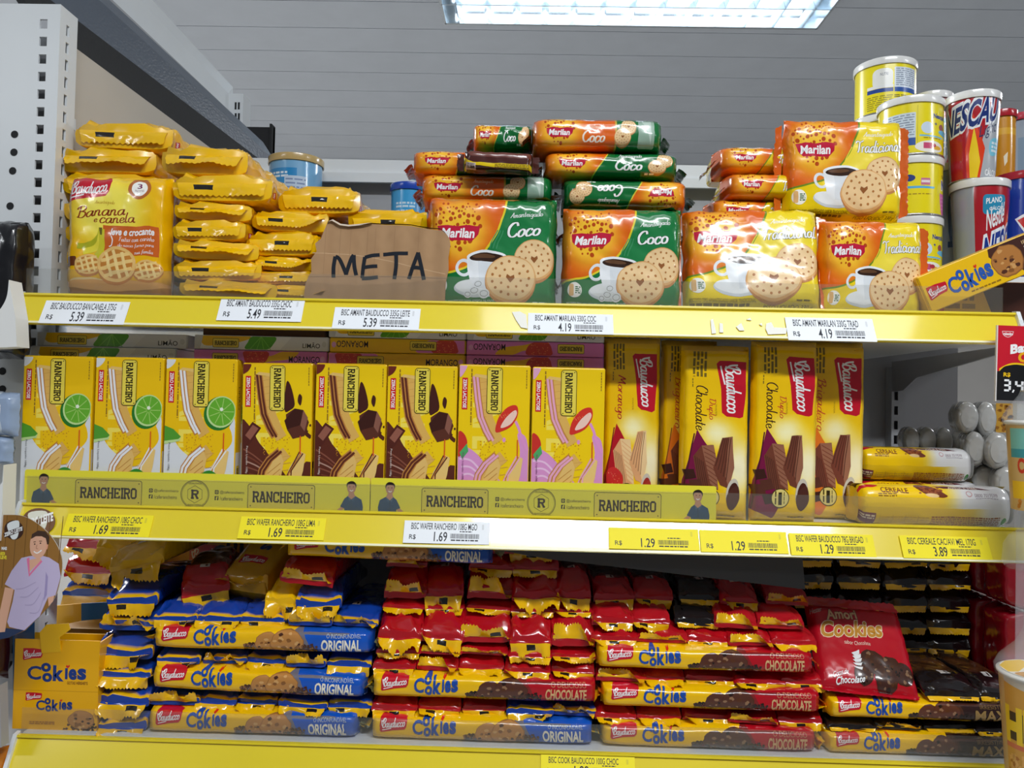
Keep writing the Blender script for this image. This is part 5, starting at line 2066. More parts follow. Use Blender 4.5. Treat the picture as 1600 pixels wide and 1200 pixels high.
# cardboard sign
def cardboard():
    a, b = at(483, 463, .010), at(702, 463, .010)
    t = thing('cardboard_sign', 'torn brown cardboard sign with META written in black marker standing on the top shelf', 'sign', ((a.x + b.x) / 2, .010, Z1), (math.radians(-3), 0, 0))
    ppm = 1 / sc(.010)

    def q(zx, zy):      # zoom pixels of the sign to local metres
        px, py = 400 + zx / 4, 180 + zy / 4
        p = at(px, py, .010)
        return p.x - (a.x + b.x) / 2, p.z - Z1
    out = [(310, 1180), (318, 1060), (350, 985), (346, 900), (378, 850), (366, 800), (400, 770), (416, 720), (440, 655), (470, 640), (520, 668), (575, 676), (640, 668), (720, 664), (800, 668),
           (880, 672), (960, 676), (1020, 690), (1090, 700), (1150, 706), (1180, 730), (1200, 760), (1206, 800), (1196, 880), (1200, 960), (1184, 1040), (1182, 1180)]
    pts = [q(*p) for p in out]
    mb = MB()
    n = len(pts)
    th = .004
    front = Art(300, 630, 1220, 1190)
    x0, zt = q(300, 630)
    x1, zb = q(1220, 1190)

    def P(i, j, N=40, M=8):
        u, v = i / N, j / M
        return Vector((x0 + (x1 - x0) * u, .0006 * math.sin(u * 38) + .003 * math.sin(u * 5), zb + (zt - zb) * v))
    sh = Sheet([[P(i, j) for i in range(41)] for j in range(9)])
    base = (176, 140, 104)

    def tone(x, y):
        return mixc(base, (150, 116, 84), .35 * (.5 + .5 * math.sin(x * .045)) + .3 * nz(x * .02, y * .015))
    front.poly(out, tone)
    front.line([(352, 862), (600, 868), (800, 900), (1000, 950), (1180, 990)], 5, (196, 162, 126))
    front.line([(330, 1020), (760, 1008), (1190, 1020)], 5, (142, 110, 82))
    for x in (430, 520, 585, 690, 740, 860, 1010):
        front.line([(x, 690), (x - 6, 1000)], 3, (158, 124, 92))
    ink = (36, 40, 48)
    for st in ([(486, 1020), (484, 950), (492, 880)], [(492, 880), (520, 900), (560, 985), (566, 1000)], [(562, 1000), (590, 900), (606, 868)], [(606, 868), (612, 940), (626, 1002)],
               [(676, 880), (668, 950), (664, 1020)], [(676, 884), (720, 872), (768, 866)], [(668, 950), (710, 944), (756, 940)], [(662, 1022), (710, 1020), (762, 1012)],
               [(790, 864), (870, 858), (945, 856)], [(872, 862), (874, 940), (866, 1026)], [(1010, 852), (980, 940), (956, 1024)], [(1008, 852), (1030, 940), (1050, 1030)], [(972, 952), (1000, 950), (1036, 956)]):
        front.line(st, 24, ink)
    sh.art(mb, front, base=0)
    bk = Art(300, 630, 1220, 1190)
    bk.poly(out, base)
    sh.art(mb, bk, base=-th)
    me = mb.mesh('cardboard_face', M_BOARD)
    part('face', me, t)
    mb = MB()
    k = len(pts)

    def wob(x):
        u = (x - x0) / (x1 - x0)
        return .0006 * math.sin(u * 38) + .003 * math.sin(u * 5)
    vs = [Vector((x, wob(x), z)) for x, z in pts] + [Vector((x, wob(x) + th, z)) for x, z in pts]
    mb.add(vs, [(i, (i + 1) % k, (i + 1) % k + k, i + k) for i in range(k)], (150, 118, 88))
    part('cut_edge', mb.mesh('cardboard_edge', M_BOARD), t)
    # torn lighter lip of the upper edge
    mb = MB()
    lip = [(440, 655), (470, 640), (520, 668), (575, 676), (640, 668), (720, 664)]
    up = [q(x, y) for x, y in lip]
    dn = [q(x, y + (14 if 0 < i < 5 else 2)) for i, (x, y) in enumerate(lip)]
    vs = [Vector((x, wob(x) - .001, z)) for x, z in up] + [Vector((x, wob(x) - .0035, z)) for x, z in dn]
    m = len(lip)
    mb.add(vs, [(i, i + 1, i + 1 + m, i + m) for i in range(m - 1)], (206, 190, 170))
    part('torn_lip', mb.mesh('torn_lip', M_BOARD), t, 'pale torn paper lip')


cardboard()

# green and orange packs
GREENB, YELB = (10, 108, 50), (232, 200, 10)
ORS = (196, 84, 18)
stand_pack('biscuit_pack', 'green and orange coconut biscuit pack standing right beside the cardboard sign', 'biscuit pack', (668, 872, 311, 474), .018, .040, A_COCO, GREENB, 5, zbase=Z1,
           group='upright biscuit packs', sealcol=(196, 130, 40))
stand_pack('biscuit_pack', 'green and orange coconut biscuit pack standing upright, second from the cardboard sign', 'biscuit pack', (876, 1066, 327, 478), .018, .040, A_COCO, GREENB, 9, zbase=Z1,
           group='upright biscuit packs', sealcol=GREENB)
SIDE = {('Coco', 0): art_heart_side(GREENB, 'Coco', (220, 210, 60), 0), ('Coco', 1): art_heart_side(GREENB, 'Coco', (200, 170, 60), 1),
        ('Cocof', 0): art_heart_side(GREENB, 'Coco', (220, 210, 60), 0, True), ('Tradicional', 0): art_heart_side(YELB, 'Tradicional', (110, 140, 30), 0)}


def lying_pack(label, box, Y, key, seed, turn=0, roll=0, D=.10, back=GREENB, sealc=ORS, group='cream biscuit packs lying in piles'):
    """pack on its side: the long narrow face to the front"""
    x0, x1, y0, y1 = box
    a, b = at(x0, (y0 + y1) / 2, Y + .015), at(x1, (y0 + y1) / 2, Y + .015)
    z1, z0 = at((x0 + x1) / 2, y0, Y).z, at((x0 + x1) / 2, y1, Y).z
    W, H = b.x - a.x, z1 - z0
    t = thing('biscuit_pack_on_side', label, 'biscuit pack', ((a.x + b.x) / 2, Y + D / 2, z0), (0, math.radians(roll), math.radians(turn)), group=group)
    part('wrapper', pillow('lying_wrapper', W, H, D, SIDE[key], back, seed, nu=36, nv=10, pa=14, pb=5, amp=.36), t)
    for s in (-1, 1):
        o = part('end_seal', seal('lying_seal', D * .7, .012, 'half', seed + s, sealc if s < 0 else back, False, curl=.8), t, None)
        o.location = (s * W * .493, 0, H * .5)
        o.rotation_euler = (0, 0, s * PI / 2)
    return t


for lab, box, Y, key, seed, turn, roll in (
        ('coconut pack with clear window lying behind the upright pack beside the cardboard sign', (655, 868, 268, 316), .062, ('Coco', 1), 21, 0, 0),
        ('coconut pack on its side under the small dark cookie pack', (642, 838, 231, 273), .066, ('Coco', 0), 22, 0, 0),
        ('short looking coconut pack topmost over the small dark cookie pack', (738, 833, 189, 233), .085, ('Coco', 0), 23, 0, 0),
        ('coconut pack lying upside down on the second upright coconut pack', (876, 1075, 276, 326), .050, ('Cocof', 0), 24, 0, 0),
        ('coconut pack on its side between the upside down pack and the topmost pack', (846, 1062, 233, 278), .058, ('Coco', 0), 25, 0, 0),
        ('coconut pack with clear window lying topmost of all the green packs', (828, 1038, 179, 234), .052, ('Coco', 1), 26, 0, 0)):
    lying_pack(lab, box, Y, key, seed, turn, roll)
# hidden lower packs that carry the piles
for x0, x1, y0, y1, w in ((662, 866, 316, 394, 'lower coconut pack hidden behind the upright pack beside the cardboard sign'), (662, 866, 394, 468, 'lowest coconut pack hidden behind the upright pack beside the cardboard sign'),
                          (880, 1066, 326, 398, 'lower coconut pack in the pile behind the second upright coconut pack'), (880, 1066, 398, 470, 'lowest coconut pack in the pile behind the second upright coconut pack')):
    lying_pack(w, (x0, x1, y0, y1), .062, ('Coco', 0), int(x0 + y0), group='coconut packs hidden low in the piles')

# small dark cookie pack on top
a_dark = Art(0, 0, 390, 110)
a_dark.rect(0, 0, 390, 110, (74, 34, 30))
a_dark.poly([(0, 34), (30, 60), (60, 66), (390, 70), (390, 96), (200, 92), (70, 80), (40, 110), (0, 110)], (226, 196, 20))
a_dark.poly([(0, 70), (70, 84), (390, 100), (390, 110), (0, 110)], (52, 24, 22))
a_dark.rect(16, 70, 72, 100, (206, 190, 186))
barcode(a_dark, 22, 72, 68, 98, (60, 40, 40), 3)
a_dark.fine(180, 72, 370, 92, 3, (120, 96, 20), 5)
a_dark.poly([(20, 10), (380, 16), (380, 40), (40, 36)], (110, 60, 52))
p0, p1 = at(724, 254, .05), at(832, 254, .05)
t = thing('cookie_pack', 'small dark brown cookie pack with yellow stripe lying among the green packs', 'cookie pack', ((p0.x + p1.x) / 2, .05, at(778, 272, .05).z), (0, math.radians(1.5), 0))
part('wrapper', pillow('dark_pack_wrapper', p1.x - p0.x, at(778, 239, .05).z - at(778, 272, .05).z, .022, a_dark, (70, 32, 28), 4, nu=20, nv=8, pa=14, pb=6, amp=.5), t)
for s in (-1, 1):
    o = part('end_seal', seal('dark_pack_seal', .019, .008, 'out', 60 + s, (80, 40, 34), False, curl=.5), t)
    o.location = (s * (p1.x - p0.x) * .495, 0, .011)
    o.rotation_euler = side_rot(s)

# yellow and orange packs
for lab, box, Y, seed, tilt, seals, T in (
        ('yellow traditional biscuit pack with bright glare standing beside the coconut packs', (1068, 1284, 324, 478), .014, 31, -13, 'side', .040),
        ('yellow traditional biscuit pack standing at the front edge beside the slanting cookie carton', (1278, 1438, 346, 484), .022, 33, 0, 'side', .036),
        ('yellow traditional biscuit pack raised above the other two upright traditional packs', (1222, 1408, 189, 346), .066, 35, 0, 'side', .036)):
    stand_pack('biscuit_pack', lab, 'biscuit pack', box, Y, T, A_TRAD, YELB, seed, zbase=None if 'raised' in lab else Z1, tilt=tilt, turn=-6 if tilt else 0, group='upright biscuit packs', seals=seals, sealcol=(206, 96, 30))
for lab, box, Y, seed in (
        ('traditional pack on its side, topmost of the orange ended pile beside the raised pack', (1118, 1300, 225, 268), .085, 41),
        ('traditional pack on its side, middle of the orange ended pile beside the raised pack', (1132, 1300, 267, 310), .075, 42),
        ('traditional pack on its side just showing over the glaring upright pack', (1106, 1290, 308, 352), .086, 43)):
    lying_pack(lab, box, Y, ('Tradicional', 0), seed, back=YELB, sealc=(150, 60, 36), D=.10 if 'raised' not in lab else .09)
for x0, x1, y0, y1, w, Y, D in ((1100, 1290, 352, 412, 'lower traditional pack hidden behind the glaring upright pack', .086, .1), (1100, 1290, 412, 472, 'lowest traditional pack hidden behind the glaring upright pack', .086, .1),
                          (1300, 1420, 348, 412, 'traditional pack hidden under the raised pack', .066, .07), (1300, 1420, 412, 476, 'lowest traditional pack hidden under the raised pack', .066, .07)):
    lying_pack(w, (x0, x1, y0, y1), Y, ('Tradicional', 0), int(x0 + y0), back=YELB, D=D, group='traditional packs hidden low in the piles')

# slanting cookie carton at the end of the top shelf
a_sl = Art(0, 0, 420, 126)
a_sl.rect(0, 0, 420, 126, (236, 186, 10))
a_sl.poly([(262, 0), (420, 0), (420, 126), (330, 126), (300, 90), (250, 50)], (66, 34, 28))
a_sl.poly([(238, 0), (290, 0), (280, 40), (250, 56), (232, 26)], (70, 36, 26))
chip_cookie(a_sl, 284, 62, 52, 56, 4, (176, 116, 56), (80, 40, 24))
bauducco(a_sl, 8, 42, 76, 90)
cookies_logo(a_sl, 78, 26, 228, 108, (40, 86, 170))
a_sl.text('IRRESISTÍVEL', 346, 12, 464, 28, (214, 180, 130))
a_sl.text('MAXI', 350, 38, 474, 82, (240, 240, 236), bold=.04)
a_sl.fine(140, 110, 240, 118, 1, (150, 110, 20), 4)
a_sl.clip(0, 0, 420, 126)
p0, p1 = at(1456, 489, .014), at(1650, 410, .014)
L = math.hypot(p1.x - p0.x, p1.z - p0.z)
t = thing('cookie_carton', 'yellow and brown cookie carton leaning at a slant at the end of the top shelf', 'carton', (p0.x, .014, p0.z), (0, -math.atan2(p1.z - p0.z, p1.x - p0.x), 0))
Hc = .040
mb = MB()
mb.rbox(0, L, 0, .034, 0, Hc, .0015, (236, 186, 10))
flat(0, (.001, 0, .001), (L - .002, 0, 0), (0, 0, Hc - .002)).art(mb, a_sl)
part('carton_body', mb.mesh('slanting_carton', M_CARD), t)
mb = MB()
mb.box(-.0012, 0, .002, .032, .002, Hc - .002, (216, 166, 8))
part('end_flap', mb.mesh('slanting_flap', M_CARD), t)
# flat carton lying under the slanting one
p0, p1 = at(1446, 470, .052), at(1640, 470, .052)
a_fl = Art(0, 0, 300, 60)
a_fl.rect(0, 0, 300, 60, (226, 172, 14))
a_fl.poly([(130, 0), (300, 0), (300, 60), (170, 60)], (74, 40, 30))
a_fl.fine(20, 20, 120, 44, 2, (150, 110, 20), 4)
t = thing('cookie_carton', 'yellow and brown cookie carton lying flat below the slanting one', 'carton', ((p0.x + p1.x) / 2, .052, Z1))
part('carton_body', carton(p1.x - p0.x, at(1540, 440, .052).z - Z1, .045, a_fl, None, (226, 172, 14), 'flat_carton'), t)
mb = MB()
mb.box(-(p1.x - p0.x) / 2 - .001, -(p1.x - p0.x) / 2, .002, .042, .001, at(1540, 440, .052).z - Z1 - .001, (200, 150, 10))
part('end_flap', mb.mesh('flat_carton_flap', M_CARD), t)
p = at(1430, 444, .05)
t = stand_pack('biscuit_pack', 'small red and orange biscuit pack peeping out above the slanting carton end', 'biscuit pack', (1428, 1474, 428, 486), .05, .02, None, (206, 60, 40), 51, zbase=Z1, nu=10, nv=8)

# ------------------------------------------------------------------ tins at the back
TIN_ART = {k: tin_art(k) for k in ('choco_back', 'choco_mix', 'choco_name', 'light', 'red', 'silver', 'amber', 'rim_red', 'orange', 'blue', 'blue_lid')}
q0, q1 = at(1335, 432, .24), at(1480, 431, .24)
PZ = q1.z
mb = MB()
mb.rbox(q0.x, at(1660, 440, .24).x, .235, .40, Z1, PZ, .0015, (232, 232, 230))
o = part('white_carton', mb.mesh('white_carton', M_CARD))
tag(o, 'low white carton that the tins stand on at the back of the top shelf', 'carton')


def put_tin(name, label, x0, x1, pyt, pyb, Y, kind, base, zb=None, group='tins at the back of the top shelf', **kw):
    """pixel sides, top and base of a tin whose front is nearest at Y - r"""
    s = sc(Y)
    a, b = at(x0, (pyt + pyb) / 2, Y), at(x1, (pyt + pyb) / 2, Y)
    r = (b.x - a.x) / 2
    zt = at((x0 + x1) / 2, pyt, Y).z
    z0 = at((x0 + x1) / 2, pyb, Y).z if zb is None else zb
    return tin(name, label, ((a.x + b.x) / 2, Y, z0), r, zt - z0, kind, base, group=group, **kw)


YT = .283
CY = (240, 222, 14)
h3 = (at(1420, 165, YT).z - PZ) / 3
for k, (kind, lab) in enumerate((('choco_mix', 'yellow chocolate powder tin, lowest of the three beside the silver tins'), ('choco_name', 'yellow chocolate powder tin, middle of the three beside the silver tins'),
                                 ('choco_mix', 'yellow chocolate powder tin, topmost of the three beside the silver tins'))):
    a, b = at(1374 + (2 - k) * 2, 300, YT), at(1468, 300, YT)
    tin('chocolate_tin', lab, ((a.x + b.x) / 2, YT, PZ + k * h3), (b.x - a.x) / 2, h3, kind, CY, group='yellow chocolate powder tins', cat='tin')
YN = .353
hN = (at(1382, 106, YN).z - PZ) / 4
for k, lab in enumerate(('lowest yellow chocolate powder tin of the back pile behind the raised biscuit pack', 'yellow chocolate powder tin second in the back pile behind the raised biscuit pack',
                         'yellow chocolate powder tin under the highest tin', 'highest yellow chocolate powder tin of all, its printed back turned to the front')):
    a, b = at(1338 - (3 - k) * 2, 150, YN), at(1427 - (3 - k) * 2, 150, YN)
    tin('chocolate_tin', lab, ((a.x + b.x) / 2, YN, PZ + k * hN), (b.x - a.x) / 2, hN, 'choco_back' if k == 3 else 'choco_mix', CY, group='yellow chocolate powder tins', cat='tin')
WAIST = [(1, 0), (.97, .12), (.90, .3), (.95, .6), (1.0, .85), (1.0, 1)]
zL = at(1520, 286, .285).z
put_tin('chocolate_tin', 'red waisted chocolate powder tin standing under the silver and red light one', 1489, 1571, 288, 440, .275, 'red', (160, 162, 168), zb=PZ, prof=[(.86, 0), (.88, .2), (.92, .5), (1, .9), (1, 1)])
put_tin('chocolate_tin', 'silver and red light chocolate powder tin on top of the red waisted tin', 1481, 1557, 153, 283, .278, 'light', (172, 176, 182), zb=at(1520, 289, .275).z + .0005, prof=[(.84, 0), (.88, .25), (.94, .6), (1, .92), (1, 1)])
put_tin('chocolate_tin', 'silver tin with blue print between the yellow tins and the red waisted tin', 1466, 1510, 259, 430, .33, 'silver', (150, 156, 166), zb=PZ, prof=[(.9, 0), (.9, .5), (1, .92), (1, 1)])
put_tin('chocolate_tin', 'red and silver tin rising behind the highest yellow tins', 1427, 1483, 151, 440, .365, 'red', (150, 40, 50), zb=PZ, prof=[(.9, 0), (.9, .3), (1, .95), (1, 1)])
put_tin('cereal_tin', 'amber fibre tin with red lid behind the light chocolate tin', 1545, 1584, 176, 430, .345, 'amber', (206, 140, 16), zb=PZ, lid=(180, 24, 40), prof=[(.95, 0), (.95, .5), (1, .9), (1, 1)])
put_tin('oat_tin', 'pale grey tin with pink red lid at the far end behind the amber tin', 1574, 1624, 182, 430, .37, 'rim_red', (150, 164, 178), zb=PZ, lid=(190, 60, 76))
put_tin('chocolate_tin', 'blue tin with orange print and red lid at the end of the top shelf', 1556, 1650, 277, 440, .30, 'orange', (22, 60, 160), zb=PZ, lid=(176, 30, 44))
for lab, x0, x1, yt, kind, base, lid, Y in (('pale blue tin with gold rim standing behind the yellow packs', 422, 503, 250, 'blue', (130, 184, 224), (196, 168, 110), .36),
                                            ('blue tin with dark blue lid and yellow badge behind the cardboard sign', 611, 668, 291, 'blue_lid', (60, 160, 220), (24, 70, 180), .33)):
    zt = at((x0 + x1) / 2, yt, Y).z
    n = 2
    hh_ = (zt - Z1) / n
    a, b = at(x0, yt + 30, Y), at(x1, yt + 30, Y)
    for k in range(n):
        tin('milk_tin', lab if k == n - 1 else lab.replace('standing', 'hidden, standing').replace('blue tin with dark', 'lower blue tin with dark').replace('pale blue tin', 'lower pale blue tin'),
            ((a.x + b.x) / 2, Y, Z1 + k * hh_), (b.x - a.x) / 2, hh_, kind, base, lid=lid, group='blue milk powder tins')
# ------------------------------------------------------------------ middle shelf
Z2 = ZS[1]
BT = .0155
KIND = {'limao': ('lime', (238, 196, 8)), 'choc': ('chocolate', (90, 40, 26)), 'mor': ('strawberry', (240, 200, 10))}
A_BOX = {k: art_slab_box(k) for k in KIND}
BOXES = [('limao', 33, 142, 557), ('limao', 146, 253, 559), ('limao', 256, 368, 561), ('choc', 379, 489, 568), ('choc', 491, 602, 569), ('choc', 603, 713, 572), ('mor', 715, 827, 571), ('mor', 830, 944, 575)]
Y0 = .010
BH = at(490, 568, Y0).z - Z2
BW = .0715
ME_BOX = {}
for k in KIND:
    sd = Art(0, 0, 100, 900)
    sd.rect(0, 0, 100, 900, (232, 190, 8) if k != 'choc' else (226, 180, 8))
    if k == 'limao':
        sd.rect(0, 560, 100, 900, (220, 222, 226))
    elif k == 'choc':
        sd.rect(0, 600, 100, 900, (84, 36, 24))
    else:
        sd.rect(0, 640, 100, 900, (226, 150, 206))
    sd.text({'limao': 'LIMÃO', 'choc': 'CHOCOLATE', 'mor': 'MORANGO'}[k], 30, 160, 66, 300, (60, 50, 30), rot=90)
    sd.rrect(20, 640, 80, 860, 10, (226, 200, 60))
    sd.slab('RANCHEIRO', 36, 656, 66, 846, (50, 42, 14), rot=90)
    ME_BOX[k] = carton(BW, BH, BT, A_BOX[k], sd, KIND[k][1] if k != 'choc' else (226, 180, 8), 'wafer_carton_body')
    mb = MB()
    mb.box(-BW / 2 + .001, BW / 2 - .001, .001, BT - .001, BH, BH + .0006, (236, 194, 10))
    KIND[k] += (mb.mesh('wafer_carton_flap', M_CARD),)
seq = {'limao': ['nearest the white upright', 'in the middle of the three lime ones', 'next to the chocolate cartons'], 'choc': ['next to the lime cartons', 'in the middle of the three chocolate ones', 'next to the strawberry cartons'],
       'mor': ['next to the chocolate cartons', 'next to the film wafer packs']}
cnt = {'limao': 0, 'choc': 0, 'mor': 0}
rr = random.Random(5)
for k, x0, x1, yt in BOXES:
    a, b = at(x0, 680, Y0), at(x1, 680, Y0)
    hz = (at((x0 + x1) / 2, yt, Y0).z - Z2) / BH
    for row in range(3):
        lab = f'{KIND[k][0]} wafer carton standing in the front row, {seq[k][cnt[k]]}' if row == 0 else f'{KIND[k][0]} wafer carton standing close behind one of the front row'
        jx = 0 if row == 0 else (.0035 * row if (k, cnt[k]) == ('limao', 2) else rr.uniform(-.002, .002))
        t = thing('wafer_carton', lab, 'wafer carton', ((a.x + b.x) / 2 + jx, Y0 + row * (BT + .0016), Z2), (0, math.radians(-.8 if row == 0 and k == 'choc' and cnt[k] == 0 else 0), 0),
                  ((b.x - a.x) / BW, 1, hz if row == 0 else BH / BH * .985), 'front row of wafer cartons' if row == 0 else 'wafer cartons behind the front row')
        part('carton_body', ME_BOX[k], t)
        part('top_flap', KIND[k][2], t)
    cnt[k] += 1

# cartons lying on top of the rows behind
SIDES = {('limao', 0): art_slab_side('limao'), ('mor', 0): art_slab_side('mor'), ('mor', 1): art_slab_side('mor', True), ('mor_y', 1): art_slab_side('mor_y', True), ('mor_y', 0): art_slab_side('mor_y'), ('choc', 0): None}
NAMES = {'limao': 'lime', 'mor': 'strawberry', 'mor_y': 'strawberry'}
zt_rows = Z2 + BH * .985 + .0006
LY = .034
LH = .0158


def lying_carton(label, x0, x1, layer, key, dy=0, group='wafer cartons lying on top'):
    Y = LY + dy
    a, b = at(x0, 545, Y), at(x1, 545, Y)
    W = b.x - a.x
    t = thing('wafer_carton', label, 'wafer carton', ((a.x + b.x) / 2, Y, zt_rows + layer * LH), group=group)
    col = (226, 226, 228) if key[0] == 'limao' else ((226, 130, 206) if key[0] == 'mor' else ((240, 196, 16) if key[0] == 'mor_y' else (80, 36, 26)))
    part('carton_body', carton(W, LH - .0004, .071, SIDES[key], None, col, 'lying_carton_body'), t)
    mb = MB()
    mb.box(W / 2, W / 2 + .0006, .001, .07, .001, LH - .0014, mixc(col, (0, 0, 0), .1))
    part('end_flap', mb.mesh('lying_carton_flap', M_CARD), t)


for args in (('lime carton lying lowest over the lime cartons at the white upright', 48, 275, 0, ('limao', 0)),
             ('lime carton lying just under the top rail at the white upright', 57, 292, 1, ('limao', 0), .006),
             ('strawberry carton lying lowest over the first chocolate carton', 303, 511, 0, ('mor', 0)),
             ('lime carton lying on a strawberry carton over the first chocolate carton', 303, 513, 1, ('limao', 0)),
             ('dark carton lying highest over the first chocolate carton', 316, 508, 2, ('choc', 0), .012),
             ('strawberry carton with yellow print lying lowest over the last two chocolate cartons', 513, 727, 0, ('mor_y', 0)),
             ('upside down strawberry carton lying in the middle over the last two chocolate cartons', 515, 727, 1, ('mor_y', 1)),
             ('lime carton lying highest over the last two chocolate cartons', 513, 727, 2, ('limao', 0)),
             ('upside down pink strawberry carton lying lowest over the strawberry cartons', 729, 943, 0, ('mor', 1)),
             ('upside down pink strawberry carton lying second over the strawberry cartons', 729, 943, 1, ('mor', 1)),
             ('lime carton lying highest over the strawberry cartons', 729, 943, 2, ('limao', 0))):
    lying_carton(*args)

# film wafer packs standing upright
A_WAF = {k: art_wafer_pack(k) for k in ('duplo', 'morango', 'brig')}
WY = (242, 192, 4)
for lab, box, Y, kind, seed in (('yellow strawberry wafer pack standing next to the strawberry cartons', (941, 1031, 529, 800), .034, 'morango', 61),
                                ('yellow wafer pack standing mostly hidden between the strawberry and the chocolate wafer packs', (1030, 1120, 533, 800), .05, 'brig', 62),
                                ('double chocolate wafer pack standing in front with a folded shiny top', (1061, 1170, 541, 815), .016, 'duplo', 63),
                                ('double chocolate wafer pack standing tallest, second of the two', (1171, 1276, 534, 818), .018, 'duplo', 64),
                                ('brigadeiro wafer pack standing at the end of the wafers beside the empty space', (1246, 1349, 535, 818), .046, 'brig', 65)):
    t = stand_pack('wafer_pack', lab, 'wafer pack', box, Y, .024, A_WAF[kind], WY, seed, zbase=Z2, group='upright film wafer packs', seals=None, nu=18, nv=30, pa=12, pb=18, amp=.5)
    W = at(box[1], 600, Y).x - at(box[0], 600, Y).x
    o = part('end_seal', seal('wafer_seal', W * .96, .009, 'half', seed, (236, 186, 10), False, curl=.35), t)
    o.location = (0, -.003, at(900, box[2], Y).z - Z2 - .0005)

# card strips
AS = art_strip()
for lab, x0, x1, ym in (('yellow printed card strip in front of the lime and chocolate cartons', 38, 578, 768), ('yellow printed card strip in front of the strawberry cartons and first wafer packs', 579, 1119, 780)):
    a, b = at(x0, ym, .0055), at(x1, ym, .0055)
    W = b.x - a.x
    t = thing('printed_card_strip', lab, 'card strip', ((a.x + b.x) / 2, .0055, Z2), group='printed card strips')
    Hs = .0375
    mb = MB()
    mb.box(-W / 2, W / 2, .0004, .0012, 0, Hs - .0008, (230, 218, 60))
    flat(0, (-W / 2, 0, 0), (W, 0, 0), (0, 0, Hs)).art(mb, AS)
    part('printed_face', mb.mesh('strip_face', M_PRINT), t)

# round rolls and flat rolls at the empty end
ATOP, ASIDE = art_cereal(), art_cereal_side()


def roll_pack(label, x0, x1, Y, z0, D, H, art=True):
    a, b = at(x0, 780, Y), at(x1, 780, Y)
    W = b.x - a.x
    t = thing('cereal_biscuit_roll', label, 'biscuit roll', ((a.x + b.x) / 2, Y, z0), group='yellow and white cereal biscuit rolls')
    nu, nv = 30, 20
    P = []
    for j in range(nv + 1):
        q = j / nv
        an = -PI * .62 + q * PI * 1.10            # under the front round to the top
        row = []
        for i in range(nu + 1):
            u = i / nu
            e = (1 - abs(2 * u - 1) ** 22) ** .5
            c, d = -math.cos(an), math.sin(an)
            y = D / 2 + D / 2 * math.copysign(abs(c) ** .7, c) * (.2 + .8 * e)
            z = H / 2 + H / 2 * math.copysign(abs(d) ** .7, d) * (.2 + .8 * e)
            k = .0008 * nz(u * 14, q * 6 + x0)
            row.append(Vector((W * (u - .5), y + k, z + k)))
        P.append(row)
    mb = MB()
    sh = Sheet(P)
    sh.body(mb, lambda u, v: mixc((236, 194, 12), (226, 226, 228), sstep(.62, .82, u)))
    sh.art(mb, ATOP, v0=.56, v1=1.0)
    sh.art(mb, ASIDE, v0=.22, v1=.56)
    bk = [[Vector((P[nv][i].x, y, z)) for i in range(nu + 1)] for y, z in ((P[nv][nu // 2].y, P[nv][nu // 2].z), (D, H * .6), (D, H * .2), (P[0][nu // 2].y, P[0][nu // 2].z))]
    Sheet(bk).body(mb, (226, 206, 120))
    part('wrapper', mb.mesh('roll_wrapper', M_FILM), t)
    for s in (-1, 1):
        mb = MB()
        n = 22
        ring = [(math.cos(2 * PI * k / n), math.sin(2 * PI * k / n)) for k in range(n)]
        v = [Vector((s * W * .4985, D / 2 + D / 2 * .86 * math.copysign(abs(c) ** .7, c), H / 2 + H / 2 * .86 * math.copysign(abs(d) ** .7, d))) for c, d in ring]
        v.append(Vector((s * W * .507, D / 2, H / 2)))
        mb.add(v, [(k, (k + 1) % n, n) if s > 0 else ((k + 1) % n, k, n) for k in range(n)], (206, 206, 204) if s > 0 else (226, 186, 40))
        part('end_fold', mb.mesh('roll_end', M_CRUMPLE), t)


HR = at(1466, 758, .03).z - Z2
roll_pack('cereal biscuit roll lying at the front of the empty end of the middle shelf', 1343, 1588, .011, Z2, .046, HR)
roll_pack('hidden cereal biscuit roll lying behind the front one', 1345, 1540, .085, Z2, .046, HR * .95)
roll_pack('cereal biscuit roll lying behind, raised on another roll', 1345, 1524, .085, Z2 + HR * .95, .046, HR * .9)
ROLL = MB()
n, m = 28, 12
prof = [(.0, 0), (.60, .0), (.84, .0012), (.96, .005), (1, .012), (1, .046), (.96, .052), (.6, .055), (0, .055)]
vs, ns = [], []
for j, (r, y) in enumerate(prof):
    a_, b_ = prof[max(j - 1, 0)], prof[min(j + 1, len(prof) - 1)]
    dr, dy = (b_[0] - a_[0]) * .02, b_[1] - a_[1]
    l = math.hypot(dr, dy) or 1
    for i in range(n):
        t_ = 2 * PI * i / n
        w = 1 + .035 * nz(math.cos(t_) * 2.2, math.sin(t_) * 2.2, y * 20) if r > 0 else 1
        vs.append(Vector((.02 * r * w * math.cos(t_), y + .0012 * nz(3 * r * math.cos(t_), 3 * r * math.sin(t_)), .02 * r * w * math.sin(t_))))
        ns.append(Vector((math.cos(t_) * dy / l, -dr / l, math.sin(t_) * dy / l)))
ROLL.add(vs, [(j * n + i, (j + 1) * n + i, (j + 1) * n + (i + 1) % n, j * n + (i + 1) % n) for j in range(len(prof) - 1) for i in range(n)], (176, 176, 174), 0, ns)
ME_ROLL = ROLL.mesh('grey_roll_wrapper', M_CRUMPLE)
FOLD = MB()
FOLD.add([Vector((.013 * math.cos(2 * PI * k / 14), -.0004, .013 * math.sin(2 * PI * k / 14))) for k in range(14)] + [Vector((0, -.0012, 0))], [(k, (k + 1) % 14, 14) for k in range(14)], (182, 182, 180))
ME_FOLD = FOLD.mesh('grey_roll_fold', M_CRUMPLE)
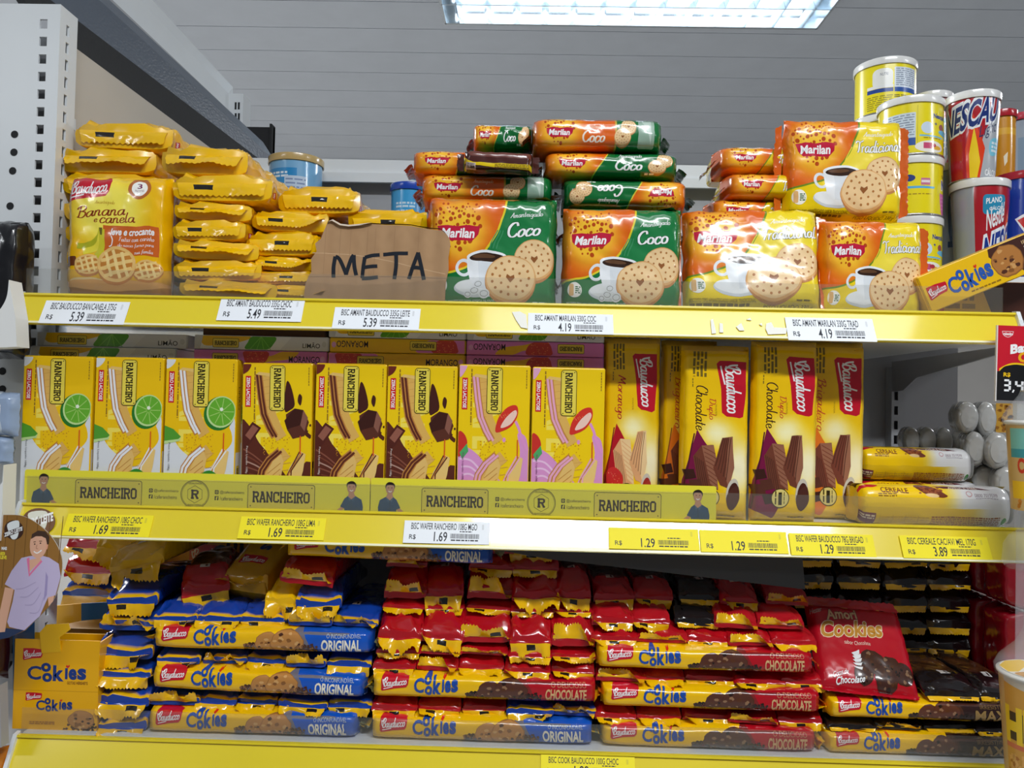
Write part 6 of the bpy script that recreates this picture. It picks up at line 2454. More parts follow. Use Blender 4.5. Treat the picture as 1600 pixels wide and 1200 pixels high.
for lab, x0, x1, y0, y1, Y in (
        ('big grey wrapped roll in the top pair, farther from the price sign', 1497, 1530, 627, 678, .10), ('big grey wrapped roll in the top pair, nearer the price sign', 1529, 1558, 627, 684, .098),
        ('grey wrapped roll at the middle height, farther from the noodle cup', 1510, 1541, 674, 730, .09), ('grey wrapped roll at the middle height, beside the noodle cup', 1542, 1579, 675, 734, .075),
        ('grey wrapped roll low behind the cereal rolls, farther from the noodle cup', 1520, 1558, 727, 786, .10), ('grey wrapped roll low behind the cereal rolls, beside the noodle cup', 1556, 1596, 729, 782, .07),
        ('dark grey roll of the low back row, nearest the slotted post', 1412, 1438, 667, 712, .20), ('dark grey roll of the low back row, second from the slotted post', 1437, 1464, 667, 713, .195),
        ('dark grey roll of the low back row, third from the slotted post', 1464, 1490, 668, 713, .19), ('dark grey roll of the low back row, farthest from the slotted post', 1489, 1513, 670, 714, .19)):
    a, b = at(x0, (y0 + y1) / 2, Y), at(x1, (y0 + y1) / 2, Y)
    zt, z0 = at((x0 + x1) / 2, y0, Y).z, at((x0 + x1) / 2, y1, Y).z
    t = thing('wrapped_biscuit_roll', lab, 'biscuit roll', ((a.x + b.x) / 2, Y, (zt + z0) / 2), (0, 0, math.radians(-17)), ((b.x - a.x) / .04, 1, (zt - z0) / .04), 'grey wrapped rolls')
    part('wrapper', ME_ROLL, t)
    part('end_fold', ME_FOLD, t)
# carton tray that carries the back row of rolls
mb = MB()
a, b = at(1404, 714, .19), at(1515, 714, .19)
mb.rbox(a.x, b.x, .19, .33, Z2, a.z - .0005, .001, (150, 140, 120))
tag(part('low_carton', mb.mesh('low_carton', M_CARD)), 'low plain carton under the dark back row of rolls', 'carton')
mb = MB()
a, b = at(1556, 630, .112), at(1577, 676, .112)
mb.rbox(a.x, at(1640, 640, .112).x, .112, .20, b.z, a.z, .002, (188, 182, 168))
fl = Art(0, 0, 100, 60)
fl.rect(0, 0, 100, 60, (150, 142, 124))
fl.rect(0, 0, 32, 60, (186, 140, 50))
crumbs(fl, 2, 2, 30, 58, 24, (140, 90, 30), 3, 5)
fl.text('NO', 60, 20, 96, 34, (40, 40, 44), bold=.03)
flat(0, (a.x, .112, b.z), (.06, 0, 0), (0, 0, a.z - b.z)).art(mb, fl)
tag(part('biscuit_box', mb.mesh('biscuit_box', M_CARD)), 'greyish biscuit box with a golden picture behind the hanging price sign', 'carton')
# ------------------------------------------------------------------ bottom shelf: tubes of cookies
Z3 = ZS[2]
CC = {'blue': ((16, 62, 160), (120, 70, 40)), 'red': ((178, 14, 28), (96, 48, 26)), 'black': ((22, 16, 18), (96, 58, 30)), 'yellow': ((240, 188, 8), (200, 140, 10))}
HE = .0165                                       # height of a tube seen from its end
EP = {c: [end_pack('cookie_end_wrapper', .0435, HE, .15, CC[c][0], (238, 184, 8), 70 + 9 * k + len(c), window=CC[c][1] if c in ('red', 'black') else None, yw={'blue': .003, 'red': .0, 'black': .0, 'yellow': .0}[c], cap=CC[c][0], blunt=.34) for k in range(5)] for c in CC}
ES = {c: [seal('cookie_end_seal', .044, ({'blue': .0125, 'red': .0115, 'black': .0062, 'yellow': .015}[c]) * (1, 1.15, .8, 1.05, 1.1, .9, 1.2)[k], st, 120 + k * 3 + len(c), (238, 184, 8), k % 3 != 1, CC[c][0], 1.9) for k, st in enumerate(('down', 'half', 'up', 'down', 'up', 'half', 'down'))] for c in CC}
WORD = {'blue': 'blue and yellow', 'red': 'red and yellow', 'black': 'black and yellow'}
NTH = ['first', 'second', 'third', 'fourth', 'fifth', 'sixth', 'seventh']
count = [0]


def end_tube(color, label, px0, px1, Y, z, roll=0, turn=0, tip=0, hscale=1.0, sid=None):
    a, b = at(px0, 1000, Y), at(px1, 1000, Y)
    count[0] += 1
    k = count[0]
    r = random.Random(k * 13)
    t = thing('cookie_tube', label, 'cookie pack', ((a.x + b.x) / 2, Y, z), (math.radians(tip), math.radians(roll + r.uniform(-1.5, 1.5)), math.radians(turn + r.uniform(-2.5, 2.5))),
              ((b.x - a.x) / .0455, 1, hscale), 'cookie tubes seen from their ends')
    part('wrapper', EP[color][k * 3 % 5], t)
    e = part('end_seal', ES[color][(k * 4 + k // 3) % 7 if sid is None else sid], t)
    e.location = (0, .0003, HE * .22)
    return t


def row(colors, spans, Y, z, where, first_from, roll=0, hscale=1.0):
    for n, ((x0, x1), c) in enumerate(zip(spans, colors)):
        end_tube(c, f'{NTH[n]} {WORD[c]} cookie tube end from the {first_from}, {where}', x0, x1, Y + .003 * ((n * 7) % 3), z, roll, hscale=hscale)


A_LONG = {k: art_long(k) for k in LONGC}


def long_tube(kind, label, px0, px1, Y, z, H=.0258, D=.042, roll=0, turn=0, pym=1100):
    a, b = at(px0, pym, Y + .012), at(px1, pym, Y + .012)
    W = b.x - a.x
    seed = int(px0 + z * 999) % 97
    t = thing('cookie_tube', label, 'cookie pack', ((a.x + b.x) / 2, Y + D / 2, z), (0, math.radians(roll), math.radians(turn)), group='cookie tubes lying lengthwise')
    part('wrapper', pillow('long_tube_wrapper', W, H, D, A_LONG[kind], YEL, seed, nu=44, nv=8, pa=30, pb=5, amp=.5), t)
    for s in (-1, 1):
        o = part('end_seal', seal('long_tube_seal', D * .8, .011, 'half', seed + s + 5, YEL if s < 0 else mixc(LONGC[kind][0], YEL, .5), False, curl=.9), t)
        o.location = (s * W * .494, 0, H * .5)
        o.rotation_euler = (0, 0, s * PI / 2)
    return t


HL = .026
YF = .010
def levels(hl, he):
    return [Z3, Z3 + hl, Z3 + hl + he, Z3 + 2 * hl + he, Z3 + 2 * (hl + he), Z3 + 3 * hl + 2 * he, Z3 + 3 * (hl + he)]


lev = levels(HL, HE)
# --- pile of blue packs
long_tube('original', 'yellow and blue original cookie tube lying lengthwise on the shelf beside the display carton', 234, 566, YF, lev[0])
row(['blue'] * 5, ((236, 314), (308, 372), (374, 436), (438, 514), (514, 584)), YF + .010, lev[1], 'over lowest blue tube', 'left')
long_tube('original', 'yellow and blue original cookie tube lying lengthwise, middle one of the blue pile', 238, 576, YF, lev[2], roll=.9)
row(['blue'] * 5, ((246, 313), (318, 386), (388, 448), (448, 510), (512, 581)), YF + .012, lev[3], 'over middle blue tube', 'left')
long_tube('original', 'yellow and blue original cookie tube lying lengthwise, highest one of the blue pile', 238, 586, YF + .004, lev[4])
row(['blue'] * 5, ((240, 306), (304, 376), (374, 448), (450, 518), (518, 590)), YF + .014, lev[5], 'over highest blue tube', 'left')
# --- column between the display carton and the blue pile
for n, (x0, x1, hs) in enumerate(((160, 233, 1.35), (154, 236, 1.75), (156, 236, 1.15), (152, 240, 1.75), (156, 240, 1.5), (166, 244, 1.5))):
    z = Z3 + HE * sum((1.35, 1.75, 1.15, 1.75, 1.5, 1.5)[:n])
    end_tube('blue', f'blue and yellow cookie tube end, {ORD[n]} of the column beside the display carton', x0, x1, .014 + .004 * n, z, roll=(-1, 1, 0, -1, 1, -1)[n], hscale=hs * .99)
zc = Z3 + HE * 9.0
end_tube('yellow', 'bright yellow end of a tilted cookie tube topmost beside the display carton', 170, 256, .045, zc + .011, roll=-16, hscale=1.7, sid=3)
end_tube('yellow', 'dim yellow cookie tube lying deep behind the bright tilted one', 146, 220, .10, zc + .016, roll=6, hscale=2.0)

# --- pile of red packs: original tube at the bottom
R0 = at(750, 1169, YF).z
long_tube('original', 'yellow and blue original cookie tube lying lengthwise at the bottom of the red pile', 578, 932, YF, lev[0])
row(['red', 'red', 'red', 'blue', 'blue'], ((583, 654), (656, 722), (724, 793), (794, 867), (866, 933)), YF + .010, lev[1], 'over the bottom original tube', 'left')
long_tube('chocolate', 'yellow and red chocolate cookie tube lying lengthwise in the pile next to the blue pile', 578, 936, YF, lev[2])
row(['red'] * 5, ((583, 650), (652, 716), (716, 788), (788, 862), (863, 930)), YF + .011, lev[3], 'over the lone chocolate tube', 'left')
zz = lev[3] + HE
SP = [((588, 658), (656, 722), (718, 794), (794, 863), (862, 932)), ((590, 660), (656, 724), (716, 798), (796, 862), (862, 930)), ((596, 662), (662, 724), (726, 800), (796, 866), (862, 924)),
      ((598, 664), (660, 722), (728, 800), (798, 876), (866, 922))]
WH = ['second layer over lone chocolate', 'third layer over lone chocolate',
      'fourth layer over lone chocolate', 'fifth layer over lone chocolate']
HU = (.011, .030, .011, .030)
for n in range(4):
    row(['red'] * 5, SP[n], YF + (.012, .014, .034, .036)[n], zz + sum(HU[:n]), WH[n], 'left', hscale=HU[n] / HE * .99)
zz4 = zz + sum(HU)
row(['red', 'red', 'red'], ((730, 800), (796, 870), (600, 664)), .056, zz4, 'next to highest by dark card', 'left')
row(['red', 'red'], ((728, 800), (790, 864)), .066, zz4 + HE, 'topmost under the middle shelf', 'left')

# --- pile of red packs in front of the dark card
lev_card = levels(.0245, .015)
long_tube('chocolate', 'yellow and red chocolate cookie tube lying lengthwise, lowest of three under the dark card', 934, 1276, YF, lev_card[0], H=.0243)
row(['red'] * 5, ((932, 996), (998, 1066), (1068, 1146), (1140, 1218), (1218, 1286)), YF + .010, lev_card[1], 'over lowest of three chocolate tubes', 'left', hscale=.91)
long_tube('chocolate', 'yellow and red chocolate cookie tube lying lengthwise, middle of three under the dark card', 934, 1282, YF, lev_card[2], H=.0243)
row(['red'] * 5, ((932, 1010), (1006, 1070), (1070, 1150), (1148, 1230), (1222, 1292)), YF + .011, lev_card[3], 'over middle of three chocolate tubes', 'left', hscale=.91)
long_tube('chocolate', 'yellow and red chocolate cookie tube lying lengthwise, highest of three under the dark card', 926, 1270, YF, lev_card[4], H=.0243)
row(['red'] * 5, ((922, 996), (996, 1074), (1072, 1138), (1138, 1208), (1206, 1276)), YF + .013, lev_card[5], 'over highest of three chocolate tubes', 'left', hscale=.91)
row(['red', 'red', 'black', 'red', 'red'], ((924, 990), (986, 1046), (1054, 1126), (1116, 1184), (1184, 1256)), YF + .022, lev_card[5] + .015, 'second layer over highest chocolate tube', 'left', hscale=1.14)
row(['red', 'red', 'black', 'red', 'red'], ((926, 990), (990, 1050), (1060, 1124), (1124, 1184), (1196, 1262)), YF + .046, lev_card[5] + .034, 'third layer over highest chocolate tube', 'left', hscale=1.2)

# --- black packs at the end
lev_maxi = levels(.0225, .013)
long_tube('maxi', 'yellow and dark brown maxi cookie tube lying lengthwise, lower one below the red bag', 1284, 1580, YF, lev_maxi[0], H=.0223)
row(['black', 'black', 'black', 'black'], ((1294, 1372), (1370, 1440), (1446, 1528), (1526, 1592)), YF + .008, lev_maxi[1], 'between the two maxi tubes', 'left', hscale=.78)
long_tube('maxi', 'yellow and dark brown maxi cookie tube lying lengthwise just below the red bag', 1286, 1584, YF, lev_maxi[2], H=.0223)
row(['black', 'black'], ((1446, 1532), (1530, 1590)), YF + .004, lev_maxi[3], 'on the upper maxi tube', 'left')
zb = lev_maxi[3] + HE
for n in range(5):
    z = zb + n * .0245
    for m, (x0, x1) in enumerate(((1236, 1300), (1306, 1376), (1378, 1448), (1448, 1516))):
        if n < 1 and m < 2:
            continue
        end_tube('black', f'{NTH[m]} black and yellow cookie tube end from the left, {("lowest", "second", "third", "fourth", "fifth", "highest")[n]} layer of deep black stack', x0, x1, .115 + .002 * (m % 2), z, hscale=.0242 / HE, sid=(1, 0, 3, 6)[(n + m) % 4])

# red bag of cookies leaning on the black packs
AB = art_bag()
p0, p1 = at(1283, 1030, .045), at(1440, 1080, .03)
t = thing('cookie_bag', 'red film bag of chocolate cookies leaning back on the black packs', 'cookie bag', (at(1360, 1080, .016).x, .020, lev_maxi[3] + .001), (math.radians(-44), math.radians(3), math.radians(-3)))
part('wrapper', pillow('cookie_bag_wrapper', .104, .098, .022, AB, (178, 16, 34), 77, nu=24, nv=20, pa=5, pb=6, amp=1.0), t)
for z, st in ((.001, 'down'), (.0975, 'up')):
    o = part('end_seal', seal('bag_seal', .104, .010, 'half' if z < .01 else 'out', 78, (184, 18, 36), False, curl=.4), t)
    o.location = (0, -.001, z)
    if z > .01:
        o.rotation_euler = (-PI / 2, 0, 0)

# odds and ends lying on the blue pile, dim under the shelf above
top_blue = lev[5] + HE
long_tube('original', 'yellow and blue original cookie tube lying highest just under the middle shelf rail', 446, 774, .020, at(610, 879, .020).z, roll=.8, pym=870)
end_tube('red', 'red and yellow cookie tube end just under the highest original tube', 434, 518, .024, max(top_blue + .026, at(476, 917, .024).z), roll=3, hscale=1.5, sid=2)
end_tube('blue', 'blue and yellow cookie tube end under the red one below the highest original tube', 462, 532, .028, top_blue, roll=-2, hscale=1.6)
end_tube('yellow', 'dim yellow cookie tube end lying behind the middle of the blue pile top', 412, 468, .034, top_blue, roll=5, hscale=1.4)
end_tube('red', 'dim red cookie tube end lying at a slant on the blue pile', 284, 356, .05, top_blue + .004, roll=-8, turn=14, hscale=1.7, sid=0)
# yellow tube pointing back and up
A_UP = Art(0, 0, 100, 300)
A_UP.rect(0, 0, 100, 300, (214, 160, 10))
bauducco(A_UP, 18, 196, 70, 236)
cookies_logo(A_UP, 30, 20, 66, 170, (30, 60, 130), rot=90)
t = thing('cookie_tube', 'yellow cookie tube pointing back and up on the blue pile, its red mark in front', 'cookie pack', (at(372, 945, .05).x, .060, top_blue + .010), (math.radians(-67), math.radians(5), math.radians(-8)))
part('wrapper', pillow('slanted_tube_wrapper', .060, .130, .03, A_UP, (214, 160, 10), 88, nu=14, nv=26, pa=6, pb=14, amp=.9), t)
o = part('end_seal', seal('slanted_tube_seal', .058, .018, 'half', 89, (220, 168, 10), False), t)
o.location = (0, -.003, .004)

# display carton with its own tubes
AD = art_display()
a, b = at(22, 1060, .012), at(154, 1060, .012)
W = b.x - a.x
zt = at(90, 1000, .012).z
t = thing('display_carton', 'open yellow display carton of cookies standing at the end of the bottom shelf', 'carton', ((a.x + b.x) / 2, .012, Z3))
Hd = zt - Z3
mb = MB()
fz = Sheet([[Vector((-W / 2 * k, 0, Hd * j)) for k in (1, -1)] for j in (0, 1)])
mb.box(-W / 2, W / 2, .0002, .0015, 0, Hd, (238, 176, 8))
fz.art(mb, AD)
part('front_panel', mb.mesh('display_front', M_CARD), t)
mb = MB()
mb.hexa([Vector((-W / 2, .0015, 0)), Vector((-W / 2 - .004, .0015, Hd * 1.02)), Vector((-W / 2 - .003, .034, Hd * 1.2)), Vector((-W / 2, .034, 0))],
        [Vector((-W / 2 + .0015, .0015, 0)), Vector((-W / 2 - .0025, .0015, Hd * 1.02)), Vector((-W / 2 - .0015, .034, Hd * 1.2)), Vector((-W / 2 + .0015, .034, 0))], (34, 84, 130))
part('blue_side', mb.mesh('display_side', M_CARD), t, 'blue side panel')
mb = MB()
mb.hexa([Vector((W / 2 - .0015, .0015, 0)), Vector((W / 2 - .0015, .0015, Hd * .98)), Vector((W / 2 - .0015, .034, Hd)), Vector((W / 2 - .0015, .034, 0))],
        [Vector((W / 2, .0015, 0)), Vector((W / 2, .0015, Hd * .98)), Vector((W / 2, .034, Hd)), Vector((W / 2, .034, 0))], (220, 160, 10))
part('yellow_side', mb.mesh('display_side', M_CARD), t)
mb = MB()
mb.box(-W / 2, W / 2, .033, .0345, 0, Hd * .97, (226, 170, 10))
part('back_panel', mb.mesh('display_back', M_CARD), t)
mb = MB()
q = [Vector((-W * .18, .001, Hd - .014)), Vector((W * .05, .001, Hd - .012)), Vector((W * .05, -.003, Hd + .004)), Vector((W * .16, -.001, Hd + .012)), Vector((W * .13, .0, Hd + .018)), Vector((-W * .13, .0, Hd + .016)), Vector((-W * .2, -.001, Hd + .008))]
mb.hexa([p + Vector((0, -.0016, 0)) for p in q], [p + Vector((0, -.0004, 0)) for p in q], (246, 190, 14))
part('tuck_flap', mb.mesh('display_flap', M_CARD), t, 'yellow tuck flap')

# second open carton behind it: its lid shows over the first
a, b = at(62, 960, .10), at(172, 960, .10)
W = b.x - a.x
t = thing('display_carton', 'second open carton behind the first, its yellow and blue lid showing', 'carton', ((a.x + b.x) / 2, .10, Z3))
q = [at(*p) for p in ((62, 984, .10), (127, 970, .10), (127, 943, .10), (66, 948, .10))]
mb = MB()
o_ = t.location
mb.hexa([p - o_ for p in q], [p - o_ + Vector((0, .0015, 0)) for p in q], (240, 180, 10))
q = [at(*p) for p in ((127, 970, .10), (168, 966, .10), (168, 941, .10), (127, 943, .10))]
mb.hexa([p - o_ for p in q], [p - o_ + Vector((0, .0015, 0)) for p in q], (40, 104, 156))
part('open_lid', mb.mesh('display_lid', M_CARD), t)
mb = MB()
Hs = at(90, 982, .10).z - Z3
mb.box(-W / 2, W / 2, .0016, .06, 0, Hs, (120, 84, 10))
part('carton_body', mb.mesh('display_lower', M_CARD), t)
for n, (c, hs) in enumerate((('blue', 2.0), ('blue', 1.9), ('red', 1.9), ('blue', 1.6), ('red', 1.9), ('red', 1.9))):
    end_tube(c, f'dim {("blue", "red")[c == "red"]} cookie tube in the deep column behind the cartons, {ORD[n]}', 96, 172, .17, Z3 + HE * sum((2.0, 1.9, 1.9, 1.6, 1.9, 1.9)[:n]), hscale=hs * .99)
# dark display carton at the back of the bottom shelf
AB2 = Art(0, 0, 240, 110)
AB2.rect(0, 0, 240, 110, (200, 140, 14))
bauducco(AB2, 96, 8, 160, 42)
bauducco(AB2, 80, 60, 140, 94)
cookies_logo(AB2, 130, 0, 232, 50, (40, 40, 60), skew=8)
cookies_logo(AB2, 120, 50, 232, 106, (40, 40, 60), skew=8)
AB2.clip(0, 0, 240, 110)
a, b = at(196, 912, .27), at(440, 912, .27)
t = thing('display_carton', 'dim yellow display carton deep under the middle shelf behind the blue pile', 'carton', ((a.x + b.x) / 2, .27, Z3))
mb = MB()
Wd, Hd2 = b.x - a.x, at(310, 842, .27).z - Z3
mb.rbox(-Wd / 2, Wd / 2, 0, .10, 0, Hd2, .001, (200, 140, 14))
flat(0, (-Wd / 2, 0, Hd2 * .35), (Wd, 0, 0), (0, 0, Hd2 * .65)).art(mb, AB2)
part('carton_body', mb.mesh('deep_carton', M_CARD), t)
mb = MB()
mb.box(-Wd / 2 + .004, Wd / 2 - .004, .002, .09, Hd2, Hd2 + .001, (180, 124, 10))
part('top_flap', mb.mesh('deep_carton_flap', M_CARD), t)
# dark red packs standing on end along the far end of the bottom shelf
for n in range(5):
    Yq = .035 + .06 * n
    for m in range(2):
        z = Z3 + .055 + .085 * m
        xw = at(1530, 950, .09).x
        t = thing('cookie_pack_on_end', f'dark red cookie pack along the far end, {NTH[n]} from the front, {("lower", "upper")[m]} row', 'cookie pack', (xw + .03, Yq + .05, z), (0, 0, math.radians(-90)), group='dark red packs along the far end')
        if (n, m) == (0, 0):
            ME_RP = pillow('red_edge_wrapper', .056, .083, .035, None, (150, 12, 30), 91, nu=14, nv=16, pa=6, pb=8)
            ME_RS = seal('red_edge_seal', .05, .008, 'half', 92, (150, 12, 30), False)
            ME_RT = seal('red_edge_text', .012, .02, 'down', 93, (206, 200, 200), False, curl=.1)
        part('wrapper', ME_RP, t)
        o = part('end_seal', ME_RS, t)
        o.location = (0, -.004, .081)
mb = MB()
mb.box(at(1530, 950, .09).x - .002, .62, .03, .40, Z3, Z3 + .055, (90, 20, 26))
tag(part('red_carton', mb.mesh('red_carton', M_CARD)), 'dark red carton under the packs along the far end of the bottom shelf', 'carton')
# ------------------------------------------------------------------ tickets on the rails
TICKETS = [(0, 66, 199, 472, 506, 'BISC BAUDUCCO BAN/CANELA 375G', '5.39', 'w'), (0, 342, 474, 467, 502, 'BISC AMANT BAUDUCCO 335G CHOC', '5.49', 'w'),
           (0, 521, 656, 482, 515, 'BISC AMANT BAUDUCCO 335G LEITE', '5.39', 'w'), (0, 825, 958, 491, 522, 'BISC AMANT MARILAN 330G COC', '4.19', 'w'),
           (0, 1229, 1366, 498, 533, 'BISC AMANT MARILAN 330G TRAD', '4.19', 'w'),
           (1, 102, 237, 805, 838, 'BISC WAFER RANCHEIRO 108G CHOC', '1.69', 'y'), (1, 374, 508, 809, 843, 'BISC WAFER RANCHEIRO 108G LIMA', '1.69', 'y'),
           (1, 631, 765, 815, 850, 'BISC WAFER RANCHEIRO 108G MGO', '1.69', 'w'), (1, 951, 1092, 826, 859, '', '1.29', 'y'), (1, 1094, 1230, 830, 864, '', '1.29', 'y'),
           (1, 1234, 1366, 835, 869, 'BISC WAFER BAUDUCCO 78G BRIGAD', '1.29', 'y'), (1, 1408, 1546, 839, 873, 'BISC CEREALE CAC/AV/ MEL 170G', '3.89', 'y'),
           (2, 845, 992, 1181, 1215, 'BISC COOK BAUDUCCO 100G CHOC', '1.99', 'y')]
TL = ['white ticket priced 5.39 below the banana pack', 'white ticket priced 5.49 on the top rail', 'white ticket priced 5.39 below the cardboard sign', 'white ticket priced 4.19 below the coconut packs',
      'white ticket priced 4.19 below the traditional packs', 'yellow ticket priced 1.69 nearest the round wood-pattern card', 'yellow ticket priced 1.69 below the chocolate cartons',
      'white ticket priced 1.69 on the middle rail', 'yellow ticket priced 1.29 without a name, below the strawberry wafer pack', 'yellow ticket priced 1.29 without a name, below the double chocolate packs',
      'yellow ticket priced 1.29 below the brigadeiro wafer pack', 'yellow ticket priced 3.89 below the cereal rolls', 'yellow ticket for chocolate cookies on the lowest rail']
for (n, x0, x1, y0, y1, nm, pr, c), lab in zip(TICKETS, TL):
    base = (238, 241, 246) if c == 'w' else (246, 228, 34)
    ym = (y0 + y1) / 2
    a, b = on_plane(x0, ym, RAIL_P0[n], RN), on_plane(x1, ym, RAIL_P0[n], RN)
    tp, bt = on_plane((x0 + x1) / 2, y0, RAIL_P0[n], RN), on_plane((x0 + x1) / 2, y1, RAIL_P0[n], RN)
    W, H = b.x - a.x, (tp - bt).length
    ctr = (tp + bt) / 2
    ctr.x = (a.x + b.x) / 2
    mb = MB()
    mb.box(-W / 2, W / 2, -H / 2, H / 2, .0002, .0007, base)
    Sheet([[Vector((-W / 2, -H / 2, .0007)), Vector((W / 2, -H / 2, .0007))], [Vector((-W / 2, H / 2, .0007)), Vector((W / 2, H / 2, .0007))]]).art(mb, art_label(nm, pr, base), base=.0001, step=.000006)
    o = part('price_ticket', mb.mesh('price_ticket', M_PAPER))
    o.location = ctr
    o.rotation_euler = (PI / 2 - math.radians(TILT), 0, math.radians({1: .6}.get(n, 0)))
    tag(o, lab, 'price ticket', 'price tickets on the rails')

# ------------------------------------------------------------------ hanging price sign, wobbler card, noodle cups
AS2 = art_sign()
Yn = -.03
a, b = at(1556, 566, Yn), at(1606, 566, Yn)
W = b.x - a.x
zt, zb_ = at(1580, 509, Yn).z, at(1580, 626, Yn).z
t = thing('price_sign', 'red and black hanging price sign showing the digits 3,49', 'price sign', ((a.x + b.x) / 2, Yn, zb_), (0, math.radians(1.0), math.radians(0)))
mb = MB()
mb.rbox(-W / 2, W / 2, 0, .0012, 0, zt - zb_, .0004, (200, 24, 44))
flat(0, (-W / 2, -.0002, 0), (W, 0, 0), (0, 0, zt - zb_)).art(mb, AS2)
part('sign_face', mb.mesh('sign_face', M_PRINT), t)
mb = MB()
mb.box(-W / 2 - .0006, -W / 2 + .0004, -.0006, .0018, -.001, zt - zb_, (226, 220, 216))
part('sign_edge', mb.mesh('sign_edge', M_PRINT), t, 'pale plastic edge')

out, AW = art_wobbler()
Yw = -.05


def wq(x, y):
    return at(x / 5.0, 780 + y / 5.0, Yw)


t = thing('wobbler_card', 'round wood-pattern card picturing a man in a lilac shirt, in front of the middle rail', 'wobbler card', wq(80, 620))
o0 = t.location.copy()
P = [[at((-340 + 840 * i / 12) / 5, 780 + (1125 - 1005 * j / 12) / 5, Yw) - o0 + Vector((0, .004 * math.sin(i * .5), 0)) for i in range(13)] for j in range(13)]
mb = MB()
Sheet(P).art(mb, AW, base=0)
part('printed_face', mb.mesh('wobbler_face', M_PRINT), t)
mb = MB()
bk = Art(-340, 120, 500, 1125)
bk.poly(out, (214, 208, 196))
Sheet([[p + Vector((0, .0012, 0)) for p in r] for r in P]).art(mb, bk, base=0)
part('card_back', mb.mesh('wobbler_back', M_PRINT), t)
mb = MB()
q0, q1 = wq(-60, 300) - o0, on_plane(24, 822, RAIL_P0[1], RN) - o0
mb.hexa([q0 + Vector((0, .002, .005)), q0 + Vector((0, .002, -.005)), q0 + Vector((0, .003, -.005)), q0 + Vector((0, .003, .005))], [q1 + Vector((0, -.001, .005)), q1 + Vector((0, -.001, -.005)), q1 + Vector((0, 0, -.005)), q1 + Vector((0, 0, .005))])
part('spring_arm', mb.mesh('wobbler_arm', M_CLEARER), t, 'clear plastic arm')
# small oval badge of the same kind on the rail
BD = Art(0, 0, 100, 80)
BD.ell(50, 40, 49, 39, (120, 84, 60))
BD.poly([(20, 16), (70, 10), (76, 36), (66, 66), (44, 70), (28, 50)], (226, 226, 214), True)
BD.poly([(6, 50), (92, 18), (94, 36), (10, 66)], (110, 76, 54))
BD.text('ZERO LEITE', 12, 38, 92, 62, WHITE, bold=.05, skew=24)
mb = MB()
v = [on_plane(x, y, RAIL_P0[1], RN) + RN * .001 for x, y in ((35, 836), (88, 836), (35, 794), (88, 794))]
Sheet([[v[0], v[1]], [v[2], v[3]]]).art(mb, BD, base=.0002)
w = [p + RN * -.0004 for p in v]
tag(part('oval_badge', mb.mesh('oval_badge', M_PRINT)), 'small oval brown badge reading ZERO LEITE stuck on the middle rail', 'badge')

CUPA = {k: art_cup(k) for k in ('noodle', 'cup')}


def noodle_cup(label, x0, x1, pyt, pyb, Y, kind, lid):
    a, b = at(x0, pyt, Y), at(x1, pyt, Y)
    r = (b.x - a.x) / 2
    zt, z0 = at(1590, pyt, Y).z, at(1590, pyb, Y).z
    h = zt - z0
    t = thing('noodle_cup', label, 'noodle cup', ((a.x + b.x) / 2, Y, z0))

    def rad(q):
        return r * (.80 + .18 * q)
    mb = MB()
    mb.lathe([(rad(k / 12), h * k / 12) for k in range(13)], 44, (206, 170, 110))
    mb.disc(rad(0), 0, -1, 44, (200, 200, 196))
    Sheet([[Vector((rad(j / 10) * math.cos(PI + PI * i / 40), rad(j / 10) * math.sin(PI + PI * i / 40), h * j / 10)) for i in range(41)] for j in range(11)]).art(mb, CUPA[kind])
    part('cup_body', mb.mesh('cup_body', M_PRINT), t)
    mb = MB()
    mb.lathe([(rad(1), h - .002), (r + .001, h - .001), (r + .001, h + .001), (r - .002, h + .002)], 44, (226, 224, 218))
    n = 44
    mb.disc(r - .002, h + .002, 1, n, lid)
    if kind == 'noodle':
        la = Art(-1, -1, 1, 1)
        la.ell(0, 0, 1, 1, (232, 226, 214), 40)
        la.poly([(-.98, .1), (-.9, -.45), (-.5, -.86), (0, -.98), (.2, -.6), (-.3, -.3), (-.7, .1)], (236, 190, 30))
        la.poly([(-.9, .25), (-.4, .1), (.2, .3), (.5, .8), (0, .98), (-.6, .78)], (196, 140, 50), True)
        for k in range(7):
            la.line([(-.8 + .1 * k, .3 + .06 * k), (-.3 + .1 * k, .24 + .08 * k), (.1 + .06 * k, .5 + .05 * k)], .03, (226, 180, 90))
        Sheet([[Vector((-r + .002, -r + .002, h + .0022)), Vector((r - .002, -r + .002, h + .0022))], [Vector((-r + .002, r - .002, h + .0022)), Vector((r - .002, r - .002, h + .0022))]]).art(mb, la)
    part('cup_lid', mb.mesh('cup_lid', M_PRINT), t)
    mb = MB()
    mb.lathe([(r + .002, h - .003), (r + .003, h + .004), (r * .98, h + .012), (r * .6, h + .026), (r * .42, h + .04), (r * .4, h + .09)], 32, (225, 228, 232))
    part('clip_holder', mb.mesh('clip_holder', M_CLEARER), t, 'clear plastic holder')
    return t


noodle_cup('noodle cup with green band hanging beside the cereal rolls', 1577, 1668, 660, 796, -.06, 'cup', (226, 226, 224))
noodle_cup('noodle cup with yellow lid hanging beside the bottom shelf', 1567, 1690, 1052, 1216, -.09, 'noodle', (232, 226, 214))
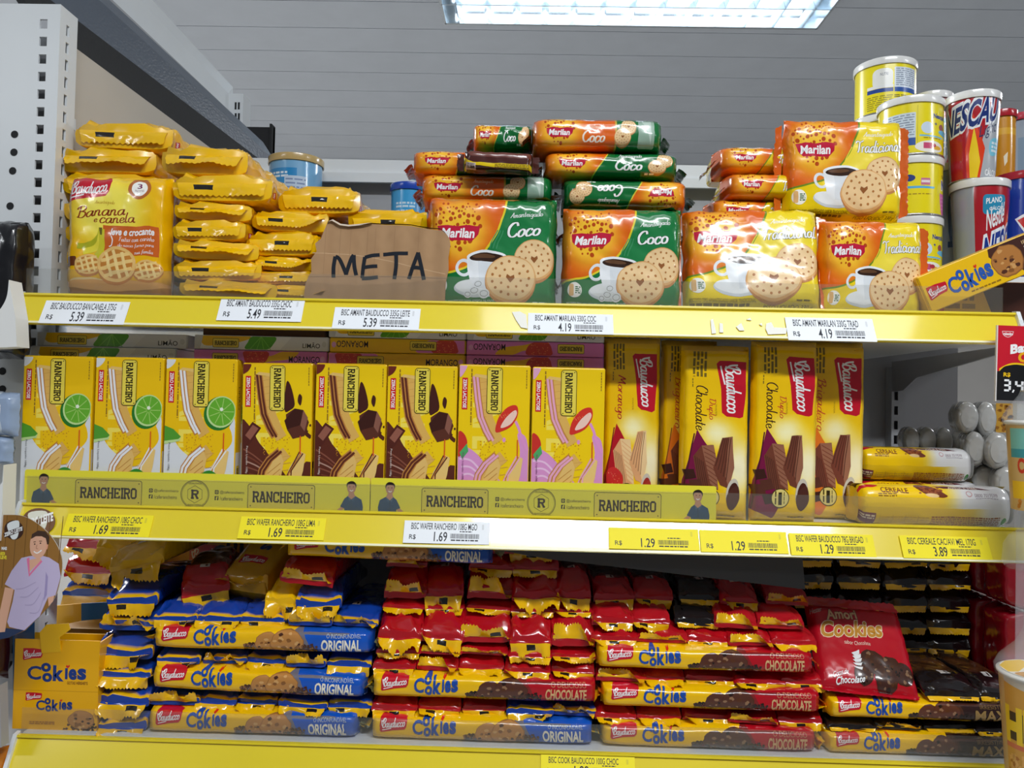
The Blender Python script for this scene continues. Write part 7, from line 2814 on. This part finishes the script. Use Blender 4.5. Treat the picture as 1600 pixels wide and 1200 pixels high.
# empty clear holder between the two cups
a = at(1572, 850, -.055)
b = at(1670, 850, -.055)
t = thing('clear_cup_holder', 'empty clear plastic cup holder in front of the middle rail end', 'cup holder', ((a.x + b.x) / 2, -.055, at(1600, 888, -.055).z))
r = (b.x - a.x) / 2
mb = MB()
h = at(1600, 838, -.055).z - at(1600, 888, -.055).z
mb.lathe([(r * .9, 0), (r, h * .15), (r * .96, h * .7), (r * .8, h), (r * .5, h * 1.2)], 40, (225, 226, 222))
part('holder_bowl', mb.mesh('holder_bowl', M_CLEARER), t)
mb = MB()
mb.lathe([(r * .5, h * 1.2), (r * .44, h * 1.8), (r * .44, h * 2.3)], 32, (225, 226, 222))
part('holder_neck', mb.mesh('holder_neck', M_CLEARER), t)
mb = MB()
a, b = at(1592, 600, -.03), at(1600, 600, -.03)
mb.box(a.x, a.x + .02, -.028, -.0272, at(1592, 1060, -.03).z, at(1592, 500, -.03).z)
tag(part('clip_strip', mb.mesh('clip_strip', M_CLEARER)), 'clear hanging strip that carries the noodle cups', 'clip strip')

# ------------------------------------------------------------------ edge of the next unit
A_BK = Art(0, 0, 100, 200)
A_BK.rect(0, 0, 100, 200, (24, 24, 28))
A_BK.text('e', 40, 46, 62, 74, (210, 226, 240), bold=.06)
A_BK.text('ON', 50, 150, 96, 190, (220, 222, 226), bold=.04, skew=16)
stand_pack('snack_bag', 'black glossy snack bag in front of the perforated upright', 'snack bag', (-70, 38, 345, 560), -.012, .04, A_BK, (22, 22, 26), 95, zbase=None, seals='top', sealcol=(30, 30, 34))
mb = MB()
pr = smooth_line([(34, 442), (30, 470), (16, 492), (-6, 506), (-40, 512)], 5)
v = [at(x, y, -.03) for x, y in pr] + [at(-40, 548, -.03), at(46, 544, -.03), at(44, 500, -.03)]
mb.hexa([p + Vector((0, -.02, 0)) for p in v], v)
tag(part('hook_tray', mb.mesh('hook_tray', M_CAP)), 'white curved plastic tray below the black snack bag', 'tray')
A_BL = Art(0, 0, 100, 200)
A_BL.rect(0, 0, 100, 200, (196, 208, 222))
A_BL.poly([(0, 60), (60, 50), (80, 80), (0, 110)], (40, 80, 150), True)
A_BL.text('as', 10, 54, 80, 104, WHITE, bold=.05)
A_BL.poly([(70, 0), (100, 0), (100, 200), (80, 200)], (150, 168, 196))
stand_pack('candy_pack', 'blue and white candy pack hanging under the white curved tray, upper one', 'candy pack', (-60, 30, 612, 680), -.012, .018, A_BL, (196, 208, 222), 96, seals=None, nu=12, nv=12)
stand_pack('candy_pack', 'blue and white candy pack hanging under the white curved tray, lower one', 'candy pack', (-64, 20, 680, 724), -.010, .018, A_BL, (186, 200, 216), 97, seals=None, nu=12, nv=12)
mb = MB()
v = [at(x, y, -.03) for x, y in ((26, 724), (24, 750), (4, 776), (-40, 790), (-40, 840), (20, 840), (24, 796))]
mb.hexa([p + Vector((0, -.02, 0)) for p in v], v)
tag(part('hook_tray', mb.mesh('hook_tray', M_CAP)), 'white plastic tray beside the middle rail end', 'tray')
mb = MB()
v = [at(x, y, -.02) for x, y in ((12, 1064), (0, 1085), (-30, 1140), (-30, 1160), (14, 1160))]
mb.hexa([p + Vector((0, -.012, 0)) for p in v], v)
tag(part('hook_tray', mb.mesh('hook_tray', M_GREY)), 'plastic tray beside the bottom shelf, greyed for shadow', 'tray')  # shadow on this tray is put into its grey material
stand_pack('snack_bag', 'orange brown snack bag below the lowest white tray', 'snack bag', (-70, 16, 1166, 1260), -.02, .03, None, (206, 120, 20), 98, seals=None, nu=12, nv=12)
stand_pack('snack_bag', 'dark red snack bag behind the round wood-pattern card', 'snack bag', (-70, 14, 880, 1060), .0, .03, None, (60, 16, 26), 99, seals=None, nu=12, nv=12)
